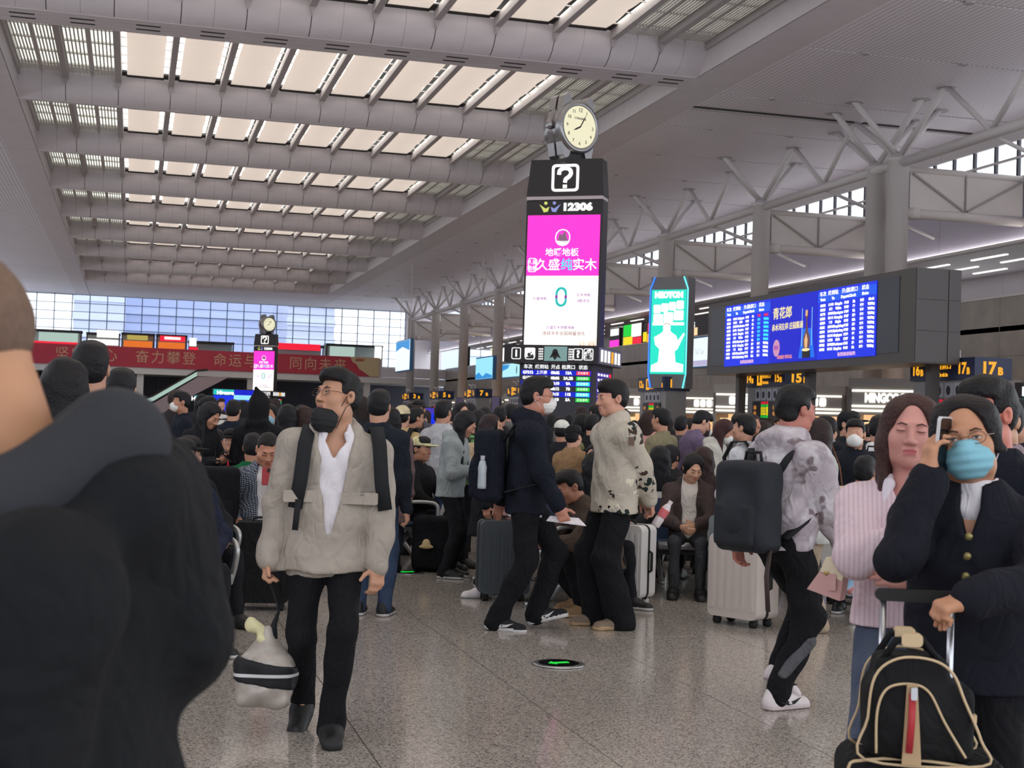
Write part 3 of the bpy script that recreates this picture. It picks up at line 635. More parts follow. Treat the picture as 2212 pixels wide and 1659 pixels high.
shop_sign(94.2, 91.2, 7.2, 8.9, [(.02, .3, .2, .6, G_YEL), (.32, .95, .3, .95, G_RED), (.35, .8, .25, .5, G_WHITE2)], 'red shop sign with white patch beside the checkered sign')
shop_sign(90.8, 89.6, 6.9, 8.0, [(.1, .9, .1, .9, G_ORAN)], 'small amber hanging shop sign next to the turquoise pillar', 34)
shop_sign(122.6, 120.4, 6.9, 9.0, [(.2, .8, .05, .95, G_RED)], 'tall narrow red shop sign left of the tower', 34.5)
shop_sign(119.8, 118.2, 7.0, 8.6, [(.1, .9, .05, .95, G_WHITE2)], 'round white lantern shop sign left of the tower', 34.5)
shop_sign(113.0, 111.2, 7.1, 8.2, [(.1, .9, .1, .9, G_YEL)], 'little yellow shop sign close to the tower screen', 34)
shop_sign(109.8, 107.4, 6.9, 8.4, [(.05, .95, .2, .95, G_WHITE2), (.05, .95, 0, .2, G_PINK)], 'white shop sign with pink foot at the tower edge', 34.5)
shop_sign(146.5, 142.5, 7.0, 9.2, [(.05, .4, .55, .7, G_RED), (.45, .95, .05, .95, G_WHITE2)], 'cream pyramid-shaped lit shop sign on the far mezzanine corner', 33.6)
shop_sign(136.0, 128.0, 6.9, 9.0, [(.02, .3, .1, .95, G_YEL), (.3, .65, 0, .85, G_WHITE2), (.7, .98, .05, .9, G_WHITE2)], 'long yellow and white shop window on the far mezzanine', 34.5)
# ---------------------------------------------------------------- ticket gates
M_SIGNB = mat('gate_sign_blue', (44, 52, 84), .45); M_GATE = mat('gate_grey', (150, 147, 148), .45)
def gate(y, a, b_, near, label):
    t = thing('ticket_gate', label, 'gate', (23.6, y, 0), math.radians(-90), 'ticket gates along the right side')
    MB().box(-1.75, 1.75, 0, 1.25, 3.18, 3.83).build('sign_box', [M_SIGNB], t)
    for x, s in ((-1.4, a), (1.1, b_)):
        text(s[:-1], G_ORAN, t, (x, -.012, 3.5), .46, 0, .014); text(s[-1], G_ORAN, t, (x + (.34 if len(s) > 2 else .2), -.012, 3.42), .27, 0, .012)
    plate(t, 'gate_icon', -.62, -.22, 3.24, 3.76, .0, G_ORAN); text('1', M_SIGNB, t, (-.42, -.026, 3.5), .4, 0, .03)
    text('检票口', G_ORAN, t, (.18, -.012, 3.6), .25, 0, .01); text('Check in', G_ORAN, t, (.1, -.012, 3.34), .15, 0, .008)
    # the sign's end face, turned towards the approaching passenger
    e = text(b_[:-1], G_ORAN, t, (1.765, .45, 3.5), .5, math.radians(90), .02); e2 = text(b_[-1], G_ORAN, t, (1.765, .85, 3.43), .3, math.radians(90), .016)
    MB().box(-1.7, 1.7, .1, 1.1, 2.1, 3.18).build('portal_head', [M_GATE], t)
    for s in (-1, 1): MB().box(s * 1.5 - .22, s * 1.5 + .22, .1, 1.1, 0, 2.1).build('portal_leg', [M_GATE], t)
    for k in range(4):
        MB().rbox(-.9 + k * .5, -.46 + k * .5, .06, .1, 2.66, 3.1, .05).build('reader_panel', [mat('reader_pale', (182, 184, 196), .4)], t)
        disc(t, 'reader_eye', -.68 + k * .5, 2.87, .1, .14, .06, M_BLK, 14)
    MB().box(-1.1, 1.1, .04, .1, 1.95, 2.62).build('led_case', [M_BLK], t)
    for k, m in enumerate((G_RED, G_GREEN, G_YEL, G_YEL, G_YEL, G_GREEN)):
        text('G71%02d %d次' % (20 + 7 * k, k + 1), m, t, (0, .032, 2.55 - k * .105), .13, 0, .014, 1.1)
    for x in (-.85, .85):
        for z in (2.15, 2.38): disc(t, 'lane_number', x, z, .12, .09, .036, glow('led_dull_amber', (200, 130, 60), .7), 12)
    for k in range(4): MB().rbox(-1.2 + k * .7, -1.02 + k * .7, .3, 1.6, 0, 1.0, .05, 'x').build('barrier', [M_STEEL], t)
    for x in (-.6, .5): MB().tube([(x, .3, 3.83), (x, .3, 4.05), (x - .15, .1, 4.15)], .04, 6).build('camera_mount', [M_STEEL], t)
    return t
for k in range(8):
    a = 16 - 2 * k; gate(37.6 + 12.3 * k, '%dB' % a if a else '1B', '%dB' % (a + 1), k < 4, 'grey ticket gate with blue sign for lanes %dB and %dB' % (max(a, 1), a + 1))
# ---------------------------------------------------------------- shop fronts between the gates
M_SHOPW = mat('shopfront_grey', (172, 166, 162), .5); M_PURPLE = mat('purple_pillar', (146, 134, 182), .6)
for k in range(7):
    yc = 43.9 + 12.3 * k
    ex, ey = math.cos(-.8), math.sin(-.8)
    for q, dx in enumerate((1.72, -1.72)):
        if q == 0: lab = 'lit shop on the near side of the purple pillar between gates %dB and %dB' % (15 - 2 * k, 16 - 2 * k)
        else: lab = 'lit shop on the far side of the purple pillar between gates %dB and %dB' % (15 - 2 * k, 16 - 2 * k)
        t = thing('retail_shop', lab, 'shop', (27.2 + ex * dx, yc + ey * dx, 0), -.8, 'shop fronts between the gates'); t.scale = (.7, .75, 1)
        MB().box(-1.85, 1.85, .1, 2.2, 3.12, 3.5).build('cornice', [M_SHOPW], t); MB().box(-1.85, 1.85, .1, .4, 2.2, 3.12).build('fascia', [M_SHOPW], t)
        for z in (3.06, 2.5, 2.34): plate(t, 'light_strip', -1.65, 1.65, z - .05, z + .03, .08, glow('strip_warm_white', (255, 248, 228), 1.6, True), .03)
        if k == 0 and q == 1: text('MINGCOO', G_WHITE2, t, (.1, .07, 2.78), .44, 0, .03)
        else:
            for c_ in range(2 + (k + q) % 3): MB().rbox(-.75 + c_ * .5, -.32 + c_ * .5, .045, .07, 2.6, 2.98, .1).build('sign_glyph', [G_WHITE2], t)
        MB().box(-1.85, 1.85, 2.1, 2.2, 0, 2.2).build('back_wall', [mat('shop_inside_glow', (226, 190, 150), .7, emit=(255, 206, 150), es=.8)], t)  # interior shop lighting put into the wall itself as glow
        for s in (-1, 1): MB().box(s * 1.75 - .1, s * 1.75 + .1, .1, 2.2, 0, 3.12).build('side_pillar', [M_SHOPW], t)
        plate(t, 'poster', -1.5, -.8, .9, 2.0, .5, G_WARM if q else G_RED); plate(t, 'poster', .6, 1.4, .8, 2.05, .6, glow('poster_peach', (250, 180, 140), .8))
        MB().box(-1.7, 1.7, .5, .9, 0, .95).build('counter', [M_SHOPW], t)
    p = thing('purple_pillar', 'flat purple pillar between two lit shop fronts near gate %dB' % (16 - 2 * k), 'pillar', (27.2, yc, 0), -.8, 'purple pillars between shops')
    MB().box(-.34, .34, 0, .4, 0, 3.3).build('pillar_shaft', [M_PURPLE], p); MB().box(-.38, .38, -.02, .4, 3.3, 3.42).build('pillar_cap', [M_PURPLE], p)
# ---------------------------------------------------------------- far end: banner, kiosks, escalator
bn = thing('banner', 'long red slogan banner with gold characters across the far mezzanine', 'banner', (0, 149.9, 0))
MB().box(-12.5, 25.6, 0, .05, 5.92, 7.98).build('banner_cloth', [mat('banner_red', (190, 62, 80), .6, var=.06, vscale=.4)], bn)
gd = mat('banner_gold', (214, 172, 140), .5)
for k, s in enumerate('坚定信心 奋力攀登 命运与共 同向未来'):
    if s != ' ': text(s, gd, bn, (-7.1 + k * 1.58, -.02, 6.95), 1.42, 0, 0)
shape(bn, 'banner_emblem', [(22.4, 7.95), (25.58, 7.95), (25.58, 5.95), (24.6, 5.95), (23.9, 6.4), (23.4, 6.7), (23.1, 7.2), (22.7, 7.4)], -.01, mat('banner_cream', (214, 190, 150), .6)); shape(bn, 'banner_emblem_mark', [(22.9, 7.7), (23.3, 7.85), (24.1, 7.75), (23.7, 7.5), (23.0, 7.5)], -.028, mat('banner_brown', (180, 110, 90), .6))
def kiosk(x0, x1, z1, label, cells, y=155.5):
    t = thing('kiosk', label, 'kiosk', ((x0 + x1) / 2, y, 5.9), 0, 'kiosks on the far mezzanine'); h = (x1 - x0) / 2
    for s in (-1, 1): MB().box(s * h - .07, s * h + .07, 0, .14, 0, z1 - 5.9).build('post', [M_BLK], t)
    MB().box(-h - .1, h + .1, -.1, 2, z1 - 6.1, z1 - 5.9).build('roof', [M_BLK], t); MB().box(-h, h, 1.9, 2, 0, z1 - 6.1).build('back_wall', [mat('kiosk_pale', (190, 205, 205), .6)], t)
    for (a, b_, c, d, m) in cells: plate(t, 'sign_panel', -h + 2 * h * a, -h + 2 * h * b_, c - 5.9, d - 5.9, -.1, m)
    return t
gn = glow('kiosk_greenish', (190, 215, 205), .8)
kiosk(-11.6, -5.5, 9.7, 'pale glazed kiosk with round white sign at the left end of the far mezzanine', [(.02, .18, 8.5, 9.5, G_WHITE2), (.05, .95, 8.2, 8.45, G_RED), (.3, .95, 8.4, 9.4, gn)])
kiosk(-4.9, -1.6, 9.6, 'white-lettered kiosk under a bright square sign on the far mezzanine', [(.02, .98, 8.3, 8.9, G_WHITE2), (.02, .98, 8.0, 8.2, G_RED), (.3, .98, 9.1, 9.9, G_WHITE2)])
kiosk(-1.3, 2.0, 9.75, 'orange-lit food kiosk with yellow sign, left of the red one', [(.05, .95, 8.1, 8.9, glow('kiosk_orange', (240, 120, 40), .9)), (.15, .8, 9.0, 9.5, glow('kiosk_olive', (200, 180, 90), .8))])
kiosk(2.3, 5.4, 9.75, 'orange-lit food kiosk with red sign on the far mezzanine', [(.05, .95, 8.1, 8.9, glow('kiosk_orange', (240, 120, 40), .9)), (.1, .95, 9.0, 9.6, G_RED), (.25, .8, 9.2, 9.5, G_WHITE2)])
kiosk(5.7, 10.4, 9.2, 'low open kiosk frame with white round sign beside the red kiosk', [(.0, .16, 8.6, 9.5, G_WHITE2), (.0, .2, 8.2, 8.5, G_RED)])
kiosk(13.4, 20.2, 9.3, 'kiosk with red running-letter sign right of the distant clock', [(.0, .16, 8.3, 9.9, G_WHITE2), (.2, .95, 8.7, 9.4, G_RED)])
kiosk(20.6, 26.8, 9.6, 'pale green glazed kiosk above the banner end', [(.05, .5, 8.2, 9.3, gn), (.86, .99, 8.1, 9.5, G_WHITE2)])
es = thing('escalator', 'distant escalator with lit glass sides rising under the far mezzanine', 'escalator', (0, 147.5, 0))
MB().prism([(-1.5, .4), (2.2, 2.3), (6.4, 5.1), (9.6, 5.25), (6.2, 3.3), (1.0, .0), (-1.5, .0)], 'y', 0, 1.4).build('truss_side', [mat('escalator_pink_grey', (176, 158, 164), .5)], es)
for y in (-.02, 1.42): MB().tube([(-2.0, y, 1.2), (2.0, y, 3.0), (6.3, y, 5.75), (7.4, y, 5.9)], .09, 8).build('handrail', [M_BLK], es)
MB().add([(-1.8, 0, .9), (2.1, 0, 2.5), (6.3, 0, 5.2), (6.3, 0, 5.7), (2.0, 0, 2.95), (-1.9, 0, 1.15)], [(0, 1, 4, 5), (1, 2, 3, 4)]).build('glass_side', [mat('escalator_glass', (190, 225, 215), .2, emit=(200, 235, 220), es=.35)], es)
def low_screen(x, y, w, z0, z1, label, cols, name):
    t = thing('floor_display', label, 'display', (x, y, 0), 0, 'low blue displays behind the crowd')
    MB().box(-w / 2, w / 2, .02, .4, 0, z1 + .05).build('cabinet', [M_BLK], t)
    for (a, b_, c, d, m) in cols: plate(t, 'screen', -w / 2 + w * a, -w / 2 + w * b_, z0 + (z1 - z0) * c, z0 + (z1 - z0) * d, .0, m)
    if name: text(name, G_WHITE, t, (-w * .2, -.03, z1 - .22), .34, 0, .02)
low_screen(4.4, 92, 1.1, .9, 2.55, 'small blue floor display with brand lettering, leftmost', [(0.02, .98, 0, .8, G_BLUE3), (.02, .98, .8, 1, G_TEAL)], 'Hisense')
low_screen(6.3, 92, 2.7, .9, 3.0, 'wide blue floor display with brand header and timetable', [(.02, .5, .0, .82, G_BLUE), (.5, .98, 0, .7, G_BLUE3), (.5, .98, .7, .84, G_SKYB), (.02, .5, .84, 1, G_TEAL), (.5, .98, .84, 1, G_BLUE2)], 'Hisense')
low_screen(17.2, 84, 1.6, .9, 2.2, 'violet and blue floor display near gate 3B', [(.02, .98, 0, .75, G_BLUE), (.02, .98, .75, 1, glow('led_violet', (80, 60, 190), .8))], '')
low_screen(25.3, 34.8, 1.6, 1.2, 3.05, 'teal headed display beside the nearest ticket gate', [(.02, .98, .0, .75, G_BLUE2), (.02, .98, .75, 1, G_TEAL)], 'Hisense')
# ---------------------------------------------------------------- towers outside the far window
def outside_tower(x0, x1, y, h, label, col):
    t = thing('office_tower', label, 'building', ((x0 + x1) / 2, y, -8)); w = (x1 - x0) / 2
    MB().box(-w, w, 0, 30, 0, h).build('facade', [mat('tower_glass_%d' % col[0], col, .4)], t)
    for k in range(int(h / 3.4)): MB().box(-w - .15, w + .15, -.25, 0, 2 + k * 3.4, 3.3 + k * 3.4).build('floor_band', [mat('tower_band_%d' % col[0], tuple(min(255, c + 14) for c in col), .6)], t)
outside_tower(-11, -2.0, 268, 58, 'tall pale blue office tower left outside the far window', (196, 204, 232))
outside_tower(-4.0, 33, 300, 33.5, 'broad blue office block filling the middle of the far window', (180, 192, 230))
outside_tower(26.5, 35, 255, 31, 'blue-grey office tower right of the distant clock outside', (188, 196, 224))
outside_tower(63, 68, 270, 40, 'slim pale tower at the right end of the far window', (200, 212, 224))
pl = struct('ground_outside', MB().box(-150, 200, 168, 420, -8.5, -8).mesh('ground_outside', [mat('outside_ground', (110, 112, 118), .9)]))
# ================================================================== PEOPLE: bodies and clothes as smooth surfaces grown around a posed skeleton
A3 = lambda *v: np.array(v, float)
def unit(v): v = np.asarray(v, float); return v / max(np.linalg.norm(v), 1e-9)
class SDF:
    def __init__(s, lo, hi, h, fine=()):
        s.ax = []
        for d in range(3):
            x = lo[d]; xs = [x]
            while x < hi[d]:
                st = h
                for (fl_, fh, fs) in fine:
                    if fl_[d] - st < x < fh[d]: st = min(st, fs)
                x += st; xs.append(x)
            s.ax.append(np.array(xs, np.float32))
        s.f = np.full([len(a) for a in s.ax], 1.0, np.float32)
    def sub(s, lo, hi):
        sl = tuple(slice(int(np.searchsorted(s.ax[d], lo[d])), int(np.searchsorted(s.ax[d], hi[d], 'right'))) for d in range(3))
        return sl, s.ax[0][sl[0]][:, None, None], s.ax[1][sl[1]][None, :, None], s.ax[2][sl[2]][None, None, :]
    def mix(s, sl, d, k, cut):
        f = s.f[sl]
        if cut:
            d = -d
            if k > 0: h = np.maximum(k - np.abs(f - d), 0) / k; s.f[sl] = np.maximum(f, d) + h * h * k * .25
            else: s.f[sl] = np.maximum(f, d)
        elif k > 0:
            h = np.maximum(k - np.abs(f - d), 0) / k; s.f[sl] = np.minimum(f, d) - h * h * k * .25
        else: s.f[sl] = np.minimum(f, d)
    def cone(s, a, b, ra, rb, k=.02, u=None, su=1., cut=False):
        a = np.asarray(a, float); b = np.asarray(b, float); m = max(ra, rb) * max(su, 1) + k + .03
        sl, X, Y, Z = s.sub(np.minimum(a, b) - m, np.maximum(a, b) + m)
        if X.size == 0 or Y.size == 0 or Z.size == 0: return
        ba = b - a; L = max(ba @ ba, 1e-9); x, y, z = X - a[0], Y - a[1], Z - a[2]
        t = np.clip((x * ba[0] + y * ba[1] + z * ba[2]) / L, 0, 1); x = x - t * ba[0]; y = y - t * ba[1]; z = z - t * ba[2]
        q = x * x + y * y + z * z
        if u is not None: qu = x * u[0] + y * u[1] + z * u[2]; q = q - qu * qu * (1 - 1 / su ** 2)
        s.mix(sl, np.sqrt(np.maximum(q, 0)) - (ra + (rb - ra) * t), k, cut)
    def ell(s, c, r, R=None, k=.02, cut=False):
        c = np.asarray(c, float); r = np.asarray(r, float); m = r.max() + k + .03
        sl, X, Y, Z = s.sub(c - m, c + m)
        if X.size == 0 or Y.size == 0 or Z.size == 0: return
        x, y, z = X - c[0], Y - c[1], Z - c[2]
        if R is None: p = (x, y, z)
        else: p = tuple(x * R[0, i] + y * R[1, i] + z * R[2, i] for i in range(3))
        k0 = np.sqrt(sum((p[i] / r[i]) ** 2 for i in range(3))); k1 = np.sqrt(sum((p[i] / r[i] ** 2) ** 2 for i in range(3)))
        s.mix(sl, k0 * (k0 - 1) / np.maximum(k1, 1e-6), k, cut)
    def box(s, c, hf, R=None, rd=.01, k=.01, cut=False):
        c = np.asarray(c, float); m = np.linalg.norm(hf) + rd + k + .03
        sl, X, Y, Z = s.sub(c - m, c + m)
        if X.size == 0 or Y.size == 0 or Z.size == 0: return
        x, y, z = X - c[0], Y - c[1], Z - c[2]
        p = (x, y, z) if R is None else tuple(x * R[0, i] + y * R[1, i] + z * R[2, i] for i in range(3))
        q = [np.abs(p[i]) - (hf[i] - rd) for i in range(3)]
        d = np.sqrt(sum(np.maximum(e, 0) ** 2 for e in q)) + np.minimum(np.maximum(np.maximum(q[0], q[1]), q[2]), 0) - rd
        s.mix(sl, d, k, cut)
    def plane(s, n, c):
        """keep the side where n.p < c"""
        s.f = np.maximum(s.f, (s.ax[0][:, None, None] * n[0] + s.ax[1][None, :, None] * n[1] + s.ax[2][None, None, :] * n[2]) - c)
    def wrinkle(s, amp, sc=1., seed=0):
        if amp <= 0: return
        X, Y, Z = s.ax[0][:, None, None] * sc, s.ax[1][None, :, None] * sc, s.ax[2][None, None, :] * sc; o = seed * 1.7
        w = np.sin(26 * Z + 14 * X + 3 * np.sin(9 * X + 7 * Y + o) + o) * np.sin(11 * X - 9 * Y + 5 * Z + o) + .6 * np.sin(34 * Z - 21 * X + 4 * np.sin(8 * Y + 3 * Z) + 2 * o) * np.sin(8 * Z + 13 * Y)
        s.f = s.f + (amp * w).astype(np.float32)
    def mesh(s, name, mats, matfn=None):
        f = s.f; f[0] = f[-1] = 1; f[:, 0] = f[:, -1] = 1; f[:, :, 0] = f[:, :, -1] = 1
        g = f < 0; n = np.array(f.shape) - 1
        c = np.zeros(n, np.int8); sh = [(i, j, k) for i in (0, 1) for j in (0, 1) for k in (0, 1)]
        for (i, j, k) in sh: c += g[i:i + n[0], j:j + n[1], k:k + n[2]]
        act = (c > 0) & (c < 8); I, J, K = np.nonzero(act); idx = np.full(n, -1, np.int32); idx[act] = np.arange(len(I), dtype=np.int32)
        F = {q: f[I + q[0], J + q[1], K + q[2]] for q in sh}
        pos = np.zeros((len(I), 3)); cnt = np.zeros(len(I))
        for q in sh:
            for d in range(3):
                if q[d] == 0:
                    r = list(q); r[d] = 1; r = tuple(r); m = (F[q] < 0) != (F[r] < 0)
                    t = np.where(m, F[q] / np.where(m, F[q] - F[r], 1), 0)
                    P = [s.ax[0][I + q[0]], s.ax[1][J + q[1]], s.ax[2][K + q[2]]]
                    hi = s.ax[d][(I, J, K)[d] + 1]; P[d] = P[d] + t * (hi - P[d])
                    for e in range(3): pos[:, e] += np.where(m, P[e], 0)
                    cnt += m
        pos /= np.maximum(cnt, 1)[:, None]; Q = []
        for d in range(3):
            a, b = [(1, 2), (2, 0), (0, 1)][d]
            lo = [slice(None)] * 3; hi = [slice(None)] * 3; lo[d] = slice(0, -1); hi[d] = slice(1, None)
            for e in (a, b): lo[e] = slice(1, -1); hi[e] = slice(1, -1)
            g0, g1 = g[tuple(lo)], g[tuple(hi)]; m = g0 != g1; ii = list(np.nonzero(m)); ii[a] = ii[a] + 1; ii[b] = ii[b] + 1
            def cell(da, db):
                w = [x for x in ii]; w[a] = w[a] - da; w[b] = w[b] - db; return idx[tuple(w)]
            q = np.stack([cell(1, 1), cell(0, 1), cell(0, 0), cell(1, 0)], 1); fl_ = ~g0[m]; q[fl_] = q[fl_][:, ::-1]; Q.append(q)
        Q = np.concatenate(Q); me = bpy.data.meshes.new(name); nq = len(Q)
        me.vertices.add(len(pos)); me.vertices.foreach_set('co', pos.astype(np.float32).ravel())
        me.loops.add(nq * 4); me.loops.foreach_set('vertex_index', Q.astype(np.int32).ravel())
        me.polygons.add(nq); me.polygons.foreach_set('loop_start', np.arange(0, nq * 4, 4, dtype=np.int32)); me.polygons.foreach_set('loop_total', np.full(nq, 4, np.int32))
        me.polygons.foreach_set('use_smooth', np.ones(nq, bool))
        for m in mats: me.materials.append(m)
        if matfn is not None:
            cen = pos[Q].mean(1); me.polygons.foreach_set('material_index', np.asarray(matfn(cen), np.int32))
        me.update(calc_edges=True); return me
def rotz(a): c, s = math.cos(a), math.sin(a); return np.array([[c, -s, 0], [s, c, 0], [0, 0, 1.]])
def rotx(a): c, s = math.cos(a), math.sin(a); return np.array([[1, 0, 0], [0, c, -s], [0, s, c]])
def roty(a): c, s = math.cos(a), math.sin(a); return np.array([[c, 0, s], [0, 1, 0], [-s, 0, c]])
def ik(a, t, l1, l2, hint):
    a = np.asarray(a, float); t = np.asarray(t, float); d = t - a; L = np.linalg.norm(d); L2 = min(L, (l1 + l2) * .998); u = d / max(L, 1e-6); t = a + u * L2
    x = (l1 * l1 - l2 * l2 + L2 * L2) / (2 * L2); h = math.sqrt(max(l1 * l1 - x * x, 0)); w = np.asarray(hint, float); w = w - u * (w @ u); w = unit(w)
    return a + u * x + w * h, t
D2R = math.pi / 180
def skeleton(p):
    """joint positions for a person facing -Y, left side +X, metres for a 1.72 m figure scaled to H"""
    s = p.get('H', 1.70) / 1.72; K = {'s': s}; le = p.get('lean', 0) * D2R; si = p.get('side', 0) * D2R; tw = rotz(p.get('twist', 0) * D2R)
    sw = p.get('sw', .172); P = A3(*p.get('pel', (0, 0, .93))) * s; u = unit(A3(math.sin(si), -math.sin(le), math.cos(le)))
    C = P + u * .455 * s; rt = unit(tw @ A3(1, 0, 0)); rt = unit(rt - u * (rt @ u)); fw = np.cross(u, rt) * -1  # fw = forward (-Y)
    fw = unit(np.cross(rt, u)) * 1.0
    if fw[1] > 0 and abs(p.get('twist', 0)) < 90: fw = -fw
    K.update(P=P, u=u, C=C, rt=rt, fw=fw, SL=C + (rt * sw - u * .03) * s, SR=C - (rt * sw + u * .03) * s, N=C + u * .055 * s)
    R = rotz(p.get('hy', 0) * D2R) @ roty(p.get('hr', 0) * D2R) @ rotx(p.get('hp', 0) * D2R)
    K['R'] = R; K['HB'] = K['N'] + u * .045 * s + fw * .012 * s; K['HC'] = K['HB'] + (R @ A3(0, -.02, .125)) * s
    for sd, sg in (('l', 1), ('r', -1)):
        S = K['S' + sd.upper()]; t = A3(*p.get('h' + sd + 'hand', (sg * .25, -.05, .80))) * s
        E, W = ik(S, t, .285 * s, .25 * s, p.get('e' + sd, (sg * .35, 1, -.3))); K['E' + sd] = E; K['W' + sd] = W
        hip = P + A3(sg * .085, 0, -.02) * s; f = A3(*p.get('f' + sd, (sg * .1, .0, .085))) * s
        Kn, An = ik(hip, f, .435 * s, .425 * s, p.get('k' + sd, (sg * .15, -1, .05))); K['HIP' + sd] = hip; K['Kn' + sd] = Kn; K['An' + sd] = An
    return K
def hand(F, W, E, s, sd, d=None, n=None, curl=.5, spread=.0, thumb=.3, k=.007):
    d = unit(d) if d is not None else unit(W - E); sg = 1 if sd == 'l' else -1
    n = np.asarray(n, float) if n is not None else A3(-sg, 0, 0.); n = unit(n - d * (n @ d)); t = unit(np.cross(d, n)) * sg * -1
    F.cone(W - d * .01 * s, W + d * .035 * s, .024 * s, .03 * s, .015, t, 1.25)
    F.box(W + d * .055 * s, A3(.038, .046, .014) * s, np.stack([t, d, n], 1), .013 * s, .012)
    for q, (o, L) in enumerate(((.029, .068), (.0105, .076), (-.0085, .071), (-.0265, .055))):
        b = W + d * (.094 - .006 * (q == 3)) * s + t * o * s; dd = unit(d + t * o * spread * 12); r = .0088 * s * (1 - .05 * q)
        for j, fr in enumerate((.42, .32, .28)):
            a = curl * (1.0 if j == 0 else 1.15) * (1 + .06 * q); ca, sa = math.cos(a), math.sin(a); nn = unit(n - dd * (n @ dd)); dd = unit(dd * ca + nn * sa)
            e = b + dd * L * fr * s; F.cone(b, e, r, r * .93, k if j else .01); b = e; r *= .93
    b = W + d * .03 * s + t * .032 * s; dd = unit(t * .75 + d * .6 + n * thumb)
    for j, L in enumerate((.04, .032)):
        e = b + dd * L * s; F.cone(b, e, .0115 * s * (1 - .1 * j), .0098 * s * (1 - .1 * j), .012 if j == 0 else .006); b = e; dd = unit(dd * .8 + d * .5 + n * .15)
def head_skin(F, K, p, fine):
    s, R, HC = K['s'] * p.get('hs', 1.06), K['R'], K['HC']; P = lambda x, y, z: HC + R @ (A3(x, y, z) * s); r = lambda *v: A3(*v) * s; fat = p.get('fat', 0.)
    F.ell(P(0, .018, .038), r(.074, .092, .084), R, .02); F.ell(P(0, -.022, -.03), r(.062 + fat, .068, .082), R, .03)
    F.ell(P(0, -.06, -.09), r(.027 + fat * .7, .026, .023), R, .03)
    for x in (-1, 1):
        F.ell(P(x * .04, -.052, -.025), r(.028 + fat, .028, .03), R, .025); F.ell(P(x * .046, -.01, -.075), r(.022 + fat, .04, .03), R, .03)
        F.ell(P(x * .078, .014, -.002), r(.011, .021, .032), R @ rotx(-.15), .008)
    if fine:
        F.cone(P(-.028, -.083, .024), P(.028, -.083, .024), .010 * s, .010 * s, .02)
        for x in (-1, 1): F.ell(P(x * .031, -.104, .004), r(.019, .018, .013), R, .012, True)
        for x in (-1, 1): F.ell(P(x * .031, -.077, .004), r(.0165, .0135, .0125), R, .004)
        F.cone(P(0, -.086, .012), P(0, -.107, -.03), .0075 * s, .0115 * s, .012)
        for x in (-1, 1): F.ell(P(x * .013, -.098, -.034), r(.0095, .011, .008), R, .008)
        F.cone(P(-.017, -.0865, -.0585), P(.017, -.0865, -.0585), .0065 * s, .0065 * s, .007); F.cone(P(-.015, -.086, -.0705), P(.015, -.086, -.0705), .0075 * s, .0075 * s, .007)
        F.cone(P(-.022, -.092, -.0645), P(.022, -.092, -.0645), .0022 * s, .0022 * s, .004, cut=True)
        for x in (-1, 1): F.ell(P(x * .083, .006, .0), r(.006, .009, .014), R, .004, True)
    else:
        F.cone(P(0, -.084, .01), P(0, -.104, -.03), .009 * s, .013 * s, .012)
    F.cone(P(0, .03, -.05), K['N'] - K['u'] * .03, .056 * s * (1 + fat * 2), .062 * s, .03)
def limb_skin(F, K):
    s = K['s']; F.cone(K['P'], K['C'] - K['u'] * .05, .08 * s, .08 * s, .04, K['rt'], 1.3); F.cone(K['SL'], K['SR'], .045 * s, .045 * s, .04)
    for d in 'lr':
        S = K['S' + d.upper()]; F.cone(S, K['E' + d], .04 * s, .036 * s, .03); F.cone(K['E' + d], K['W' + d], .036 * s, .026 * s, .02)
        F.cone(K['HIP' + d], K['Kn' + d], .06 * s, .045 * s, .03); F.cone(K['Kn' + d], K['An' + d], .042 * s, .032 * s, .02)
        F.cone(K['An' + d], K['An' + d] + A3(0, -.05, -.02) * s, .03 * s, .02 * s, .02)
def bounds(K, pad=.2):
    pts = np.array([v for k, v in K.items() if isinstance(v, np.ndarray) and v.shape == (3,) and k not in ('u', 'rt', 'fw')]); return pts.min(0) - pad, pts.max(0) + pad
def body_mesh(K, p, h, hf, mats):
    lo, hi = bounds(K, .14 * K['s']); hi[2] += .1; lo[2] = max(lo[2] + .05, -.02); fine = []
    s = K['s'] * p.get('hs', 1.06)
    if hf < h:
        fine.append((K['HC'] - A3(.11, .125, .14) * s, K['HC'] + A3(.11, .12, .13) * s, hf))
        for d in p.get('finehands', 'lr'): W = K['W' + d]; e = unit(W - K['E' + d]); fine.append((W + e * .07 - .1 * s, W + e * .07 + .1 * s, min(hf * 1.15, .0065)))
    F = SDF(lo, hi, h, fine); limb_skin(F, K); head_skin(F, K, p, hf < .009)
    for d in 'lr':
        hp = p.get('hand_' + d, {}); hand(F, K['W' + d], K['E' + d], K['s'], d, **hp)
    s2, R, HC = s, K['R'], K['HC']
    def mf(c):
        q = (c - HC) @ R / s2
        lips = ((q[:, 0] / .0225) ** 2 + ((q[:, 2] + .0648) / .0105) ** 2 < 1) & (q[:, 1] < -.082)
        return np.where(lips, 1, 0)
    return F.mesh('person', mats, mf if hf < .009 else None)
def torso_frame(K): return np.stack([K['rt'], -K['fw'], K['u']], 1)
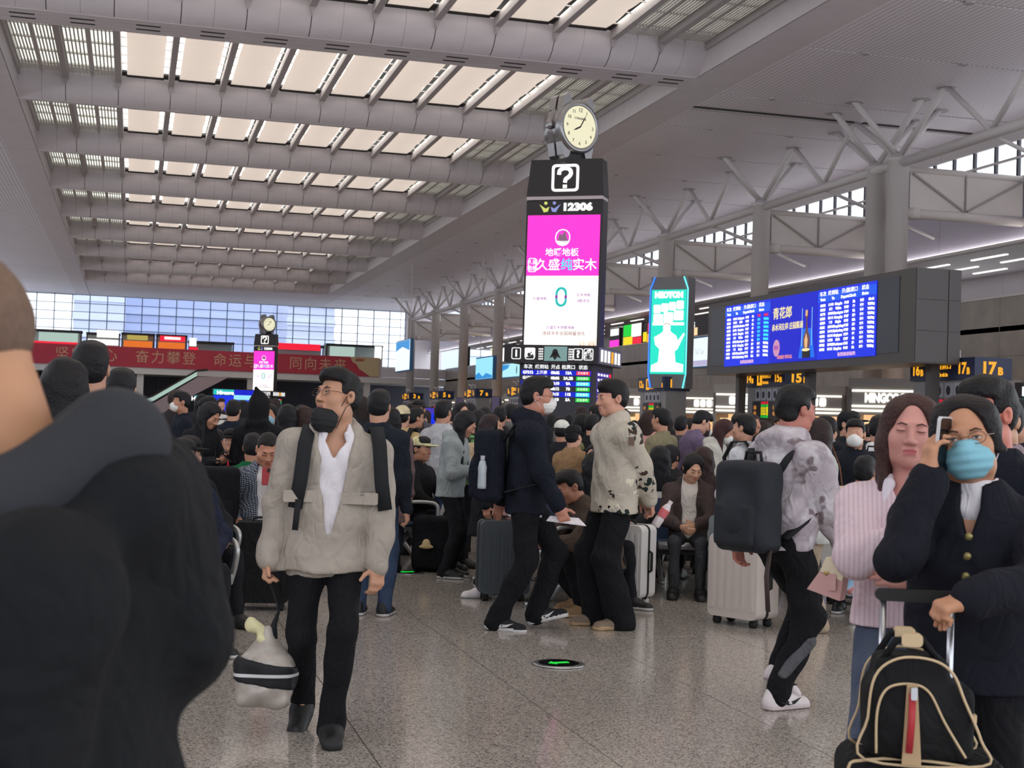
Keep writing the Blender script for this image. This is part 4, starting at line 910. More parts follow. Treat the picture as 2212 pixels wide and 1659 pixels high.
def top_field(K, p, h, grow=0., sleeves=True, hem=None, torso=True):
    s = K['s']; b = p.get('bulk', 0.) + grow; lo, hi = bounds(K, .17 * s); hi[2] = K['HC'][2] + .05; F = SDF(lo, hi, h)
    u, rt, fw, P, C = K['u'], K['rt'], K['fw'], K['P'], K['C']; hm = p.get('hem', .08) if hem is None else hem
    dp = p.get('depth', .112); wd_ = p.get('width', 1.42); flare = p.get('flare', 0.)
    if torso:
        bot = P - A3(0, 0, 1) * (hm + .1) * s if p.get('sit') is None else P + u * .02 * s
        F.cone(C - u * .06 * s, P + u * .12 * s, (dp + b) * s, (dp - .004 + b + p.get('belly', 0)) * s, .05, rt, wd_)
        F.cone(P + u * .12 * s, bot, (dp - .004 + b + p.get('belly', 0)) * s, (dp + .004 + b + flare) * s, .04, rt, wd_ * .97)
        F.cone(K['SL'] - u * .005 * s, K['SR'] - u * .005 * s, (.05 + b) * s, (.05 + b) * s, .05); F.cone(K['N'] + u * .01 * s, C - u * .05 * s, (.06 + b * .8) * s, (.085 + b) * s, .06, rt, 1.35)
        if p.get('bust'): F.ell(C - u * .16 * s + fw * .075 * s, A3(.125, .06, .075) * s, torso_frame(K), .05)
        if p.get('sit') is None: F.plane(-A3(0, 0, 1), -(P[2] - hm * s))
    if sleeves:
        sl = p.get('sleeve', 1.0); sb = p.get('sb', .0) + grow
        for d in 'lr':
            G = SDF.__new__(SDF); G.ax = F.ax; G.f = np.full_like(F.f, 1.0)
            S, E, W = K['S' + d.upper()], K['E' + d], K['W' + d]; G.cone(S - u * .005 * s, E, (.062 + sb) * s, (.05 + sb) * s, .04)
            if sl > .6:
                We = E + (W - E) * min(sl, 1.) * .97; G.cone(E, We, (.05 + sb) * s, (.037 + sb * .8 + p.get('cuff', 0)) * s, .03)
            else: G.f[:] = 1; G.cone(S - u * .005 * s, S + (E - S) * .7, (.068 + sb) * s, (.064 + sb) * s, .03)
            X, Y, Z = F.ax[0][:, None, None] - S[0], F.ax[1][None, :, None] - S[1], F.ax[2][None, None, :] - S[2]
            k = .003 + .075 * np.clip(1 - np.sqrt(X * X + Y * Y + Z * Z) / (.2 * s), 0, 1); hh = np.maximum(k - np.abs(F.f - G.f), 0) / k
            F.f = (np.minimum(F.f, G.f) - hh * hh * k * .25).astype(np.float32)
    return F
def open_front(F, K, s, top, bot, w0, w1, depth=.02):
    """cut a V opening down the front of a jacket"""
    T = torso_frame(K); o = K['C']; X, Y, Z = F.ax[0][:, None, None] - o[0], F.ax[1][None, :, None] - o[1], F.ax[2][None, None, :] - o[2]
    x, y, z = (X * T[0, i] + Y * T[1, i] + Z * T[2, i] for i in range(3)); z = z / s; t = np.clip((z - bot) / (top - bot), 0, 1)
    d = np.maximum(np.maximum(np.abs(x) - (w1 + (w0 - w1) * t) * s, y + depth * s), np.maximum((bot - z) * s, (z - top - .12) * s)); F.f = np.maximum(F.f, -d)
def neck_hole(F, K, r=.062, up=.16, low=.02):
    s = K['s']; F.cone(K['N'] - K['u'] * low * s, K['N'] + K['u'] * up * s, r * s, (r + .012) * s, .01, cut=True)
def bottom_field(K, p, h):
    s = K['s']; lo, hi = bounds(K, .17 * s); hi[2] = K['P'][2] + .22 * s; lo[2] = max(-.01, lo[2]); F = SDF(lo, hi, h); b = p.get('legb', 0.); fl_ = p.get('legflare', 0.)
    F.cone(K['P'] + K['u'] * .06 * s, K['P'] - A3(0, 0, .03) * s, (.1 + b * .5) * s, (.108 + b * .5) * s, .04, K['rt'], 1.36)
    for d in 'lr':
        F.cone(K['HIP' + d] + A3(0, 0, .0), K['Kn' + d], (.083 + b) * s, (.06 + b + fl_ * .4) * s, .035)
        F.cone(K['Kn' + d], K['An' + d] + (K['An' + d] - K['Kn' + d]) * .08, (.06 + b + fl_ * .4) * s, (.046 + b * .8 + fl_) * s, .02)
    for d in 'lr':
        pass
    return F
def shoe_mesh(K, p, d, mats, h=.012, kind='sneaker'):
    s = K['s']; An = K['An' + d]; ty = p.get('t' + d, (4 if d == 'l' else -4)) * D2R; tp = p.get('tp' + d, 0) * D2R; R = rotz(ty) @ rotx(tp)
    # pivot at the ankle above the heel; sole lies .085 below
    q = lambda x, y, z: An + R @ (A3(x, y, z) * s); F = SDF(An - .3 * s, An + .3 * s, h); T = R
    F.cone(q(0, .045, -.045), q(0, -.06, -.045), .043 * s, .046 * s, .02, T[:, 0], 1.0); F.cone(q(0, -.05, -.05), q(0, -.165, -.058), .045 * s, .036 * s, .03, T[:, 0], 1.15)
    F.cone(q(0, .02, .0), q(0, -.03, -.03), .045 * s, .05 * s, .03)
    if kind != 'low': F.cone(q(0, .035, -.07), q(0, -.17, -.072), .045 * s, .042 * s, .01, T[:, 0], 1.12)
    n = -T[:, 2]; F.plane(n, n @ q(0, 0, -.084)); n2 = T[:, 2]; F.plane(n2, n2 @ q(0, 0, .045))
    return F.mesh('shoe', mats, lambda c: np.where(((c - An) @ T)[:, 2] < -.058 * s, 1, 0))
def hair_mesh(K, p, h, mat_, style):
    s, R, HC = K['s'] * p.get('hs', 1.06), K['R'], K['HC']; P = lambda x, y, z: HC + R @ (A3(x, y, z) * s); r = lambda *v: A3(*v) * s
    dn = {'long': .5, 'mid': .3, 'pony': .42}.get(style, .16); F = SDF(HC - A3(.2, .22, dn + .05) * s, HC + A3(.2, .24, .19) * s, h); hp = p.get('hair', {})
    lift = hp.get('lift', .0); F.ell(P(0, .02, .045 + lift), r(.083, .101, .088), R, .02)
    if style in ('short', 'bowl'):
        F.ell(P(0, -.03, .085 + lift), r(.07, .07, .05), R, .03); F.ell(P(0, .05, -.005), r(.075, .065, .07), R, .03)
        zf = {'short': .062, 'bowl': .038}[style] - hp.get('fringe', 0)
        F.box(P(0, -.115, zf - .12), r(.13, .075, .12), R @ rotx(-.06), .01 * s, .012, True)
        F.box(P(0, -.02, -.085), r(.13, .06, .075), R @ rotx(.35), .01 * s, .012, True); n = -R[:, 2]; F.plane(unit(n + R[:, 1] * .25), unit(n + R[:, 1] * .25) @ P(0, .08, -.075))
        if style == 'short':
            for x in (-1, 1): F.ell(P(x * .09, .005, -.02), r(.03, .026, .034), R, .01, True)
    elif style == 'buzz':
        F.f[:] = 1; F.ell(P(0, .018, .04), r(.0775, .0955, .0865), R, .01); F.box(P(0, -.115, -.06), r(.13, .075, .12), R, .01 * s, .01, True); F.plane(-R[:, 2], -R[:, 2] @ P(0, 0, -.035))
    else:
        for x in (-1, 1):
            F.cone(P(x * .052, .0, .06), P(x * .078, .0, -.05), .04 * s, .03 * s, .03, R[:, 1], 1.3)
        F.ell(P(0, .05, -.01), r(.078, .062, .085), R, .03)
        zf = hp.get('zf', .075)
        F.ell(P(0, -.09, zf - .115), r(hp.get('fw', .066), .085, .118), R, .012, True)
        U = K['u']; dnv = -A3(0, 0, 1.)
        if style in ('long', 'mid'):
            L = {'long': .36, 'mid': .2}[style]; e = hp.get('fwd', 0.)
            for x in (-1, 1):
                a = P(x * .076, .012, -.03); F.cone(a, a + dnv * L * s + (R[:, 0] * x * .022 - R[:, 1] * (.02 + e)) * s, .03 * s, .016 * s, .03, R[:, 1], 1.5)
            a = P(0, .06, .0); F.cone(a, a + dnv * (L - .02) * s + R[:, 1] * .02 * s, .07 * s, .05 * s, .04, R[:, 0], 1.4)
            if hp.get('lock'): a = P(-.076, -.02, -.05); F.cone(a, a + dnv * .36 * s - R[:, 1] * .055 * s - R[:, 0] * .02 * s, .014 * s, .006 * s, .02)
        else:
            F.box(P(0, .01, -.12), r(.15, .045, .075), R, .01 * s, .015, True); F.plane(unit(-R[:, 2] + R[:, 1] * .5), unit(-R[:, 2] + R[:, 1] * .5) @ P(0, .09, -.06))
            if style == 'bun': F.ell(P(0, .1, .03), r(.042, .036, .042), R, .02)
            elif style == 'pony': a = P(0, .105, .02); F.cone(a, a + dnv * .3 * s + R[:, 1] * .02 * s, .032 * s, .016 * s, .02)
            for x in (-1, 1): F.ell(P(x * .09, .008, -.015), r(.024, .026, .036), R, .01, True)
    if hp.get('spiky'): F.wrinkle(.006, 1.6, 3)
    elif h < .012: F.wrinkle(.0022, 2.2, 5)
    return F.mesh('hair', [mat_])
def mask_mesh(K, p, h, mat_, drop=0.):
    s, R, HC = K['s'] * p.get('hs', 1.06), K['R'], K['HC']; P = lambda x, y, z: HC + R @ (A3(x, y, z - drop) * s); r = lambda *v: A3(*v) * s
    F = SDF(HC - .17 * s, HC + .13 * s, h); F.ell(P(0, -.045, -.05), r(.068, .06, .062), R, .02); F.ell(P(0, -.075, -.06), r(.045, .036, .04), R, .03)
    F.ell(P(0, -.098, -.034), r(.024, .027, .032), R, .025); n3 = unit(R[:, 2] + R[:, 1] * .25); F.plane(n3, n3 @ P(0, -.09, .002)); n = R[:, 1]; F.plane(n, n @ P(0, -.032, 0))
    n = unit(-R[:, 2] - R[:, 1] * -.2); F.plane(-R[:, 2], -R[:, 2] @ P(0, 0, -.108))
    if h < .008:
        X, Y, Z = F.ax[0][:, None, None] - HC[0], F.ax[1][None, :, None] - HC[1], F.ax[2][None, None, :] - HC[2]; z = X * R[0, 2] + Y * R[1, 2] + Z * R[2, 2]; F.f = F.f + (.0016 * np.sin(z * 260)).astype(np.float32)
    return F.mesh('face_mask', [mat_])
def strap_mesh(K, p, mat_, drop=0.):
    s, R, HC = K['s'] * p.get('hs', 1.06), K['R'], K['HC']; P = lambda x, y, z: tuple(HC + R @ (A3(x, y, z) * s)); b = MB()
    for x in (-1, 1):
        b.tube([P(x * .062, -.034, -.014 - drop), P(x * .078, -.01, -.004), P(x * .084, .03, .006)], .0018, 5); b.tube([P(x * .058, -.03, -.088 - drop), P(x * .076, -.005, -.05), P(x * .086, .026, -.024)], .0018, 5)
    return b.mesh('mask_strap', [mat_])
def glasses_mesh(K, p, mat_):
    s, R, HC = K['s'] * p.get('hs', 1.06), K['R'], K['HC']; P = lambda x, y, z: tuple(HC + R @ (A3(x, y, z) * s)); b = MB()
    for x in (-1, 1):
        b.tube([P(x * .033 + .023 * math.cos(a * PI / 8), -.103 + .004 * abs(math.cos(a * PI / 8)), .002 + .017 * math.sin(a * PI / 8)) for a in range(17)], .0013, 5, cap=False)
        b.tube([P(x * .056, -.1, .006), P(x * .074, -.06, .008), P(x * .083, .02, .006)], .0013, 5)
    b.tube([P(-.01, -.106, .006), P(.01, -.106, .006)], .0013, 5); return b.mesh('glasses', [mat_])
def face_bits(K, p, parent, look=0., closed=False, brow=(40, 32, 30), mouth=True):
    """brows, lashes and irises"""
    s, R, HC = K['s'] * p.get('hs', 1.06), K['R'], K['HC']; P = lambda x, y, z: tuple(HC + R @ (A3(x, y, z) * s))
    bm = mat('brow_%d' % brow[0], brow, .8); dk = mat('iris_dark', (34, 24, 20), .25); wh = mat('eye_white', (214, 206, 200), .3)
    for x in (-1, 1):
        MB().tube([P(x * .015, -.0935, .0215), P(x * .031, -.0925, .0265), P(x * .047, -.082, .021)], [.0022, .003, .0012], 6).build('eyebrow', [bm], parent, True)
        MB().tube([P(x * .0175, -.0895, .0035), P(x * .025, -.0925, .0065 if not closed else .001), P(x * .036, -.0915, .0065 if not closed else .001), P(x * .0455, -.0845, .003)], [.0008, .0015, .0015, .0008], 5).build('eyelid_line', [bm], parent, True)
        if not closed:
            e = MB(); n = 10; e.add([P(x * .031 + .0125 * math.cos(2 * PI * k / n), -.0912 + .005 * abs(math.cos(2 * PI * k / n)) ** 2, .0028 + .0042 * math.sin(2 * PI * k / n)) for k in range(n)] + [P(x * .031, -.0925, .0028)], [(k, (k + 1) % n, n) for k in range(n)], 0)
            e.add([P(x * .031 + look + .0048 * math.cos(2 * PI * k / n), -.0933, .003 + .0042 * math.sin(2 * PI * k / n)) for k in range(n)], [tuple(range(n))], 1); e.build('eye', [wh, dk], parent)
SKINS = {}
def skin(col=(196, 150, 124)):
    k = 'skin_%d_%d' % (col[0], col[1])
    if k not in SKINS:
        m = mat(k, col, .5, spec=.35, var=.05, vscale=18); b = m.node_tree.nodes['Principled BSDF']; b.inputs['Subsurface Weight'].default_value = .08; b.inputs['Subsurface Radius'].default_value = (.01, .004, .002)
        SKINS[k] = [m, mat(k + '_lips', (max(0, col[0] - 20), col[1] - 46, col[2] - 34), .4)]
    return SKINS[k]
HAIRM = lambda c=(26, 24, 26): mat('hair_%d_%d' % (c[0], c[1]), c, .5, spec=.22, var=.2, vscale=60, bump=.35, bscale=90)
def root_person(label, mesh, loc, rz, group=None):
    return tag(link('person', mesh, None, loc, (0, 0, rz * D2R)), label, 'person', group)
# ---------------------------------------------------------------- tools for dressing people
BLACKC = (24, 24, 28)
def trousers(o, K, p, m, h=.011, seed=1, wr=.006, name='trousers'):
    F = bottom_field(K, p, h); F.wrinkle(wr, .8, seed); return link(name, F.mesh(name, [m]), o)
def shoes(o, K, p, up, sole, h=.009, kind='sneaker'):
    for d in 'lr': link('shoe', shoe_mesh(K, p, d, [up, sole], h, kind), o)
def blob(name, F, mats, parent, matfn=None): return link(name, F.mesh(name, mats, matfn), parent)
def pack(name, label, loc, rz, size, m, trims, group=None, cat='backpack', h=.012, rd=.06, tilt=0.):
    """soft bag: rounded body with its own front pocket, zip lines, top handle"""
    w, d, hh = size; t = thing(name, label, cat, loc, rz * D2R, group)
    F = SDF(A3(-w / 2 - .05, -d / 2 - .05, -.05), A3(w / 2 + .05, d / 2 + .05, hh + .05), h); F.box(A3(0, 0, hh / 2), A3(w / 2, d / 2, hh / 2), None, rd, .02)
    F.ell(A3(0, d * .25, hh * .35), A3(w * .42, d * .45, hh * .33), None, .04); F.wrinkle(.003, 1., 2); blob('bag_body', F, [m], t)
    F = SDF(A3(-w / 2, d * .1, .0), A3(w / 2, d * .9, hh * .65), h); F.box(A3(0, d * .48, hh * .3), A3(w * .4, d * .16, hh * .24), None, min(.04, d * .12), .01); blob('front_pocket', F, [m], t)
    MB().tube([(-.06, -d * .15, hh - .01), (-.05, -d * .15, hh + .045), (.05, -d * .15, hh + .045), (.06, -d * .15, hh - .01)], .009, 8).build('grab_handle', [trims], t, True)
    MB().tube([(-w * .44, d * .28, hh * .3), (-w * .4, d * .3, hh * .82), (0, d * .34, hh * .95), (w * .4, d * .3, hh * .82), (w * .44, d * .28, hh * .3)], .005, 6).build('zip_line', [trims], t, True)
    return t
def strap(parent, pts, w, th, m, name='strap'):
    """flat webbing along a path; pts = (x,y,z)"""
    pts = [Vector(q) for q in pts]; V = []; F = []; n = len(pts)
    for i, q in enumerate(pts):
        d = (pts[min(i + 1, n - 1)] - pts[max(i - 1, 0)]).normalized(); side = Vector((1, 0, 0)); side = (side - d * side.dot(d)).normalized(); nn = d.cross(side)
        for (a, b) in ((-1, -1), (1, -1), (1, 1), (-1, 1)): V.append(q + side * a * w / 2 + nn * b * th / 2)
    for i in range(n - 1):
        for c in range(4): F.append((i * 4 + c, i * 4 + (c + 1) % 4, i * 4 + 4 + (c + 1) % 4, i * 4 + 4 + c))
    F += [(3, 2, 1, 0), tuple(range(4 * n - 4, 4 * n))]
    return MB().add(V, F).build(name, [m], parent, True)
def suitcase(label, loc, rz, w, d, hh, shell, trim, handle=0., ribs=6, band=None, wheel=None, group='suitcases on the floor'):
    """hard shell case: w across, d thick, ribs on the broad faces (-Y and +Y)"""
    t = thing('suitcase', label, 'suitcase', loc, rz * D2R, group); z0 = .06
    b = MB(); b.rbox(-w / 2, w / 2, -d / 2, d / 2, z0, hh, .05, 'y', 5); b.build('shell', [shell], t)
    for k in range(ribs):
        x = -w * .4 + w * .8 * k / max(ribs - 1, 1)
        for sy in (-1, 1): MB().rbox(x - w * .035, x + w * .035, min(sy * d / 2, sy * (d / 2 + .008)), max(sy * d / 2, sy * (d / 2 + .008)), z0 + .06, hh - .06, .012).build('rib', [shell], t)
    ring = rrect(-w / 2 - .004, w / 2 + .004, z0 - .004, hh + .004, .054, 5); MB().prism(ring, 'y', -.014, .014).build('zip_band' if band is None else 'centre_band', [band or trim], t)
    for sx in (-1, 1):
        for sy in (-1, 1):
            wx, wy = sx * (w / 2 - .06), sy * (d / 2 - .05); wh = link('wheel', MB().box(-.02, .02, -.025, .025, .045, .07).mesh('wheel', [trim]), t, (wx, wy, 0))
            MB().tube([(-.022, 0, .028), (.022, 0, .028)], .028, 14).build('tyre', [wheel or trim], wh, True)
    MB().tube([(w / 2 + .002, 0, hh * .42), (w / 2 + .03, 0, hh * .44), (w / 2 + .03, 0, hh * .66), (w / 2 + .002, 0, hh * .68)], .012, 8).build('side_handle', [trim], t, True)
    MB().tube([(-.08, 0, hh), (-.07, 0, hh + .03), (.07, 0, hh + .03), (.08, 0, hh)], .01, 8).build('top_handle', [trim], t, True)
    if handle:
        for sx in (-1, 1): MB().tube([(sx * .1, d * .3, hh), (sx * .1, d * .3, hh + handle)], .008, 8).build('pull_rod', [mat('chrome_rod', (180, 180, 184), .25, metal=.9)], t, True)
        MB().rbox(-.13, .13, d * .3 - .016, d * .3 + .016, hh + handle - .02, hh + handle + .015, .014).build('pull_grip', [trim], t)
    return t
def phone(label, loc, R, col, size=(.074, .009, .155)):
    m = mat('phone_%d_%d' % (col[0], col[1]), col, .3); t = thing('phone', label, 'phone', loc); w, th, hh = size
    t.rotation_euler = Matrix(R.tolist() if hasattr(R, 'tolist') else R).to_euler()
    MB().rbox(-w / 2, w / 2, -th / 2, th / 2, -hh / 2, hh / 2, .012).build('phone_case', [m], t); MB().rbox(-w / 2 + .003, w / 2 - .003, -th / 2 - .0008, -th / 2, -hh / 2 + .004, hh / 2 - .004, .01).build('phone_screen', [mat('phone_glass', (18, 18, 22), .1)], t)
    MB().rbox(-.03, -.002, th / 2, th / 2 + .002, hh / 2 - .045, hh / 2 - .01, .006).build('camera_bump', [mat('phone_glass', (18, 18, 22), .1)], t); return t
def swoosh(parent, K, p, d, m, side, s=1.):
    An = K['An' + d]; ty = p.get('t' + d, (4 if d == 'l' else -4)) * D2R; R = rotz(ty) @ rotx(p.get('tp' + d, 0) * D2R); q = lambda x, y, z: tuple(An + R @ (A3(x, y, z) * K['s']))
    x = side * .056; P = [(.02, -.04), (-.03, -.056), (-.075, -.05), (-.12, -.02), (-.07, -.034), (-.03, -.036), (-.005, -.012)]
    V = [q(x - side * max(0, -y - .06) * .12, y, z) for (y, z) in P] + [q(x - side * max(0, -y - .06) * .12 + side * .004, y, z) for (y, z) in P]; n = len(P)
    MB().add(V, [tuple(range(n)), tuple(range(n, 2 * n))[::-1]] + [(i, (i + 1) % n, n + (i + 1) % n, n + i) for i in range(n)]).build('shoe_logo', [m], parent)
def palm(K, d, a=.09, off=(0, 0, 0)):
    W = K['W' + d]; return W + unit(W - K['E' + d]) * a * K['s'] + A3(*off)
W2 = lambda loc, rz, v: tuple(A3(*loc) + rotz(rz * D2R) @ np.asarray(v, float))
M_WSHIRT = cloth((226, 220, 226), .8, .04, .15); M_BLKCL = cloth((22, 22, 26), .9, .1, .3); M_NAVY = cloth((24, 27, 38), .9, .1, .3)
M_BLKSH = mat('black_leather', (26, 25, 27), .5, bump=.1); M_BLKRUB = mat('black_rubber', (30, 30, 31), .7); M_WHSOLE = mat('white_rubber', (206, 202, 202), .6)
M_STRAP = mat('black_webbing', (27, 28, 32), .85)
# ================================================================== A. man in the beige jacket walking towards the viewer
loc, rz = (.91, 6.56, 0), -9
p = dict(H=1.685, lean=0, side=2.0, pel=(0, 0, .915), sw=.19, hy=-48, hp=-10, hr=-3, hlhand=(.235, -.13, .80), el=(.8, .6, -.2), hrhand=(-.28, -.04, .80), er=(-.5, .9, -.2),
         fl=(.045, -.17, .085), fr=(-.10, .16, .13), tl=4, tr=-10, tpr=26, kr=(-.1, -1, .1), bulk=.03, sb=.026, hem=.14, flare=.04, belly=.012, width=1.42, cuff=.004, legb=.004, legflare=.012,
         hand_l=dict(curl=.5, n=(-.5, .8, 0)), hand_r=dict(curl=1.1))
K = skeleton(p); sk = skin((190, 142, 116)); o = root_person('man in open beige jacket and white shirt walking forward with black chin mask', body_mesh(K, p, .013, .0048, sk), loc, rz)
bj = cloth((166, 156, 146), .75, .06, .2, 'beige_jacket_cloth')
F = top_field(K, p, .0085); neck_hole(F, K, .068, .2, .03); open_front(F, K, K['s'], -.02, -.42, .085, .012, .02)
for sg in (-1, 1):   # folded hood and lapels
    F.cone(K['N'] + A3(sg * .085, -.02, .01), K['N'] + A3(sg * .085, -.11, -.12), .035, .022, .02); F.cone(K['N'] + A3(sg * .085, -.02, .015), K['N'] + A3(sg * .05, .075, .035), .036, .045, .02)
F.cone(K['N'] + A3(-.05, .08, .03), K['N'] + A3(.05, .08, .03), .05, .05, .02); F.wrinkle(.0085, .9, 2)
blob('jacket', F, [bj], o)
pq = dict(p, sb=.024, cuff=.006); F = SDF(*bounds(K, .17), .01)
for d in 'lr': W, E = K['W' + d], K['E' + d]; e = unit(W - E); F.cone(W - e * .055, W - e * .0, .05, .043, .01)
blob('cuffs', F, [bj], o)
F = SDF(K['P'] - .3, K['P'] + .3, .01); F.cone(K['P'] - A3(0, 0, .105), K['P'] - A3(0, 0, .15), .146, .14, .02, K['rt'], 1.36); F.plane(A3(0, 0, 1), K['P'][2] - .085); F.plane(A3(0, 0, -1), -(K['P'][2] - .165)); F.wrinkle(.004, 1.2, 1); blob('waistband', F, [bj], o)
for (x, z, w) in ((-.14, -.235, .16), (.13, -.23, .17)):
    T = torso_frame(K); c = K['C'] + T @ A3(x, -.147, z); MB().rbox(-w / 2, w / 2, -.012, .012, -.035, .02, .008).build('pocket_flap', [bj], o, loc=tuple(c), rot=(-.05, 0, -x * 1.6))
for k_ in range(2): MB().box(-.03, .03, -.002, .0, -.003, .003).build('faded_print', [mat('faded_print', (120, 112, 104), .8)], o, loc=tuple(K['C'] + torso_frame(K) @ A3(.16, -.158, -.205 - .014 * k_)), rot=(0, 0, .25))
ps = dict(p, bulk=.012, sb=0, hem=.05, belly=0); F = top_field(K, ps, .0085, sleeves=False); neck_hole(F, K, .06, .2, .045); open_front(F, K, K['s'], .02, -.06, .05, .004, -.03); F.wrinkle(.004, 1.3, 4)
blob('shirt', F, [M_WSHIRT], o)
F = SDF(K['N'] - .18, K['N'] + .18, .006)
for sg in (-1, 1): F.cone(K['N'] + A3(sg * .066, -.005, .035), K['N'] + A3(sg * .055, -.072, -.005), .018, .013, .01); F.cone(K['N'] + A3(sg * .05, -.078, -.005), K['N'] + A3(sg * .06, -.088, -.07), .014, .004, .01)
F.cone(K['N'] + A3(-.06, .03, .045), K['N'] + A3(.06, .03, .045), .02, .02, .02); blob('shirt_collar', F, [M_WSHIRT], o)
trousers(o, K, p, M_BLKCL, .011, 3); shoes(o, K, p, M_BLKSH, M_BLKRUB, .008)
link('hair', hair_mesh(K, p, .007, HAIRM(), 'short'), o)
link('face_mask', mask_mesh(K, p, .006, mat('black_mask', (30, 31, 34), .8), .066), o); link('mask_strap', strap_mesh(K, p, M_BLKRUB, .062), o); link('glasses', glasses_mesh(K, p, mat('spectacle_frame', (70, 36, 34), .3)), o); face_bits(K, p, o, .002)
# his backpack and the bag he carries
bp = pack('backpack', 'black backpack on the back of the man in the beige jacket', W2(loc, rz, (.03, .235, .87)), rz, (.34, .2, .5), M_BLKCL, M_STRAP)
for sg in (-1, 1):
    strap(bp, [(sg * .12 + .02, -.09, .42), (sg * .15 + .02, -.16, .545), (sg * .155 + .02, -.26, .555), (sg * .17 + .02, -.375, .47), (sg * .185 + .02, -.40, .3), (sg * .205 + .02, -.385, .18)], .065, .014, M_STRAP, 'shoulder_strap')
    if sg < 0: strap(bp, [(sg * .19 + .02, -.40, .22), (sg * .2 + .02, -.405, .08)], .028, .006, M_STRAP, 'loose_strap')
cb = thing('carrier_bag', 'transparent plastic carrier bag with black striped band, held by beige jacket man', 'bag', W2(loc, rz, palm(K, 'r', .1) + A3(.02, .0, -.57)), -12 * D2R)
F = SDF(A3(-.2, -.15, -.1), A3(.2, .15, .45), .01); F.ell(A3(0, 0, .13), A3(.135, .085, .14), None, .05); F.cone(A3(.02, 0, .2), A3(.0, 0, .34), .07, .025, .06); F.box(A3(0, 0, .1), A3(.12, .075, .1), None, .03, .05); F.wrinkle(.009, 1.5, 2)
blob('bag_film', F, [mat('plastic_film', (176, 166, 158), .25, spec=.6, var=.18, vscale=16, alpha=.93)], cb)
F = SDF(A3(-.2, -.15, .05), A3(.2, .15, .3), .008); F.ell(A3(0, 0, .14), A3(.143, .094, .13), None, .02); F.box(A3(0, 0, .115), A3(.13, .084, .1), None, .03, .05); F.plane(A3(.16, 0, 1), .2); F.plane(A3(-.16, 0, -1), -.095); F.wrinkle(.004, 1.5, 2)
blob('printed_band', F, [pattern('bag_band_black', (34, 34, 38), [((206, 204, 206), 'wave', 3.3, .93, .95, (.0, 0, .0))], .5)], cb)
F = SDF(A3(-.15, -.1, .25), A3(.15, .1, .5), .008); F.cone(A3(-.07, 0, .36), A3(-.0, 0, .33), .035, .018, .02); F.cone(A3(-.03, -.02, .3), A3(.01, -.02, .28), .022, .015, .02); F.wrinkle(.005, 2, 1); blob('napkin', F, [mat('napkin_yellow', (222, 214, 170), .8)], cb)
MB().tube([(.03, 0, .3), (.03, 0, .36), (.05, .02, .43), (-.0, .0, .57)], [.02, .014, .006, .004], 8).build('tied_handle', [M_STRAP], cb, True)
# ================================================================== B. masked man in black walking to the right
loc, rz = (2.74, 9.68, 0), 72
p = dict(H=1.79, lean=3, pel=(0, 0, .92), sw=.185, hy=4, hp=2, hrhand=(-.24, -.26, .80), er=(-.5, 1, -.1), hlhand=(.25, .18, .86), el=(.5, 1, -.3), fr=(-.09, .16, .085), fl=(.09, -.1, .12), tpl=-14, tpr=4, bulk=.03, sb=.02, hem=.12, legb=.015, legflare=.012, hand_r=dict(curl=.9))
K = skeleton(p); o = root_person('man in black hooded jacket with white face mask walking to the right', body_mesh(K, p, .014, .0055, skin((190, 132, 112))), loc, rz)
F = top_field(K, p, .01); neck_hole(F, K, .07, .2, .02); open_front(F, K, K['s'], -.01, -.2, .06, .004, .01)
for sg in (-1, 1): F.cone(K['N'] + A3(sg * .085, .01, .03), K['N'] + A3(sg * .07, -.085, -.05), .035, .03, .03)
F.cone(K['N'] + A3(-.06, .09, .03), K['N'] + A3(.06, .09, .03), .06, .06, .04); F.wrinkle(.007, .9, 6); blob('jacket', F, [M_NAVY], o)
ps = dict(p, bulk=.005, sb=-.01); F = top_field(K, ps, .009, sleeves=False, hem=.15); neck_hole(F, K, .06, .2, .04)
for sg in (-1, 1): F.cone(K['N'] + A3(sg * .066, .0, .04), K['N'] + A3(sg * .045, -.08, -.01), .018, .014, .01); F.cone(K['N'] + A3(sg * .045, -.085, -.01), K['N'] + A3(sg * .045, -.09, -.08), .014, .006, .01)
F.wrinkle(.003, 1.3, 4); blob('shirt', F, [M_WSHIRT], o)
trousers(o, K, p, M_BLKCL, .012, 5, .008); shoes(o, K, p, cloth((34, 34, 38), .7), M_WHSOLE, .009)
for d, sd in (('r', -1), ('l', -1)): swoosh(o, K, p, d, M_WHSOLE, sd)
link('hair', hair_mesh(K, p, .008, HAIRM(), 'short'), o); link('face_mask', mask_mesh(K, p, .007, mat('white_mask', (226, 222, 220), .8)), o); link('mask_strap', strap_mesh(K, p, M_WSHIRT), o); link('glasses', glasses_mesh(K, p, mat('spectacle_dark', (40, 36, 40), .3)), o); face_bits(K, p, o)
t = thing('paper_sheet', 'white folded paper sheet in the hand of the masked walking man', 'paper', W2(loc, rz, palm(K, 'r', .08, (-.02, .0, -.03)))); t.rotation_euler = (.1, .15, rz * D2R); MB().add([(-.0, -.16, 0), (.02, .12, .0), (.06, .1, .04), (.05, -.1, .05)], [(0, 1, 2, 3)]).add([(-.0, -.16, -.004), (.02, .12, -.004), (.06, .1, .036), (.05, -.1, .046)], [(3, 2, 1, 0)]).build('sheet', [M_WSHIRT], t)
b_ = pack('backpack', 'black backpack worn by the masked man walking right', W2(loc, rz, (0, .26, .90)), rz, (.33, .22, .52), M_NAVY, M_STRAP)
for sg in (-1, 1): strap(b_, [(sg * .12, -.1, .45), (sg * .15, -.18, .56), (sg * .155, -.3, .55), (sg * .16, -.4, .4), (sg * .2, -.36, .15), (sg * .17, -.12, .08)], .06, .012, M_STRAP, 'shoulder_strap')
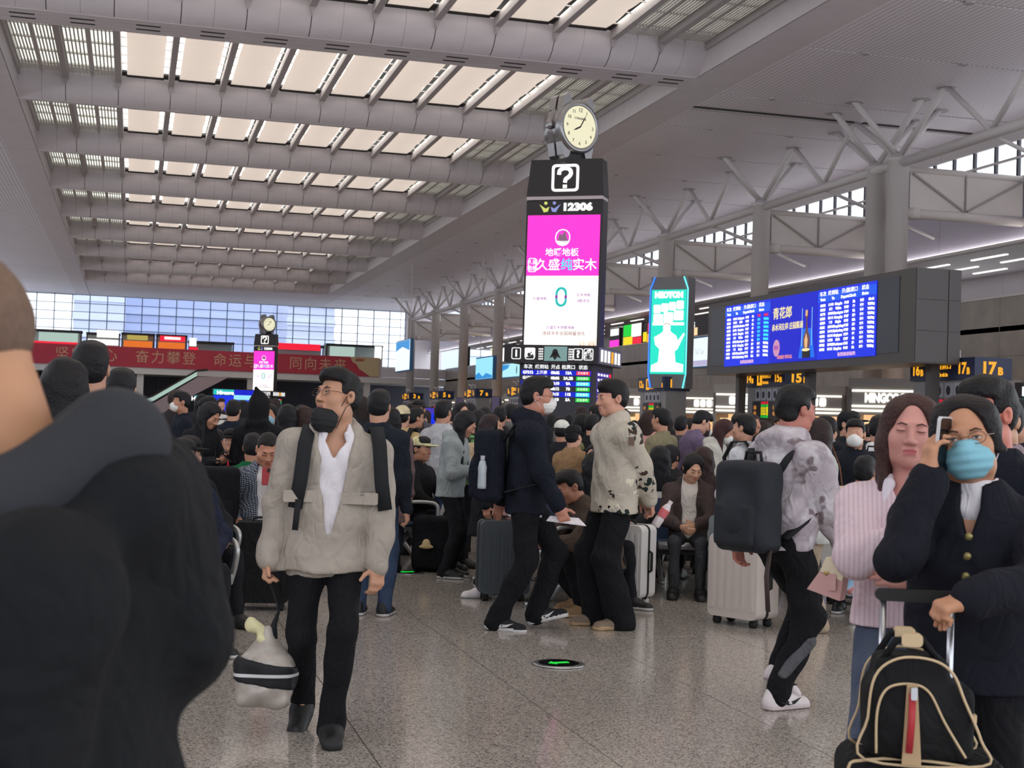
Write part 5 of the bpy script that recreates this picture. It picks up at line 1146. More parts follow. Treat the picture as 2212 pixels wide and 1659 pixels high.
t = thing('water_bottle', 'clear water bottle in the side pocket of the masked man\'s backpack', 'bottle', W2(loc, rz, (-.2, .3, 1.0))); MB().lathe([(.03, 0), (.032, .02), (.03, .1), (.032, .15), (.022, .19), (.013, .205)], 14).build('bottle_body', [mat('clear_plastic', (190, 196, 205), .15, alpha=.8, spec=.6)], t, True); MB().lathe([(.016, .205), (.016, .232)], 12).build('bottle_cap', [mat('cap_grey', (180, 180, 190), .5)], t)
# ================================================================== C. young man in the embroidered beige jacket
loc, rz = (3.44, 9.74, 0), -84
p = dict(H=1.785, lean=1, pel=(0, .0, .93), sw=.19, hy=0, hp=3, hlhand=(.06, .24, .90), el=(.8, .5, -.1), hrhand=(-.04, .26, .88), er=(-.8, .5, -.1), fl=(.1, .02, .085), fr=(-.12, -.05, .085), bulk=.035, sb=.034, hem=.12, flare=.02, legb=.02, legflare=.045, hand_l=dict(curl=.9, n=(0, -1, .2)), hand_r=dict(curl=1.))
K = skeleton(p); o = root_person('young man in beige jacket with dark flower embroidery standing with hands behind back', body_mesh(K, p, .014, .0055, skin((204, 150, 128))), loc, rz)
fj = pattern('embroidered_jacket', (196, 186, 172), [((196, 186, 172), 'noise', 3, .4, .6, (0, 0, 0))]); 
def _floral():
    N, L, b = nodes_of(fj); tc = N.new('ShaderNodeTexCoord'); v = N.new('ShaderNodeTexVoronoi'); v.inputs['Scale'].default_value = 17; n = N.new('ShaderNodeTexNoise'); n.inputs['Scale'].default_value = 60
    n.inputs['Scale'].default_value = 22; L(tc.outputs['Object'], n.inputs['Vector']); ad = N.new('ShaderNodeVectorMath'); ad.operation = 'MULTIPLY_ADD'; ad.inputs[1].default_value = (.09, .09, .09); L(n.outputs['Color'], ad.inputs[0]); L(tc.outputs['Object'], ad.inputs[2]); L(ad.outputs['Vector'], v.inputs['Vector']); reg = None
    for (c, r) in (((.26, .12, 1.05), .15), ((.25, .04, 1.44), .1), ((.18, -.1, .88), .13)):
        d = N.new('ShaderNodeVectorMath'); d.operation = 'DISTANCE'; L(tc.outputs['Object'], d.inputs[0]); d.inputs[1].default_value = c
        m = N.new('ShaderNodeMath'); m.operation = 'LESS_THAN'; L(d.outputs['Value'], m.inputs[0]); m.inputs[1].default_value = r
        if reg is None: reg = m.outputs[0]
        else: a = N.new('ShaderNodeMath'); a.operation = 'MAXIMUM'; L(reg, a.inputs[0]); L(m.outputs[0], a.inputs[1]); reg = a.outputs[0]
    pet = N.new('ShaderNodeMath'); pet.operation = 'LESS_THAN'; L(v.outputs['Distance'], pet.inputs[0]); pet.inputs[1].default_value = .5
    bw = N.new('ShaderNodeRGBToBW'); L(v.outputs['Color'], bw.inputs['Color']); keep = N.new('ShaderNodeMath'); keep.operation = 'GREATER_THAN'; L(bw.outputs['Val'], keep.inputs[0]); keep.inputs[1].default_value = .36
    a = N.new('ShaderNodeMath'); a.operation = 'MULTIPLY'; L(reg, a.inputs[0]); L(pet.outputs[0], a.inputs[1]); a2 = N.new('ShaderNodeMath'); a2.operation = 'MULTIPLY'; L(a.outputs[0], a2.inputs[0]); L(keep.outputs[0], a2.inputs[1])
    cr = N.new('ShaderNodeValToRGB'); cr.color_ramp.interpolation = 'CONSTANT'; E_ = cr.color_ramp.elements; E_[0].color = (*rgb(36, 46, 44), 1); E_[1].position = .62; E_[1].color = (*rgb(70, 56, 50), 1); e = E_.new(.8); e.color = (*rgb(222, 212, 190), 1); L(bw.outputs['Val'], cr.inputs['Fac'])
    mx = N.new('ShaderNodeMix'); mx.data_type = 'RGBA'; mx.inputs['A'].default_value = (*rgb(190, 180, 166), 1); L(a2.outputs[0], mx.inputs['Factor']); L(cr.outputs['Color'], mx.inputs['B']); L(mx.outputs['Result'], b.inputs['Base Color'])
_floral()
F = top_field(K, p, .0095); neck_hole(F, K, .062, .2, .0); F.cone(K['N'] + A3(-.05, .04, .03), K['N'] + A3(.05, .04, .03), .045, .045, .03); neck_hole(F, K, .06, .2, .0); F.wrinkle(.008, .9, 8); blob('jacket', F, [fj], o)
F = SDF(K['N'] - .2, K['N'] + .2, .007)
for sg in (-1, 1): F.cone(K['N'] + A3(sg * .068, .01, .04), K['N'] + A3(sg * .06, -.08, .0), .02, .017, .01); F.cone(K['N'] + A3(sg * .06, -.08, .0), K['N'] + A3(sg * .085, -.12, -.05), .017, .006, .01)
blob('jacket_collar', F, [bj], o)
MB().rbox(-.02, .02, -.008, .0, -.03, .03, .005, 'y').build('leather_patch', [mat('leather_patch', (104, 82, 70), .7)], o, loc=tuple(K['SL'] + A3(.105, -.02, -.04)), rot=(0, 0, 1.5))
trousers(o, K, p, M_BLKCL, .012, 9, .008); shoes(o, K, p, cloth((128, 112, 98), .8), mat('gum_sole', (176, 146, 112), .7), .009); link('hair', hair_mesh(K, dict(p, hair=dict(fringe=.02)), .008, HAIRM(), 'short'), o); face_bits(K, p, o)
t = thing('drink_bottle', 'pink labelled drink bottle held behind the embroidered jacket man', 'bottle', W2(loc, rz, palm(K, 'l', .08, (.0, .03, -.12)))); t.rotation_euler = (.25, .5, 0); bm = mat('milky_plastic', (226, 214, 216), .2, spec=.5)
MB().lathe([(.03, 0), (.034, .01), (.034, .07), (.03, .085), (.034, .1), (.034, .15), (.02, .185), (.014, .195)], 16).build('bottle_body', [bm], t, True); MB().lathe([(.0348, .085), (.0352, .09), (.0352, .145), (.0348, .15)], 16).build('bottle_label', [mat('label_pink', (214, 110, 116), .5)], t, True); MB().lathe([(.017, .195), (.017, .22)], 12).build('bottle_cap', [bm], t)
# ================================================================== D. man with the large black backpack walking right
loc, rz = (3.42, 6.96, 0), 108
p = dict(H=1.735, lean=4, pel=(0, 0, .90), sw=.185, hy=-6, hp=4, hrhand=(-.2, -.28, .82), er=(-.6, 1, -.2), hlhand=(.24, .1, .85), fr=(-.1, .10, .085), fl=(.09, -.1, .16), tpl=30, kl=(0, -1, 0), bulk=.03, sb=.034, hem=.07, legb=.02, legflare=.0, cuff=.004, hand_r=dict(curl=.9, n=(0, 0, -1)))
K = skeleton(p); o = root_person('man in grey patterned hooded jacket and white trainers walking right with big backpack', body_mesh(K, p, .013, .005, skin((186, 120, 106))), loc, rz)
cm = pattern('grey_camouflage_cloth', (186, 176, 182), [((160, 150, 157), 'noise', 9, .48, .6, (3, 1, 0)), ((202, 194, 200), 'noise', 8, .52, .62, (9, 4, 2)), ((128, 114, 118), 'noise', 9, .62, .68, (1, 8, 5))])
F = top_field(K, p, .009); neck_hole(F, K, .07, .2, .02)
F.cone(K['N'] + A3(-.075, .04, .02), K['N'] + A3(.075, .04, .02), .05, .05, .05); F.cone(K['N'] + A3(0, .1, -.01), K['N'] + A3(0, .13, -.1), .09, .06, .05, A3(1, 0, 0), 1.3)
for sg in (-1, 1): F.cone(K['N'] + A3(sg * .075, .02, .03), K['N'] + A3(sg * .05, -.08, -.02), .035, .03, .03)
neck_hole(F, K, .064, .2, .0); F.wrinkle(.009, .9, 12); blob('jacket', F, [cm], o)
tr = trousers(o, K, p, M_BLKCL, .012, 13, .01)
F = SDF(K['Knr'] - .5, K['Anr'] + .3, .012); a = K['Knr'] + (K['Anr'] - K['Knr']) * .28; F.cone(a + A3(-.045, -.01, 0), K['Anr'] + A3(-.035, -.01, .1), .043, .03, .02, A3(0, 1, 0), 1.2); blob('trouser_panel', F, [cloth((88, 88, 92))], tr)
M_WLEA = mat('white_leather', (222, 212, 214), .45, bump=.06); shoes(o, K, p, M_WLEA, mat('white_sole', (214, 200, 202), .6), .008)
for d in 'lr': swoosh(o, K, p, d, M_BLKRUB, -1); MB().tube([tuple(K['An' + d] + A3(0, 0, .03)), tuple(K['An' + d] + A3(0, 0, .075))], .044, 14).build('sock', [M_WLEA], o, True)
link('hair', hair_mesh(K, dict(p, hair=dict(spiky=1)), .008, HAIRM(), 'short'), o); face_bits(K, p, o)
b_ = pack('backpack', 'large square black backpack on the man in the grey patterned jacket', W2(loc, rz, (.0, .25, .83)), rz + 4, (.35, .2, .48), mat('backpack_nylon', (27, 30, 38), .7, bump=.15), M_STRAP, rd=.05)
for sg in (-1, 1):
    strap(b_, [(sg * .11, -.1, .42), (sg * .14, -.17, .54), (sg * .15, -.28, .55), (sg * .16, -.37, .42), (sg * .2, -.34, .24), (sg * .17, -.1, .08)], .06, .012, M_STRAP, 'shoulder_strap')
strap(b_, [(-.16, .0, .02), (-.17, .03, -.12), (-.16, .0, -.3)], .03, .005, mat('strap_brown', (70, 58, 56), .8), 'hanging_strap')
t = thing('tissue_packet', 'blue and pink plastic packet in the hand of the backpack man', 'packet', W2(loc, rz, palm(K, 'r', .11, (-.02, -.03, -.07))), (rz - 20) * D2R); F = SDF(A3(-.1, -.1, -.15), A3(.1, .1, .15), .008); F.box(A3(0, 0, 0), A3(.05, .045, .1), rotx(.5), .03, .01); F.wrinkle(.006, 2, 3); blob('wrapper', F, [pattern('packet_print', (186, 190, 200), [((190, 120, 116), 'noise', 9, .5, .54, (1, 0, 0)), ((150, 190, 222), 'noise', 7, .52, .56, (4, 4, 0))], .3)], t); MB().rbox(-.03, .03, -.062, -.055, -.04, .03, .01).build('sticker', [mat('sticker_blue', (160, 196, 226), .4)], t, rot=(.5, 0, 0))
# ================================================================== E. woman in the pale pink striped blouse
def tl(loc, rz, H, v): return tuple((rotz(-rz * D2R) @ (A3(*v) - A3(*loc))) / (H / 1.72))
def buttons(o, K, pts, m, r=.008):
    for q in pts: MB().lathe([(r * .6, 0), (r, .002), (r * .9, .005), (r * .3, .006)], 12).build('button', [m], o, True, loc=tuple(q), rot=(PI / 2, 0, 0))
loc, rz, H = (2.345, 3.94, 0), -27, 1.575
p = dict(H=H, lean=-1, pel=(.02, .02, .935), sw=.165, hy=-4, hp=-2, hr=3, hrhand=tl(loc, rz, H, (2.285, 3.69, 1.20)), er=(-1, .25, -.5), hlhand=(.03, -.22, 1.14), el=(1, .2, -.6), fl=(.12, .02, .085), fr=(-.13, -.03, .085), bulk=.012, sb=.02, cuff=-.012, hem=-.02, bust=1, flare=.01, sleeve=.86, legb=-.006, legflare=.02, dummy=0,
         hand_r=dict(curl=.35, n=(.2, 1, 0)), hand_l=dict(curl=.4))
K = skeleton(p); o = root_person('woman in pale pink striped blouse and jeans with long brown hair', body_mesh(K, p, .012, .0038, skin((206, 148, 138))), loc, rz)
F = top_field(K, p, .008); neck_hole(F, K, .066, .2, .03); open_front(F, K, K['s'], .03, -.09, .05, .004, .0); F.wrinkle(.006, 1.0, 3)
bl = pattern('striped_blouse', (222, 200, 208), [((208, 182, 194), 'wavex', 22, .6, .8, (0, 0, 0))]); blob('blouse', F, [bl], o)
F = SDF(K['N'] - .2, K['N'] + .2, .006)
for sg in (-1, 1): F.cone(K['N'] + A3(sg * .062, .0, .03), K['N'] + A3(sg * .06, -.06, -.005), .018, .014, .01); F.cone(K['N'] + A3(sg * .062, -.06, -.006), K['N'] + A3(sg * .075, -.095, -.07), .02, .007, .012)
F.cone(K['N'] + A3(-.05, .035, .035), K['N'] + A3(.05, .035, .035), .02, .02, .02); blob('collar', F, [cloth((224, 216, 226), .8, .04, .1)], o)
jn = pattern('grey_blue_denim', (74, 84, 104), [((92, 100, 118), 'noise', 5, .4, .6, (0, 0, 0))]); trousers(o, K, p, jn, .01, 2, .003, 'jeans'); shoes(o, K, p, M_WLEA, M_WHSOLE)
link('hair', hair_mesh(K, dict(p, hair=dict(zf=.088, fw=.06, lock=1)), .006, HAIRM((64, 42, 40)), 'long'), o); face_bits(K, p, o, 0, True, (84, 56, 50))
T = torso_frame(K); P_ = K['P']; buttons(o, K, [P_ + A3(.03, -.128, .04), P_ + A3(.03, -.13, .015)], mat('red_button', (214, 70, 74), .35))
W = K['Wr']; e = unit(W - K['Er']); MB().tube([tuple(W - e * .018), tuple(W - e * .006)], .03, 18).build('watch_strap', [mat('watch_metal', (190, 178, 166), .3, metal=.7)], o, True); MB().lathe([(.016, 0), (.017, .004), (.014, .006)], 18).build('watch_face', [mat('watch_white', (236, 232, 228), .3)], o, True, loc=tuple(W - e * .012 + A3(0, -.028, .012)), rot=(PI / 2 - .4, 0, 0))
hb = thing('handbag', 'small pink flap handbag with tag at the hip of the blouse woman', 'bag', W2(loc, rz, (-.215, -.13, .97)), (rz - 22) * D2R); hb.scale = (.68, .68, .68); pk = mat('pink_leather', (206, 160, 156), .5); cr = mat('cream_leather', (222, 206, 178), .5)
MB().prism([(-.1, 0), (.06, 0), (.045, .15), (-.045, .15)], 'y', -.035, .035).build('bag_body', [pk], hb, rot=(0, .25, 0)); MB().prism([(-.06, .1), (.05, .09), (.05, .17), (-.05, .17)], 'y', -.045, .04).build('bag_flap', [cr], hb, rot=(0, .25, 0)); MB().rbox(.0, .04, -.05, -.044, .0, .075, .006).build('bag_tag', [pk], hb, loc=(.005, 0, .03)); MB().tube([(-.01, -.046, .11), (-.0, -.052, .1), (.01, -.046, .11)], .006, 6).build('clasp', [mat('brass', (180, 150, 90), .3, metal=.8)], hb)
strap(hb, [(.02, 0, .17), (.12, -.06, .22), (.24, -.07, .28), (.33, .0, .33)], .018, .006, mat('braid_brown', (96, 70, 66), .7), 'shoulder_strap')
# ================================================================== F. woman in navy with blue mask, phone to her ear, hand on the suitcase
loc, rz, H = (2.21, 3.40, 0), -38, 1.565
p = dict(H=H, lean=0, pel=(.03, 0, .93), sw=.17, hy=2, hp=-1, hr=-9, hrhand=tl(loc, rz, H, (2.052, 3.323, 1.352)), er=(-.15, -1, -.75), hlhand=tl(loc, rz, H, (2.02, 3.05, 1.075)), el=(1, .1, -.4), fl=(.1, 0, .085), fr=(-.1, -.02, .085), bulk=.02, sb=.012, hem=.06, bust=1, cuff=.016, flare=.015, legb=.004, legflare=.02, hs=1.08,
         hand_r=dict(d=(.05, .1, 1), n=(.9, .5, .0), curl=.4, spread=.4), hand_l=dict(d=(-.75, -.35, -.25), n=(0, .2, -1), curl=1.0))
K = skeleton(p); o = root_person('woman in navy coat with light blue mask and glasses holding phone to her ear', body_mesh(K, p, .012, .0038, skin((196, 142, 112))), loc, rz)
F = top_field(K, p, .008); neck_hole(F, K, .068, .2, .02); open_front(F, K, K['s'], .02, -.07, .03, .003, .0); F.wrinkle(.005, .9, 5); blob('coat', F, [cloth((26, 27, 36), .9, .06, .2, 'navy_coat_cloth')], o)
F = SDF(K['N'] - .2, K['N'] + .2, .006); F.cone(K['N'] - K['u'] * .03, K['N'] + K['u'] * .055, .074, .066, .01, None); neck_hole(F, K, .058, .2, .1); F.plane(A3(0, 0, 1), K['N'][2] + .05); F.wrinkle(.003, 2.5, 1); blob('blouse_collar', F, [M_WSHIRT], o)
F = SDF(K['P'] - .35, K['P'] + .2, .01); F.cone(K['P'] - A3(.05, .03, .02), K['P'] - A3(.07, .05, .13), .09, .08, .02, K['rt'], 1.1); F.plane(A3(.3, 0, -1), .3 * K['P'][0] - (K['P'][2] - .13)); F.wrinkle(.004, 1.5, 1); blob('blouse_hem', F, [M_WSHIRT], o)
for d in 'r': W, E = K['W' + d], K['E' + d]; e = unit(W - E); MB().tube([tuple(W - e * .03), tuple(W + e * .004)], [.052, .05], 16, cap=False).build('blouse_cuff', [M_WSHIRT], o, True)
T = torso_frame(K); buttons(o, K, [K['C'] + T @ A3(.004 - .002 * k, -.152 - .006 * min(k, 2), -.05 - .052 * k) for k in range(4)], mat('brass_button', (140, 128, 84), .3, metal=.6), .011)
trousers(o, K, p, M_BLKCL, .011, 7); shoes(o, K, p, M_BLKSH, M_BLKRUB)
link('hair', hair_mesh(K, dict(p, hair=dict(zf=.094, fw=.064)), .006, HAIRM((28, 24, 26)), 'bun'), o); link('face_mask', mask_mesh(K, p, .005, mat('blue_mask', (132, 188, 206), .75)), o); link('mask_strap', strap_mesh(K, p, M_WSHIRT), o); link('glasses', glasses_mesh(K, p, mat('spectacle_thin', (120, 90, 70), .3)), o); face_bits(K, p, o, 0, False, (70, 48, 40))
W = K['Wr']; phone('white mobile phone held to the ear of the woman in navy', W2(loc, rz, W + A3(.034, .028, .095)), rotz(rz * D2R) @ rotz(1.25) @ rotx(.08), (214, 212, 214))
# her trolley case with the trimmed bag on top
tc_ = thing('trolley_case', 'black trolley case with tan piping and raised handle under the trimmed bag', 'suitcase', (1.93, 3.13, 0), -22 * D2R, 'suitcases on the floor'); bk = cloth((25, 25, 27), .8, .08, .2, 'black_nylon'); tan = mat('tan_piping', (206, 180, 144), .5)
F = SDF(A3(-.26, -.2, 0), A3(.3, .2, .75), .011); F.box(A3(.0, 0, .38), A3(.2, .125, .31), None, .05, .01); F.ell(A3(.0, -.11, .42), A3(.16, .06, .22), None, .04); blob('case_body', F, [bk], tc_)
MB().tube(smooth_path([(-.19, -.13, .1), (-.195, -.13, .6), (-.14, -.13, .685), (.12, -.13, .675), (.19, -.13, .6), (.19, -.13, .1)]), .004, 6).build('piping', [tan], tc_, True); MB().tube(smooth_path([(.05, -.165, .5), (.09, -.16, .58), (.13, -.15, .6), (.17, -.14, .55)]), .004, 6).build('piping', [tan], tc_, True)
disc(tc_, 'badge', -.1, .57, .035, .018, -.165, mat('badge_blue', (60, 62, 90), .4)); ring_plate(tc_, 'badge_rim', -.138, -.062, .55, .59, -.178, .004, mat('badge_silver', (190, 190, 200), .3, metal=.8), .018)
for sx in (-.085, .085): MB().tube([(sx, .09, .65), (sx, .09, 1.05)], .009, 10).build('pull_rod', [mat('chrome_rod', (180, 180, 184), .25, metal=.9)], tc_, True)
MB().rbox(-.105, .105, .075, .105, 1.045, 1.075, .014).build('pull_grip', [M_BLKRUB], tc_)
for sx in (-.15, .15):
    for sy in (-.09, .09): MB().tube([(sx - .014, sy, .035), (sx + .014, sy, .035)], .035, 12).build('wheel', [M_BLKRUB], tc_, True)
tb = thing('travel_bag', 'black overnight bag with tan piping and red luggage strap on the trolley case', 'bag', (1.885, 3.075, .69), -22 * D2R)
pf = [(-.135, 0), (.145, 0), (.14, .06), (.1, .15), (.07, .215), (.02, .245), (-.06, .245), (-.115, .2), (-.13, .1)]
F = SDF(A3(-.2, -.16, -.04), A3(.2, .16, .3), .008); V_ = np.array(pf)
F.box(A3(0, 0, .09), A3(.128, .075, .092), None, .03, .03); F.box(A3(-.02, 0, .17), A3(.088, .07, .078), None, .03, .04); F.ell(A3(-.03, -.075, .1), A3(.085, .035, .09), None, .03); blob('bag_body', F, [bk], tb)
for y in (-.084, .084): MB().tube(smooth_path([(x * .98, y, z) for (x, z) in pf], 5, True), .0035, 6).build('piping', [tan], tb, True)
MB().tube(smooth_path([(-.108, -.1, .02), (-.108, -.102, .12), (-.085, -.1, .175), (-.03, -.1, .188), (.012, -.1, .17), (.05, -.1, .1), (.1, -.098, .02)]), .0032, 6).build('pocket_piping', [tan], tb, True)
MB().prism([(-.05, .0), (-.005, .0), (-.018, .19), (-.042, .19)], 'y', -.115, -.108).build('tan_panel', [mat('tan_leather', (186, 156, 120), .55)], tb); strap(tb, [(-.03, -.122, .17), (-.032, -.127, .1), (-.036, -.126, .03)], .016, .004, mat('red_strap', (178, 48, 56), .5), 'luggage_strap'); MB().rbox(-.035, -.02, -.13, -.118, .155, .185, .004).build('zip_pull', [mat('chrome_rod', (180, 180, 184), .25, metal=.9)], tb)
for y in (-.045, .045): MB().tube([(-.09, y, .235), (-.06, y * 1.2, .285), (.0, y * 1.2, .29), (.04, y, .24)], .009, 8).build('carry_handle', [bk], tb, True); MB().rbox(-.05, .0, y * 1.2 - .014, y * 1.2 + .014, .272, .303, .01).build('handle_wrap', [tan], tb)
MB().rbox(.118, .128, -.08, .08, .1, .118, .004, 'z').build('side_band', [tan], tb)
# ================================================================== G. man in pink tee behind her, and the passer-by whose trousers show below
loc, rz, H = (3.03, 4.44, 0), -84, 1.665
p = dict(H=H, lean=2, hy=8, hp=6, sw=.18, bulk=.02, sb=.02, hs=1.1)
K = skeleton(p); o = root_person('tall young man in pink tee and dark jacket behind the masked woman', body_mesh(K, p, .014, .0048, skin((206, 128, 112))), loc, rz)
F = top_field(K, p, .01); neck_hole(F, K, .075, .2, .03); open_front(F, K, K['s'], .0, -.4, .08, .03, .0); F.wrinkle(.006, .9, 4); blob('jacket', F, [M_NAVY], o); F = top_field(K, dict(p, bulk=.003), .011, sleeves=False); neck_hole(F, K, .062, .2, .01); blob('tee', F, [cloth((216, 96, 104))], o)
trousers(o, K, p, M_BLKCL, .014); shoes(o, K, p, M_BLKSH, M_WHSOLE, .012); link('hair', hair_mesh(K, p, .008, HAIRM(), 'short'), o); face_bits(K, p, o, 0, True)
loc, rz, H = (4.27, 6.2, 0), -70, 1.66
p = dict(H=H, sw=.17, bulk=.02, legb=.02, legflare=.03); K = skeleton(p); o = root_person('person in loose pinkish grey trousers and black and white trainers at right edge', body_mesh(K, p, .016, .009, skin()), loc, rz); F = top_field(K, p, .014); neck_hole(F, K); blob('sweater', F, [cloth((150, 132, 140))], o); trousers(o, K, p, cloth((164, 146, 152)), .012, 3, .008); shoes(o, K, p, pattern('two_tone_trainer', (44, 42, 48), [((214, 206, 212), 'noise', 9, .5, .52, (2, 0, 0))], .6), mat('pink_sole', (196, 170, 184), .6), .008); link('hair', hair_mesh(K, p, .014, HAIRM(), 'short'), o)
t = thing('paper_box', 'open cardboard paper bag at the lower right corner of the floor', 'box', (4.08, 5.72, 0), -.5); bxm = mat('kraft_board', (206, 176, 142), .8); MB().box(-.18, .18, -.008, .008, 0, .26).build('box_wall', [bxm], t, loc=(0, -.12, 0)); MB().box(-.18, .18, -.008, .008, 0, .26).build('box_wall', [bxm], t, loc=(0, .12, 0)); MB().box(-.008, .008, -.12, .12, 0, .26).build('box_wall', [bxm], t, loc=(-.18, 0, 0)); MB().box(-.008, .008, -.12, .12, 0, .26).build('box_wall', [bxm], t, loc=(.18, 0, 0)); MB().box(-.18, .18, -.12, .12, 0, .01).build('box_base', [bxm], t)
# ================================================================== H. man passing close by at the left edge, seen from behind his shoulder
loc, rz, H = (-.035, 1.60, 0), -86, 1.65
p = dict(H=H, lean=9, hy=-10, hp=26, pel=(0, 0, .92), sw=.21, hlhand=(.26, -.2, .82), hrhand=(-.25, -.2, .85), bulk=.02, sb=.032, hem=.16, flare=.03, fl=(.1, -.25, .085), fr=(-.1, .3, .12), fat=.004)
K = skeleton(p); o = root_person('man with shaved head in dark coat passing close at the left edge', body_mesh(K, p, .016, .006, skin((198, 146, 112))), loc, rz); ck_ = cloth((27, 28, 31), .9, .08, .2, 'dark_coat_cloth'); gc = mat('coat_collar_grey', (46, 48, 54), .85, bump=.1)
F = top_field(K, p, .011); neck_hole(F, K, .075, .25, .02); F.cone(K['N'] + A3(-.1, .1, -.01), K['N'] + A3(.1, .1, -.01), .065, .065, .05); F.cone(K['N'] + A3(0, .11, .0), K['N'] + A3(0, .17, -.14), .09, .07, .05, A3(1, 0, 0), 1.3); neck_hole(F, K, .07, .25, .0); F.wrinkle(.008, .7, 3); blob('coat', F, [ck_], o)
F = SDF(K['N'] - .32, K['N'] + .3, .009)
for sg in (-1, 1): F.cone(K['N'] + A3(sg * .085, .085, .06), K['N'] + A3(sg * .12, -.03, -.02), .05, .045, .03, A3(0, 0, 1), 1.3); F.cone(K['N'] + A3(sg * .125, -.03, -.03), K['N'] + A3(sg * .12, -.22, -.13), .045, .008, .03, A3(0, 0, 1), 1.5)
F.cone(K['N'] + A3(-.08, .1, .07), K['N'] + A3(.08, .1, .07), .045, .045, .03); neck_hole(F, K, .078, .25, .1); blob('collar', F, [gc], o); link('collar_snap', MB().lathe([(.008, 0), (.008, .004)], 12).mesh('collar_snap', [M_BLKRUB]), o, tuple(K['N'] + A3(.165, -.12, -.075)), (0, PI / 2, 0))
trousers(o, K, p, M_BLKCL, .016); shoes(o, K, p, M_BLKSH, M_BLKRUB, .014); link('hair', hair_mesh(K, p, .007, mat('stubble_hair', (116, 92, 78), .8, var=.15, vscale=90), 'buzz'), o)
b_ = pack('sling_bag', 'dark sling bag with reddish trim carried by the man at the left edge', (-.16, 1.37, .98), -80, (.3, .12, .2), cloth((38, 34, 38)), mat('reddish_trim', (120, 76, 72), .6), cat='bag')
# ================================================================== floor light with green arrow, second one farther on
def floor_light(x, y, label):
    t = thing('floor_light', label, 'floor light', (x, y, 0), .15, 'green floor guide lights'); MB().lathe([(.155, 0), (.165, .004), (.16, .009), (.12, .011)], 32).build('steel_rim', [mat('chrome_rod', (180, 180, 184), .25, metal=.9)], t, True); MB().lathe([(.125, .009), (.125, .0125)], 28).build('dark_glass', [mat('phone_glass', (18, 18, 22), .1)], t)
    MB().prism([(-.07, 0), (-.03, .045), (-.03, .018), (.065, .018), (.065, -.018), (-.03, -.018), (-.03, -.045)], 'z', .0125, .015).build('green_arrow', [G_GREEN], t)
floor_light(2.58, 8.24, 'round black floor light with green arrow in the open floor'); floor_light(2.60, 13.24, 'small far floor light with green arrow near the black backpack')
# ================================================================== waiting seats
M_SEATW = mat('seat_frame_white', (206, 205, 203), .35); M_SEATB = mat('seat_pad_blue', (38, 56, 88), .6); M_SEATS = mat('seat_silver', (182, 182, 182), .28, metal=.6); M_SEATD = mat('seat_dark', (60, 62, 66), .5)
SEATC = {}
def bench(x, y, rz, n, label, group='waiting benches'):
    t = thing('waiting_bench', label, 'bench', (x, y, 0), rz * D2R, group); pw = .6; x0 = -n * pw / 2
    if not SEATC:
        SEATC['pan'] = MB().prism([(-.24, .415), (.2, .385), (.2, .405), (-.24, .44)], 'x', -.26, .26).mesh('seat', [M_SEATD])
        SEATC['roll'] = MB().tube([(-.25, -.25, .43), (.25, -.25, .43)], .035, 14).mesh('front_roll', [M_SEATS], True)
        b = MB(); b.add([(-.27, .2, .42), (.27, .2, .42), (.27, .34, .87), (-.27, .34, .87), (-.27, .225, .42), (.27, .225, .42), (.27, .365, .87), (-.27, .365, .87)], [(0, 1, 2, 3), (7, 6, 5, 4), (0, 4, 5, 1), (1, 5, 6, 2), (2, 6, 7, 3), (3, 7, 4, 0)])
        SEATC['back'] = b.mesh('backrest', [M_SEATW]); b = MB(); b.add([(-.2, .19, .44), (.2, .19, .44), (.2, .318, .82), (-.2, .318, .82), (-.2, .21, .44), (.2, .21, .44), (.2, .335, .82), (-.2, .335, .82)], [(0, 1, 2, 3), (7, 6, 5, 4), (0, 4, 5, 1), (1, 5, 6, 2), (2, 6, 7, 3), (3, 7, 4, 0)])
        SEATC['pad'] = b.mesh('back_pad', [M_SEATB]); SEATC['cush'] = MB().rbox(-.22, .22, -.22, .17, .43, .455, .012, 'y').mesh('seat_pad', [M_SEATB])
        SEATC['arm'] = MB().tube(smooth_path([(0, .2, .42), (0, .2, .62), (0, .1, .665), (0, -.12, .66), (0, -.2, .61), (0, -.17, .5), (0, -.12, .42)]), .019, 10).mesh('armrest', [M_SEATS], True)
        SEATC['leg'] = MB().tube([(0, .0, .36), (0, -.28, .02), (0, -.32, .012)], [.03, .024, .026], 10).tube([(0, .0, .36), (0, .26, .02), (0, .3, .012)], [.03, .024, .026], 10).mesh('leg', [M_SEATS], True)
    MB().box(x0, -x0, -.03, .05, .33, .4).build('beam', [M_SEATD], t)
    for k in range(n):
        cx = x0 + pw * (k + .5)
        for nm, key in (('seat', 'pan'), ('front_roll', 'roll'), ('backrest', 'back'), ('seat_pad', 'cush')): link(nm, SEATC[key], t, (cx, 0, 0))
        link('back_pad', SEATC['pad'], t, (cx, 0, 0))
    for k in range(n + 1): link('armrest', SEATC['arm'], t, (x0 + pw * k, 0, 0))
    for xx in ((x0 + .3, -x0 - .3) if n > 1 else (0,)): link('leg', SEATC['leg'], t, (xx, 0, 0))
    return t
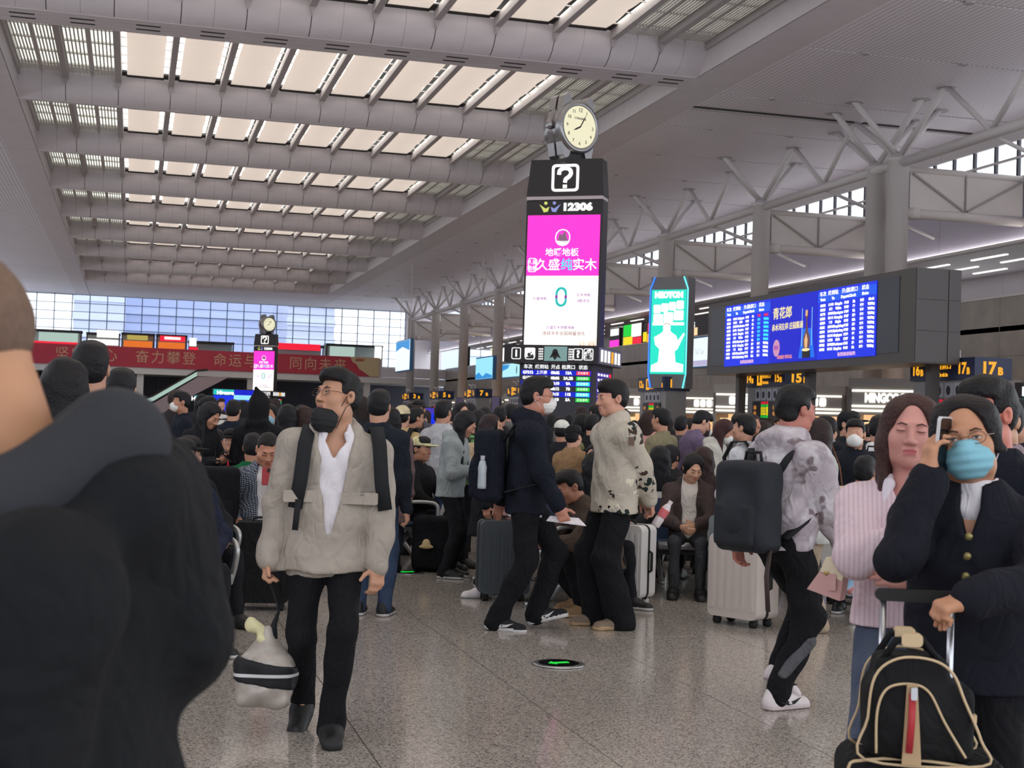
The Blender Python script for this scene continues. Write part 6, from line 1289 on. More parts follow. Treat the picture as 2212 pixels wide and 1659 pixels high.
# ================================================================== the other people met at middle distance
def folk_cap(K, p, h, m):
    s, R, HC = K['s'] * p.get('hs', 1.06), K['R'], K['HC']; P = lambda x, y, z: HC + R @ (A3(x, y, z) * s); r = lambda *v: A3(*v) * s
    F = SDF(HC - .2 * s, HC + .22 * s, h); F.ell(P(0, .016, .05), r(.09, .108, .088), R, .01); F.plane(-R[:, 2], -R[:, 2] @ P(0, 0, .038)); F.ell(P(0, -.13 if not p.get('capback') else .16, .042), r(.07, .07, .011), R, .02); return F.mesh('cap', [m])
POSES = dict(
    stand=dict(hlhand=(.24, -.04, .80), hrhand=(-.24, -.06, .80), bulk=.022, sb=.016, hem=.1, legb=.006, legflare=.008),
    phone=dict(lean=6, hp=30, hlhand=(.06, -.28, 1.12), hrhand=(-.07, -.27, 1.12), el=(.8, .4, -1), er=(-.8, .4, -1), bulk=.022, sb=.016, hem=.1, legb=.004, legflare=.012, hand_l=dict(curl=.8, n=(0, 0, 1)), hand_r=dict(curl=.8, n=(0, 0, 1))),
    sit=dict(pel=(0, .02, .53), lean=-4, fl=(.12, -.46, .085), fr=(-.12, -.44, .085), kl=(.1, -1, 1), kr=(-.1, -1, 1), hlhand=(.12, -.3, .62), hrhand=(-.12, -.3, .62), el=(1, .3, -.6), er=(-1, .3, -.6), bulk=.022, sb=.014, sit=1),
    sitphone=dict(pel=(0, .02, .53), lean=10, hp=30, fl=(.12, -.46, .085), fr=(-.12, -.44, .085), kl=(.1, -1, 1), kr=(-.1, -1, 1), hlhand=(.07, -.34, .88), hrhand=(-.07, -.33, .88), el=(1, .3, -.8), er=(-1, .3, -.8), bulk=.02, sb=.014, sit=1, hand_l=dict(curl=.8, n=(0, 0, 1)), hand_r=dict(curl=.8, n=(0, 0, 1))))
PROTO = {}
def proto(kind, pose, style, lvl, extra=None):
    k = (kind, pose, style, lvl, extra)
    if k in PROTO: return PROTO[k]
    p = dict(POSES[pose], H=1.70); h = (.013, .018, .026)[lvl]; PH = mat('placeholder', (128, 128, 128))
    if style == 'coat': p.update(hem=.42, flare=.05)
    if style == 'tee': p.update(sleeve=.4, bulk=.015)
    if style == 'hood': p.update(bulk=.03, sb=.022)
    if extra == 'capback': p['capback'] = 1
    K = skeleton(p)
    if kind == 'body': m = body_mesh(K, p, (.017, .022, .03)[lvl], (.0075, .011, .015)[lvl], [PH, PH])
    elif kind == 'top':
        F = top_field(K, p, h); neck_hole(F, K, .066, .2, .015)
        if style == 'hood':
            F.cone(K['N'] + A3(-.06, .08, .02), K['N'] + A3(.06, .08, .02), .055, .055, .04)
            for sg in (-1, 1): F.cone(K['N'] + A3(sg * .08, .03, .03), K['N'] + A3(sg * .06, -.07, -.03), .035, .028, .03)
            neck_hole(F, K, .066, .2, .0)
        else:
            for sg in (-1, 1): F.cone(K['N'] + A3(sg * .068, .0, .025), K['N'] + A3(sg * .05, -.075, -.02), .02, .016, .02)
            F.cone(K['N'] + A3(-.05, .05, .03), K['N'] + A3(.05, .05, .03), .022, .022, .02)
        F.wrinkle((.007, .006, 0)[lvl], .9, 2); m = F.mesh('top', [PH])
    elif kind == 'bottom': F = bottom_field(K, p, h); F.wrinkle((.006, .004, 0)[lvl], .8, 3); m = F.mesh('trousers', [PH])
    elif kind == 'shoe': m = [shoe_mesh(K, p, d, [PH, PH], (.011, .016, .022)[lvl]) for d in 'lr']
    elif kind == 'hair': m = hair_mesh(K, p, (.0085, .013, .018)[lvl], PH, style if style not in ('cap', 'hoodup') else 'short')
    elif kind == 'cap': m = folk_cap(K, p, (.0085, .012, .018)[lvl], PH)
    elif kind == 'hoodup':
        s, R, HC = K['s'] * 1.06, K['R'], K['HC']; P = lambda x, y, z: HC + R @ (A3(x, y, z) * s); F = SDF(HC - A3(.25, .25, .3), HC + A3(.25, .25, .3), .014); F.ell(P(0, .03, .03), A3(.105, .125, .125), R, .03); F.cone(P(0, .05, .12), P(.02, .1, .2), .05, .012, .05); F.cone(P(0, .05, -.05), P(0, .04, -.16), .1, .11, .05); F.ell(P(0, -.12, -.0), A3(.07, .09, .1), R, .02, True); m = F.mesh('hood', [PH])
    elif kind == 'mask': m = mask_mesh(K, p, (.008, .011, .015)[lvl], PH)
    elif kind == 'face': m = K
    PROTO[k] = m; return m
def olink(name, me, parent, mats):
    o = link(name, me, parent)
    for i, m in enumerate(mats):
        if i < len(o.material_slots): o.material_slots[i].link = 'OBJECT'; o.material_slots[i].material = m
    return o
SKT = [(200, 150, 126), (190, 138, 114), (208, 158, 136), (182, 130, 106)]
def folk(X, Y, H, pose, rz, style, tcol, bcol, hair, hcol, extras, label, group=None, lvl=None):
    d = math.hypot(X, Y); lvl = (0 if d < 14.5 else 1 if d < 19 else 2) if lvl is None else lvl; ex = extras.split(); sk = skin(SKT[int(X * 37 + Y * 11) % 4])
    o = olink('person', proto('body', pose, '', lvl), None, sk); o.location = (X, Y, 0); o.rotation_euler = (0, 0, rz * D2R); s = H / 1.70; o.scale = (s, s, s); tag(o, label, 'person', group)
    tm = cloth(tcol) if lvl < 2 else mat('plain_%d_%d_%d' % tuple(tcol), tcol, .9); olink({'tee': 'tee', 'coat': 'coat', 'hood': 'hoodie'}.get(style, 'jacket'), proto('top', pose, style, lvl), o, [tm]); olink('trousers', proto('bottom', pose, '', lvl), o, [cloth(bcol) if lvl < 2 else mat('plain_%d_%d_%d' % tuple(bcol), bcol, .9)])
    if lvl < 2:
        for me in proto('shoe', pose, '', lvl): olink('shoe', me, o, [M_BLKSH, M_BLKRUB if X * 10 % 2 < 1 else M_WHSOLE])
    hm = HAIRM(hcol if hair not in ('cap',) else (28, 26, 28))
    if hair == 'hoodup': olink('hood', proto('hoodup', pose, '', lvl), o, [tm])
    else:
        olink('hair', proto('hair', pose, hair, lvl), o, [hm])
        if hair == 'cap': olink('cap', proto('cap', pose, '', lvl, 'capback' if 'capback' in ex else None), o, [cloth(hcol)])
    for e, c in (('mask_w', (226, 224, 222)), ('mask_b', (140, 180, 196)), ('mask_g', (110, 112, 120))):
        if e in ex: olink('face_mask', proto('mask', pose, '', lvl), o, [mat(e, c, .8)])
    if lvl < 2 and not any(e.startswith('mask') for e in ex): face_bits(proto('face', pose, '', 0), dict(POSES[pose], H=1.7), o, 0, 'phone' in pose)
    elif lvl < 2: pass
    K = proto('face', pose, '', 0); wl = lambda v: tuple(A3(X, Y, 0) + rotz(rz * D2R) @ (np.asarray(v, float) * s))
    for e, c, sz, nm in (('pack', (28, 28, 32), (.32, .2, .46), 'black'), ('packb', (196, 170, 142), (.3, .18, .4), 'beige'), ('packl', (24, 26, 32), (.42, .3, .6), 'huge black')):
        if e in ex:
            b = pack('backpack', '%s backpack worn by the %s' % (nm, ' '.join(label.split()[:8])), wl((0, .13 + sz[1] * .5 + .02, .9)), rz, sz, cloth(c), M_STRAP, 'backpacks worn in the crowd', h=.02)
            for sg in (-1, 1): strap(b, [(sg * .1, -sz[1] / 2, .42), (sg * .13, -sz[1] / 2 - .08, .53), (sg * .14, -sz[1] / 2 - .2, .52), (sg * .15, -sz[1] / 2 - .27, .38), (sg * .17, -sz[1] / 2 - .22, .15)], .055, .014, M_STRAP, 'shoulder_strap')
    if 'phone' in ex: phone('dark mobile phone in the hands of the %s' % ' '.join(label.split()[:7]), wl((0, -.40 if pose == 'phone' else -.44, 1.15 if pose == 'phone' else .92)), rotz(rz * D2R) @ rotx(-1.0), (40, 38, 44))
    if 'paper' in ex: t = thing('paper_sheet', 'white paper sheet held by the seated person in pale yellow cap', 'paper', wl((0, -.4, .72)), rz * D2R); MB().box(-.11, .11, -.002, .002, 0, .28).build('sheet', [M_WSHIRT], t, rot=(-.6, 0, 0))
    if 'folder' in ex: t = thing('folder', 'red folder held open by the seated person with grey mask', 'folder', wl((0, -.42, .8)), rz * D2R); MB().prism([(-.15, 0), (.15, 0), (.15, .2), (.05, .24), (-.05, .24), (-.15, .2)], 'y', -.006, .006).build('folder_cover', [mat('folder_red', (168, 78, 80), .6)], t, rot=(-.5, 0, 0)); MB().box(-.13, .13, -.012, -.008, .0, .2).build('folder_page', [M_WSHIRT], t, rot=(-.5, 0, 0))
    if 'redbag' in ex:
        t = thing('tote_bag', 'glossy red tote bag carried by the person in purple', 'bag', wl((.18, .12, .55)), rz * D2R); F = SDF(A3(-.3, -.2, -.05), A3(.3, .2, .45), .014); F.box(A3(0, 0, .16), A3(.2, .09, .15), None, .06, .02); F.wrinkle(.006, 1.2, 4); blob('bag_body', F, [mat('red_vinyl', (150, 34, 56), .35)], t)
        for y in (-.05, .05): MB().tube(smooth_path([(-.12, y, .3), (-.1, y, .5), (.1, y, .5), (.12, y, .3)]), .01, 8).build('bag_handle', [mat('red_vinyl', (150, 34, 56), .35)], t, True)
        disc(t, 'bag_badge', 0, .2, .03, .03, -.1, M_WSHIRT, 14)
    if pose.startswith('sit') and 'noseat' not in ex: bench(*wl((0, .0, 0))[:2], rz, 1, 'waiting seat under the %s' % ' '.join(label.split()[:11]), 'waiting seats in the crowd')
    return o
CROWD = [
(-0.21, 7.30, 1.78, 'stand', 177, 'jacket', (28, 28, 33), (28, 28, 33), 'short', (26, 25, 28), '', 'tall man with black hair just behind the man at the left edge'),
(-0.31, 6.81, 1.68, 'stand', 163, 'jacket', (28, 28, 33), (28, 28, 33), 'mid', (26, 25, 28), '', 'person with dark bobbed hair half hidden behind the left edge man'),
(-0.07, 8.30, 1.68, 'stand', 170, 'jacket', (34, 34, 38), (28, 28, 33), 'short', (26, 25, 28), '', 'man in charcoal jacket showing above the shoulder of the left edge man'),
(0.54, 19.12, 1.73, 'stand', 138, 'jacket', (40, 34, 36), (28, 28, 33), 'short', (54, 38, 36), '', 'brown-haired man in dark jacket facing the masked man near the escalator'),
(0.60, 17.55, 1.69, 'stand', -82, 'jacket', (28, 32, 44), (28, 28, 33), 'short', (26, 25, 28), 'mask_w', 'man in navy with white mask facing left below the escalator'),
(0.61, 13.51, 1.57, 'phone', 47, 'jacket', (27, 27, 33), (28, 28, 33), 'long', (26, 25, 28), 'phone', 'long-haired woman in dark jacket bending over her phone at left'),
(1.00, 16.72, 1.66, 'phone', -73, 'hood', (212, 208, 204), (44, 44, 50), 'short', (26, 25, 28), 'mask_w pack', 'man in white hoodie with white mask looking at his phone'),
(1.11, 16.28, 1.60, 'stand', 166, 'jacket', (28, 32, 44), (28, 28, 33), 'short', (26, 25, 28), '', 'man in navy jacket behind the white hoodie man'),
(1.16, 13.46, 1.63, 'stand', 160, 'hood', (22, 21, 25), (28, 28, 33), 'hoodup', (26, 25, 28), '', 'broad figure in black with pointed hood up'),
(1.43, 15.15, 1.56, 'stand', -15, 'jacket', (196, 198, 202), (36, 36, 42), 'mid', (26, 25, 28), 'mask_b', 'woman with light blue mask beside the black hooded figure'),
(1.51, 14.20, 1.56, 'stand', 170, 'jacket', (182, 132, 122), (28, 28, 33), 'mid', (26, 25, 28), '', 'woman in salmon pink coat seen from behind'),
(1.68, 14.26, 1.55, 'stand', 163, 'jacket', (60, 48, 48), (28, 28, 33), 'mid', (54, 38, 36), '', 'brown-haired person behind the beige jacket man'),
(0.41, 10.15, 1.66, 'sit', 33, 'jacket', (27, 27, 31), (28, 28, 33), 'cap', (28, 28, 30), 'capw', 'seated man in black baseball cap with white mark'),
(0.33, 9.14, 1.66, 'sit', 18, 'jacket', (30, 34, 54), (28, 28, 33), 'short', (26, 25, 28), '', 'seated person in dark blue jacket next to the left edge man'),
(1.06, 12.77, 1.66, 'sit', 173, 'jacket', (18, 92, 56), (28, 28, 33), 'short', (26, 25, 28), '', 'seated person in green sweater seen from behind'),
(1.06, 15.78, 1.66, 'sit', -19, 'jacket', (92, 90, 96), (36, 36, 42), 'cap', (30, 28, 30), '', 'seated woman with dark visor cap and grey top'),
(0.84, 14.60, 1.66, 'sit', 147, 'jacket', (176, 42, 62), (36, 36, 42), 'short', (26, 25, 28), '', 'seated person in crimson jacket'),
(1.16, 17.93, 1.66, 'sit', 146, 'jacket', (36, 36, 42), (36, 36, 42), 'mid', (26, 25, 28), '', 'dark-haired seated person behind the visor cap woman'),
(1.78, 10.40, 1.66, 'stand', 158, 'jacket', (30, 34, 44), (52, 66, 90), 'short', (26, 25, 28), '', 'man in navy jacket and jeans right behind the beige jacket man'),
(2.42, 13.44, 1.56, 'stand', 162, 'coat', (118, 96, 98), (40, 44, 54), 'mid', (26, 25, 28), '', 'person in mauve brown checked coat seen from behind'),
(2.84, 15.08, 1.59, 'stand', 154, 'jacket', (200, 172, 124), (36, 36, 42), 'cap', (214, 198, 164), 'pack capback', 'person with beige cap worn backwards and yellow top'),
(3.14, 15.94, 1.58, 'stand', 109, 'jacket', (34, 38, 50), (28, 28, 33), 'short', (26, 25, 28), '', 'black-haired man in dark navy behind the beige cap'),
(3.59, 17.88, 1.70, 'stand', -26, 'jacket', (84, 84, 92), (36, 36, 42), 'cap', (60, 52, 50), '', 'man in grey jacket and brown cap facing the viewer'),
(3.29, 16.52, 1.49, 'stand', -23, 'hood', (162, 174, 182), (36, 36, 42), 'mid', (54, 38, 36), '', 'young woman in pale blue hood facing the viewer'),
(3.22, 14.77, 1.66, 'stand', 143, 'jacket', (182, 180, 184), (36, 36, 42), 'short', (26, 25, 28), '', 'man in light grey shirt with shoulder bag seen from behind'),
(2.91, 12.89, 1.57, 'phone', 62, 'hood', (150, 156, 156), (26, 26, 30), 'long', (26, 25, 28), 'phone', 'woman in grey zip hoodie with long black hair using her phone'),
(2.86, 13.95, 1.66, 'sit', 48, 'jacket', (28, 28, 32), (28, 28, 33), 'cap', (212, 204, 160), 'paper noseat', 'seated person in pale yellow cap holding a white paper'),
(3.72, 15.16, 1.58, 'stand', 158, 'jacket', (116, 164, 108), (36, 36, 42), 'long', (26, 25, 28), 'packb', 'long-haired woman in green top with beige backpack'),
(3.10, 12.22, 1.52, 'stand', 61, 'coat', (26, 26, 31), (28, 28, 33), 'mid', (44, 30, 32), '', 'woman in long black coat left of the masked walker'),
(4.35, 16.64, 1.64, 'stand', 163, 'jacket', (36, 35, 40), (28, 28, 33), 'short', (26, 25, 28), '', 'black-haired man in dark jacket seen from behind, left of the walker'),
(4.79, 17.77, 1.69, 'stand', 165, 'hood', (104, 102, 100), (36, 36, 42), 'short', (26, 25, 28), '', 'person with tousled hair in grey hooded top, left of the walker'),
(4.75, 19.02, 1.65, 'stand', 156, 'jacket', (36, 36, 42), (28, 28, 33), 'short', (26, 25, 28), '', 'small dark figure behind the green top woman'),
(4.33, 15.61, 1.59, 'stand', 160, 'jacket', (52, 52, 50), (28, 28, 33), 'short', (26, 25, 28), '', 'person in dark olive behind the backpack of the masked walker'),
(4.32, 13.96, 1.49, 'stand', 151, 'jacket', (34, 34, 40), (28, 28, 33), 'cap', (222, 220, 212), '', 'person wearing a white cap just right of the masked walker'),
(4.22, 13.26, 1.44, 'stand', 132, 'jacket', (152, 120, 88), (36, 36, 42), 'cap', (28, 27, 30), 'capw', 'person in tan jacket and black cap with white stripe'),
(5.01, 15.43, 1.58, 'stand', 117, 'jacket', (34, 33, 38), (28, 28, 33), 'mid', (26, 25, 28), '', 'dark-haired woman in black below the tower screen'),
(5.03, 15.11, 1.57, 'stand', 142, 'jacket', (26, 26, 30), (28, 28, 33), 'short', (26, 25, 28), '', 'man in black jacket scratching his head below the tower'),
(5.40, 15.95, 1.69, 'stand', -139, 'jacket', (66, 66, 66), (28, 28, 33), 'short', (26, 25, 28), '', 'man in dark grey jacket left of the embroidered jacket man'),
(4.57, 14.21, 1.66, 'sit', 154, 'jacket', (150, 120, 88), (36, 36, 42), 'cap', (112, 106, 70), '', 'seated person in mottled olive cap'),
(4.25, 13.47, 1.66, 'sitphone', -8, 'jacket', (170, 196, 188), (36, 36, 42), 'short', (26, 25, 28), 'mask_g folder', 'seated person with grey mask reading a red folder'),
(4.30, 12.83, 1.66, 'sit', -54, 'jacket', (40, 38, 42), (28, 28, 33), 'bun', (26, 25, 28), '', 'seated woman with hair pulled back glancing to the left'),
(4.16, 12.10, 1.66, 'sit', 131, 'jacket', (84, 60, 54), (28, 28, 33), 'long', (70, 46, 40), '', 'seated person with long brown hair behind the embroidered jacket'),
(5.16, 15.61, 1.66, 'sit', 154, 'jacket', (36, 36, 42), (28, 28, 33), 'short', (26, 25, 28), '', 'seated man with black hair behind the woman glancing left'),
(3.59, 11.01, 1.66, 'sitphone', 37, 'jacket', (25, 24, 28), (28, 28, 33), 'long', (26, 25, 28), 'phone', 'seated woman in black with long hair over her phone behind the crouching man'),
(5.90, 15.60, 1.65, 'stand', 144, 'jacket', (208, 152, 148), (36, 36, 42), 'mid', (54, 38, 36), '', 'person in pink top right of the embroidered jacket man'),
(5.66, 14.53, 1.66, 'stand', -146, 'tee', (132, 124, 98), (60, 56, 54), 'short', (26, 25, 28), '', 'man in olive short-sleeved tee turned away'),
(6.57, 16.25, 1.60, 'stand', 138, 'jacket', (70, 66, 70), (28, 28, 33), 'short', (26, 25, 28), '', 'dark figure between the olive tee and the purple jacket'),
(6.07, 14.73, 1.68, 'phone', 93, 'jacket', (116, 100, 128), (36, 36, 42), 'short', (26, 25, 28), 'redbag', 'person in purple jacket bending with a red bag'),
(7.06, 16.74, 1.58, 'stand', 97, 'jacket', (58, 50, 60), (28, 28, 33), 'mid', (54, 38, 36), 'mask_w', 'masked woman behind the purple jacket'),
(5.87, 13.65, 1.58, 'phone', 52, 'hood', (194, 190, 182), (28, 28, 32), 'mid', (60, 34, 36), 'mask_w phone', 'woman in cream hoodie and white mask looking at her phone'),
(6.34, 14.24, 1.58, 'phone', 61, 'jacket', (90, 86, 88), (28, 28, 33), 'short', (26, 25, 28), '', 'man in grey jacket stooping over his phone'),
(5.33, 11.61, 1.59, 'stand', -140, 'jacket', (206, 206, 212), (36, 36, 42), 'short', (26, 25, 28), 'packl', 'man with glasses in white shirt carrying a huge black backpack'),
(7.09, 15.70, 1.65, 'stand', 146, 'jacket', (28, 28, 33), (28, 28, 33), 'short', (26, 25, 28), '', 'dark figure behind the huge black backpack'),
(4.89, 12.57, 1.66, 'sit', 144, 'jacket', (26, 25, 29), (28, 28, 33), 'long', (26, 25, 28), 'noseat', 'seated woman in black with long hair behind the brown cardigan woman, left'),
(5.44, 13.67, 1.66, 'sit', 133, 'jacket', (40, 38, 42), (28, 28, 33), 'bun', (26, 25, 28), '', 'seated woman with hair clip in front of the red bag'),
(5.45, 12.84, 1.66, 'sit', 147, 'jacket', (58, 46, 46), (28, 28, 33), 'mid', (54, 38, 36), 'noseat', 'seated brown-haired person just behind the brown cardigan woman'),
(7.02, 13.85, 1.63, 'stand', 143, 'jacket', (30, 30, 36), (28, 28, 33), 'short', (26, 25, 28), '', 'dark-haired figure before the lit shop right of the backpack man'),
(7.48, 14.14, 1.63, 'stand', -113, 'jacket', (150, 140, 140), (36, 36, 42), 'short', (26, 25, 28), '', 'short-haired man in profile before the warm shop light'),
(6.59, 12.10, 1.66, 'stand', 31, 'jacket', (30, 32, 40), (28, 28, 33), 'cap', (34, 34, 40), '', 'officer in dark uniform cap behind the masked man'),
(5.78, 10.46, 1.57, 'stand', -34, 'jacket', (26, 29, 38), (28, 28, 33), 'short', (26, 25, 28), 'mask_w', 'man in black with white mask facing the viewer left of the blouse woman'),
(6.62, 11.57, 1.62, 'stand', 142, 'jacket', (224, 222, 222), (36, 36, 42), 'short', (26, 25, 28), 'pack', 'man in white shirt with black backpack seen from behind at right'),
(5.62, 9.99, 1.66, 'sit', 136, 'jacket', (30, 28, 30), (28, 28, 33), 'short', (26, 25, 28), '', 'seated dark-haired person beside the blouse woman'),
(7.47, 12.79, 1.64, 'stand', 145, 'jacket', (36, 36, 42), (28, 28, 33), 'short', (26, 25, 28), '', 'dark figure between the white shirt and the blouse woman'),
(5.26, 7.48, 1.69, 'stand', -95, 'jacket', (34, 34, 42), (28, 28, 33), 'short', (26, 25, 28), '', 'man in dark jacket cut by the right picture edge'),
]
for row in CROWD: folk(*row)
# small figures deep in the crowd, told apart by nothing but their clothes
rr = random.Random(11); kinds = (((30, 30, 36), 'dark'), ((96, 92, 96), 'grey'), ((178, 172, 170), 'pale'))
zones = ((9, 'below the red banner'), (16.5, 'left of the information tower'), (21, 'in front of the information tower'), (26, 'before the turquoise pillar'), (33, 'before the big departure board'), (99, 'before the nearest ticket gate'))
for k in range(78):
    ad = 2.5 + 34 * (k + rr.random() * .8) / 78; ang = math.radians(ad); dd = 17.5 + 13 * rr.random() ** 1.3 + (k % 3) * 2.5
    c, cn = kinds[(0, 0, 1, 0, 2, 0)[rr.randrange(6)]]; hr = rr.choice(('short', 'short', 'mid', 'long')); zn = [z for q, z in zones if ad < q][0]; fc, fn = rr.choice(((172, 'seen from behind'), (150, 'seen from behind'), (-100, 'turned left'), (110, 'turned right'), (20, 'facing the viewer'), (180, 'seen from behind')))
    folk(dd * math.sin(ang), dd * math.cos(ang), 1.56 + .22 * rr.random(), 'stand', fc, 'jacket', c, (34, 34, 40), hr, rr.choice(((26, 25, 28), (44, 34, 32))), '', 'small distant %s-haired traveller in %s clothes %s, %s' % ({'short': 'short', 'mid': 'bob', 'long': 'long'}[hr], cn, fn, zn), 'small distant travellers deep in the crowd', 2)
# ================================================================== seated and crouching people in front
bench(5.10, 11.82, -6, 4, 'white-framed waiting bench with blue pads under the brown cardigan woman'); bench(5.5, 12.62, 174, 3, 'waiting bench back to back behind the brown cardigan woman')
bench(3.42, 11.75, -90, 4, 'long waiting bench seen end-on behind the masked walking man'); bench(.86, 11.95, -4, 3, 'waiting bench under the man with the red phone'); bench(2.72, 14.35, -90, 3, 'waiting bench seen end-on behind the floor backpack')
def sitter(label, loc, rz, H, p, skc, tops, tmat, bmat, hair, hcol, shoe=(None, None), closed=True):
    p = dict(POSES['sit'], **p); p['H'] = H; K = skeleton(p); o = root_person(label, body_mesh(K, p, .015, .0065, skin(skc)), loc, rz); F = top_field(K, p, .0105); neck_hole(F, K, .068, .2, .02)
    if tops == 'open': open_front(F, K, K['s'], .0, -.46, .075, .05, .0)
    F.wrinkle(.007, .9, int(loc[0] * 10)); blob('jacket', F, [tmat], o); trousers(o, K, p, bmat, .012); shoes(o, K, p, shoe[0] or M_BLKSH, shoe[1] or M_BLKRUB, .01)
    link('hair', hair_mesh(K, p, .0085, HAIRM(hcol), hair), o); face_bits(K, p, o, 0, closed); return o, K, p
o, K, p = sitter('seated woman in brown cardigan and cream blouse with earphones', (4.84, 11.72, 0), -22, 1.62, dict(lean=4, hp=24, hy=22, hlhand=(.05, -.34, .66), hrhand=(-.06, -.33, .64), bulk=.024, sb=.02), (206, 158, 130), 'open', cloth((72, 60, 58)), cloth((58, 58, 62)), 'pony', (28, 25, 27))
F = top_field(K, dict(p, bulk=.008), .011, sleeves=False); neck_hole(F, K, .064, .2, .04); F.wrinkle(.003, 1.4, 3); blob('blouse', F, [cloth((216, 206, 196), .8, .04, .15)], o); MB().tube(smooth_path([tuple(K['HC'] + A3(-.075, .0, -.03)), tuple(K['N'] + A3(-.06, -.1, -.02)), tuple(K['C'] + A3(-.01, -.16, -.12))]), .003, 5).build('earphone_cord', [M_WSHIRT], o)
o, K, p = sitter('seated man in checked shirt over white tee holding a red phone', (1.10, 11.8, 0), -6, 1.70, dict(lean=2, hp=24, hy=4, hlhand=(.1, -.32, .9), hrhand=(-.24, -.2, .6), el=(1, .1, -.8), bulk=.03, belly=.03, sb=.024, hs=1.16, fat=.012, hand_l=dict(curl=1., n=(-.3, -.2, 1))), (190, 134, 110), 'open', pattern('checked_shirt', (34, 38, 52), [((142, 146, 158), 'check', 85, .4, .6, (0, 0, 0))]), cloth((34, 36, 44)), 'buzz', (30, 27, 28))
F = top_field(K, dict(p, bulk=.014), .011, sleeves=False); neck_hole(F, K, .07, .2, .0); F.wrinkle(.003, 1.4, 3); blob('tee', F, [cloth((218, 212, 212), .8, .04, .1)], o)
phone('red mobile phone in the hand of the seated man in checked shirt', W2((1.10, 11.8, 0), -6, palm(K, 'l', .1, (-.02, -.03, .04))), rotz(-.1) @ rotx(-.5) @ rotz(3.14), (150, 34, 46))
o, K, p = sitter('person in pink top and blue jeans with white trainers, seated facing left', (3.36, 11.55, 0), -86, 1.62, dict(lean=22, hp=34, hlhand=(.06, -.3, .78), hrhand=(-.06, -.28, .76), fl=(.1, -.5, .085), fr=(-.12, -.3, .085), bulk=.016), (190, 130, 116), 'closed', cloth((196, 142, 140)), pattern('blue_denim', (62, 84, 116), [((84, 104, 134), 'noise', 5, .4, .6, (0, 0, 0))]), 'mid', (34, 28, 30), (M_WLEA, M_WHSOLE))
o, K, p = sitter('seated person in black trousers and white socks behind the white suitcase', (4.22, 11.86, 0), -12, 1.66, dict(lean=2, bulk=.02), (200, 150, 126), 'closed', cloth((30, 30, 34)), M_BLKCL, 'short', (26, 25, 28), (cloth((34, 34, 38)), M_WHSOLE))
for d in 'lr': MB().tube([tuple(K['An' + d] + A3(0, 0, .03)), tuple(K['An' + d] + A3(0, 0, .1))], .05, 14).build('sock', [M_WLEA], o, True)
o, K, p = sitter('man in brown corduroy jacket crouching on the floor behind the walkers', (3.60, 10.45, 0), -80, 1.70, dict(sit=None, hem=.06, pel=(0, .06, .43), lean=32, hp=26, fl=(.12, -.22, .085), fr=(-.13, -.12, .1), kl=(.2, -1, .9), kr=(-.2, -1, .9), hlhand=(.05, -.52, .56), hrhand=(-.08, -.52, .58), bulk=.03, sb=.026, legb=.02), (184, 128, 104), 'closed', cloth((84, 70, 62)), M_BLKCL, 'short', (30, 27, 28), (cloth((140, 110, 82)), mat('gum_sole', (176, 146, 112), .7)))
# woman in the light cardigan and khaki trousers, seen from behind
loc, rz, H = (4.97, 9.50, 0), -112, 1.56
p = dict(H=H, lean=0, hp=8, hy=-10, sw=.165, hlhand=(.1, -.26, 1.02), hrhand=(-.2, -.18, .95), el=(1, .5, -.6), bulk=.024, sb=.016, hem=.2, flare=.05, legb=.016, legflare=.025)
K = skeleton(p); o = root_person('woman in light grey cardigan and khaki trousers with long dark hair turned away', body_mesh(K, p, .015, .007, skin((206, 158, 136))), loc, rz); F = top_field(K, p, .0105); neck_hole(F, K, .066, .2, .02); F.wrinkle(.007, .9, 7); blob('cardigan', F, [cloth((184, 184, 182))], o); trousers(o, K, p, cloth((166, 148, 128)), .012, 5, .007); shoes(o, K, p, M_BLKSH, M_BLKRUB, .01); link('hair', hair_mesh(K, p, .0085, HAIRM((46, 34, 34)), 'long'), o)
t = thing('shoulder_bag', 'cream shoulder bag with brown strap on the woman in khaki trousers', 'bag', W2(loc, rz, (.05, .17, .80)), rz * D2R); MB().rbox(-.12, .12, -.04, .05, 0, .28, .03).build('bag_body', [mat('cream_canvas', (214, 196, 172), .8)], t); MB().rbox(-.12, .12, -.048, -.04, .14, .285, .02).build('bag_flap', [mat('cream_canvas', (214, 196, 172), .8)], t); strap(t, [(-.11, .0, .25), (-.14, -.02, .42), (-.17, -.08, .58), (-.12, -.2, .54), (.0, -.3, .35), (.1, -.22, .1)], .026, .008, mat('strap_tan', (120, 78, 62), .7), 'bag_strap')
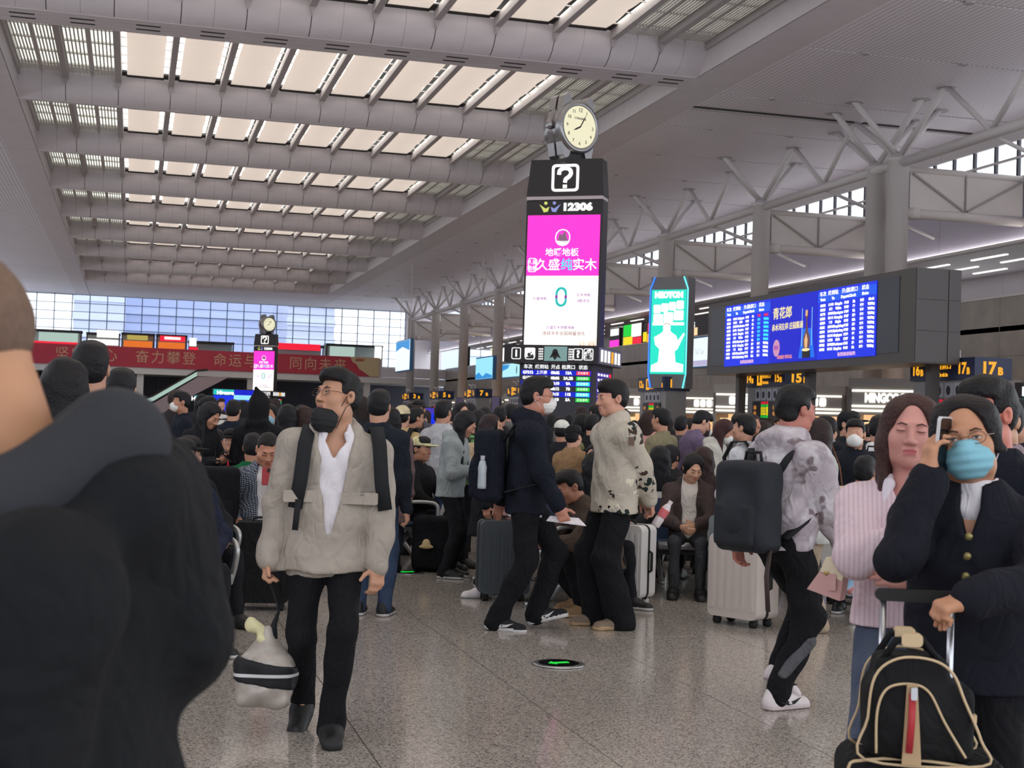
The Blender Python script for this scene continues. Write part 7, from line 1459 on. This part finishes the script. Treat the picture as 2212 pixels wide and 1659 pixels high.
# ================================================================== luggage on the floor
sg_ = mat('shell_graphite', (62, 68, 74), .45); sw_ = mat('shell_white', (216, 212, 210), .4); sgy = mat('shell_grey', (126, 132, 136), .4, metal=.2); scr = mat('shell_cream', (206, 194, 188), .45); skb = cloth((24, 24, 27), .8, .08, .2, 'black_nylon')
suitcase('dark graphite suitcase behind the masked walking man', (3.02, 11.28, 0), -6, .42, .26, .66, sg_, M_BLKRUB); suitcase('white ribbed suitcase right of the embroidered jacket man', (4.02, 11.05, 0), -50, .42, .25, .66, sw_, M_BLKRUB, 0, 7, None, M_WHSOLE)
suitcase('tall grey aluminium suitcase in front of the brown cardigan woman', (5.06, 11.12, 0), -38, .46, .27, .74, sgy, mat('shell_clip', (60, 62, 66), .4), .36, 5, M_BLKRUB, M_WHSOLE); suitcase('cream white suitcase with black centre band beside the backpack walker', (4.52, 9.83, 0), -62, .46, .27, .68, scr, M_BLKRUB, 0, 6, M_BLKRUB)
suitcase('black dotted suitcase behind the khaki trousers woman', (6.05, 11.0, 0), -20, .42, .26, .62, mat('shell_black_dots', (32, 32, 36), .5), M_BLKRUB, .3); suitcase('soft black suitcase in front of the man with the red phone', (1.0, 10.78, 0), -8, .42, .28, .66, skb, M_BLKRUB, 0, 2)
b_ = pack('floor_backpack', 'black wheeled backpack with hat-shaped charm standing on the floor', (2.87, 13.45, 0), 0 - 20 + 180, (.36, .26, .54), M_BLKCL, M_STRAP, h=.014)
F = SDF(A3(-.12, .1, .15), A3(.12, .32, .4), .008); F.ell(A3(.02, .2, .25), A3(.07, .035, .02), None, .01); F.ell(A3(.02, .2, .28), A3(.04, .035, .045), None, .02); blob('hat_charm', F, [mat('straw_charm', (206, 176, 132), .8)], b_)
b_ = pack('seat_backpack', 'large black backpack standing on the seat beside the red phone man', (.66, 11.72, .455), 175, (.44, .3, .58), M_BLKCL, M_STRAP, h=.014)
b_ = pack('case_bag', 'grey brown duffel bag resting on the tall grey suitcase', (5.06, 11.14, .775), -38, (.36, .2, .3), cloth((104, 94, 98)), M_STRAP, cat='bag', h=.014)
t = thing('carrier_bag', 'white plastic carrier bag with red print hanging from the grey hoodie woman', 'bag', (3.22, 12.95, .66), .3); F = SDF(A3(-.15, -.12, -.03), A3(.15, .12, .55), .011); F.ell(A3(0, 0, .14), A3(.085, .06, .16), None, .03); F.cone(A3(0, 0, .22), A3(0, 0, .46), .055, .02, .04); F.wrinkle(.006, 1.5, 3); blob('bag_film', F, [mat('white_film', (206, 200, 204), .35, var=.08, vscale=14)], t); text('锅', mat('print_red', (196, 70, 80), .6), t, (-.01, -.07, .2), .08); F = SDF(A3(-.1, -.1, -.03), A3(.1, .1, .1), .01); F.ell(A3(0, 0, .035), A3(.06, .05, .035), None, .01); blob('bag_contents', F, [mat('contents_yellow', (214, 190, 120), .6)], t)
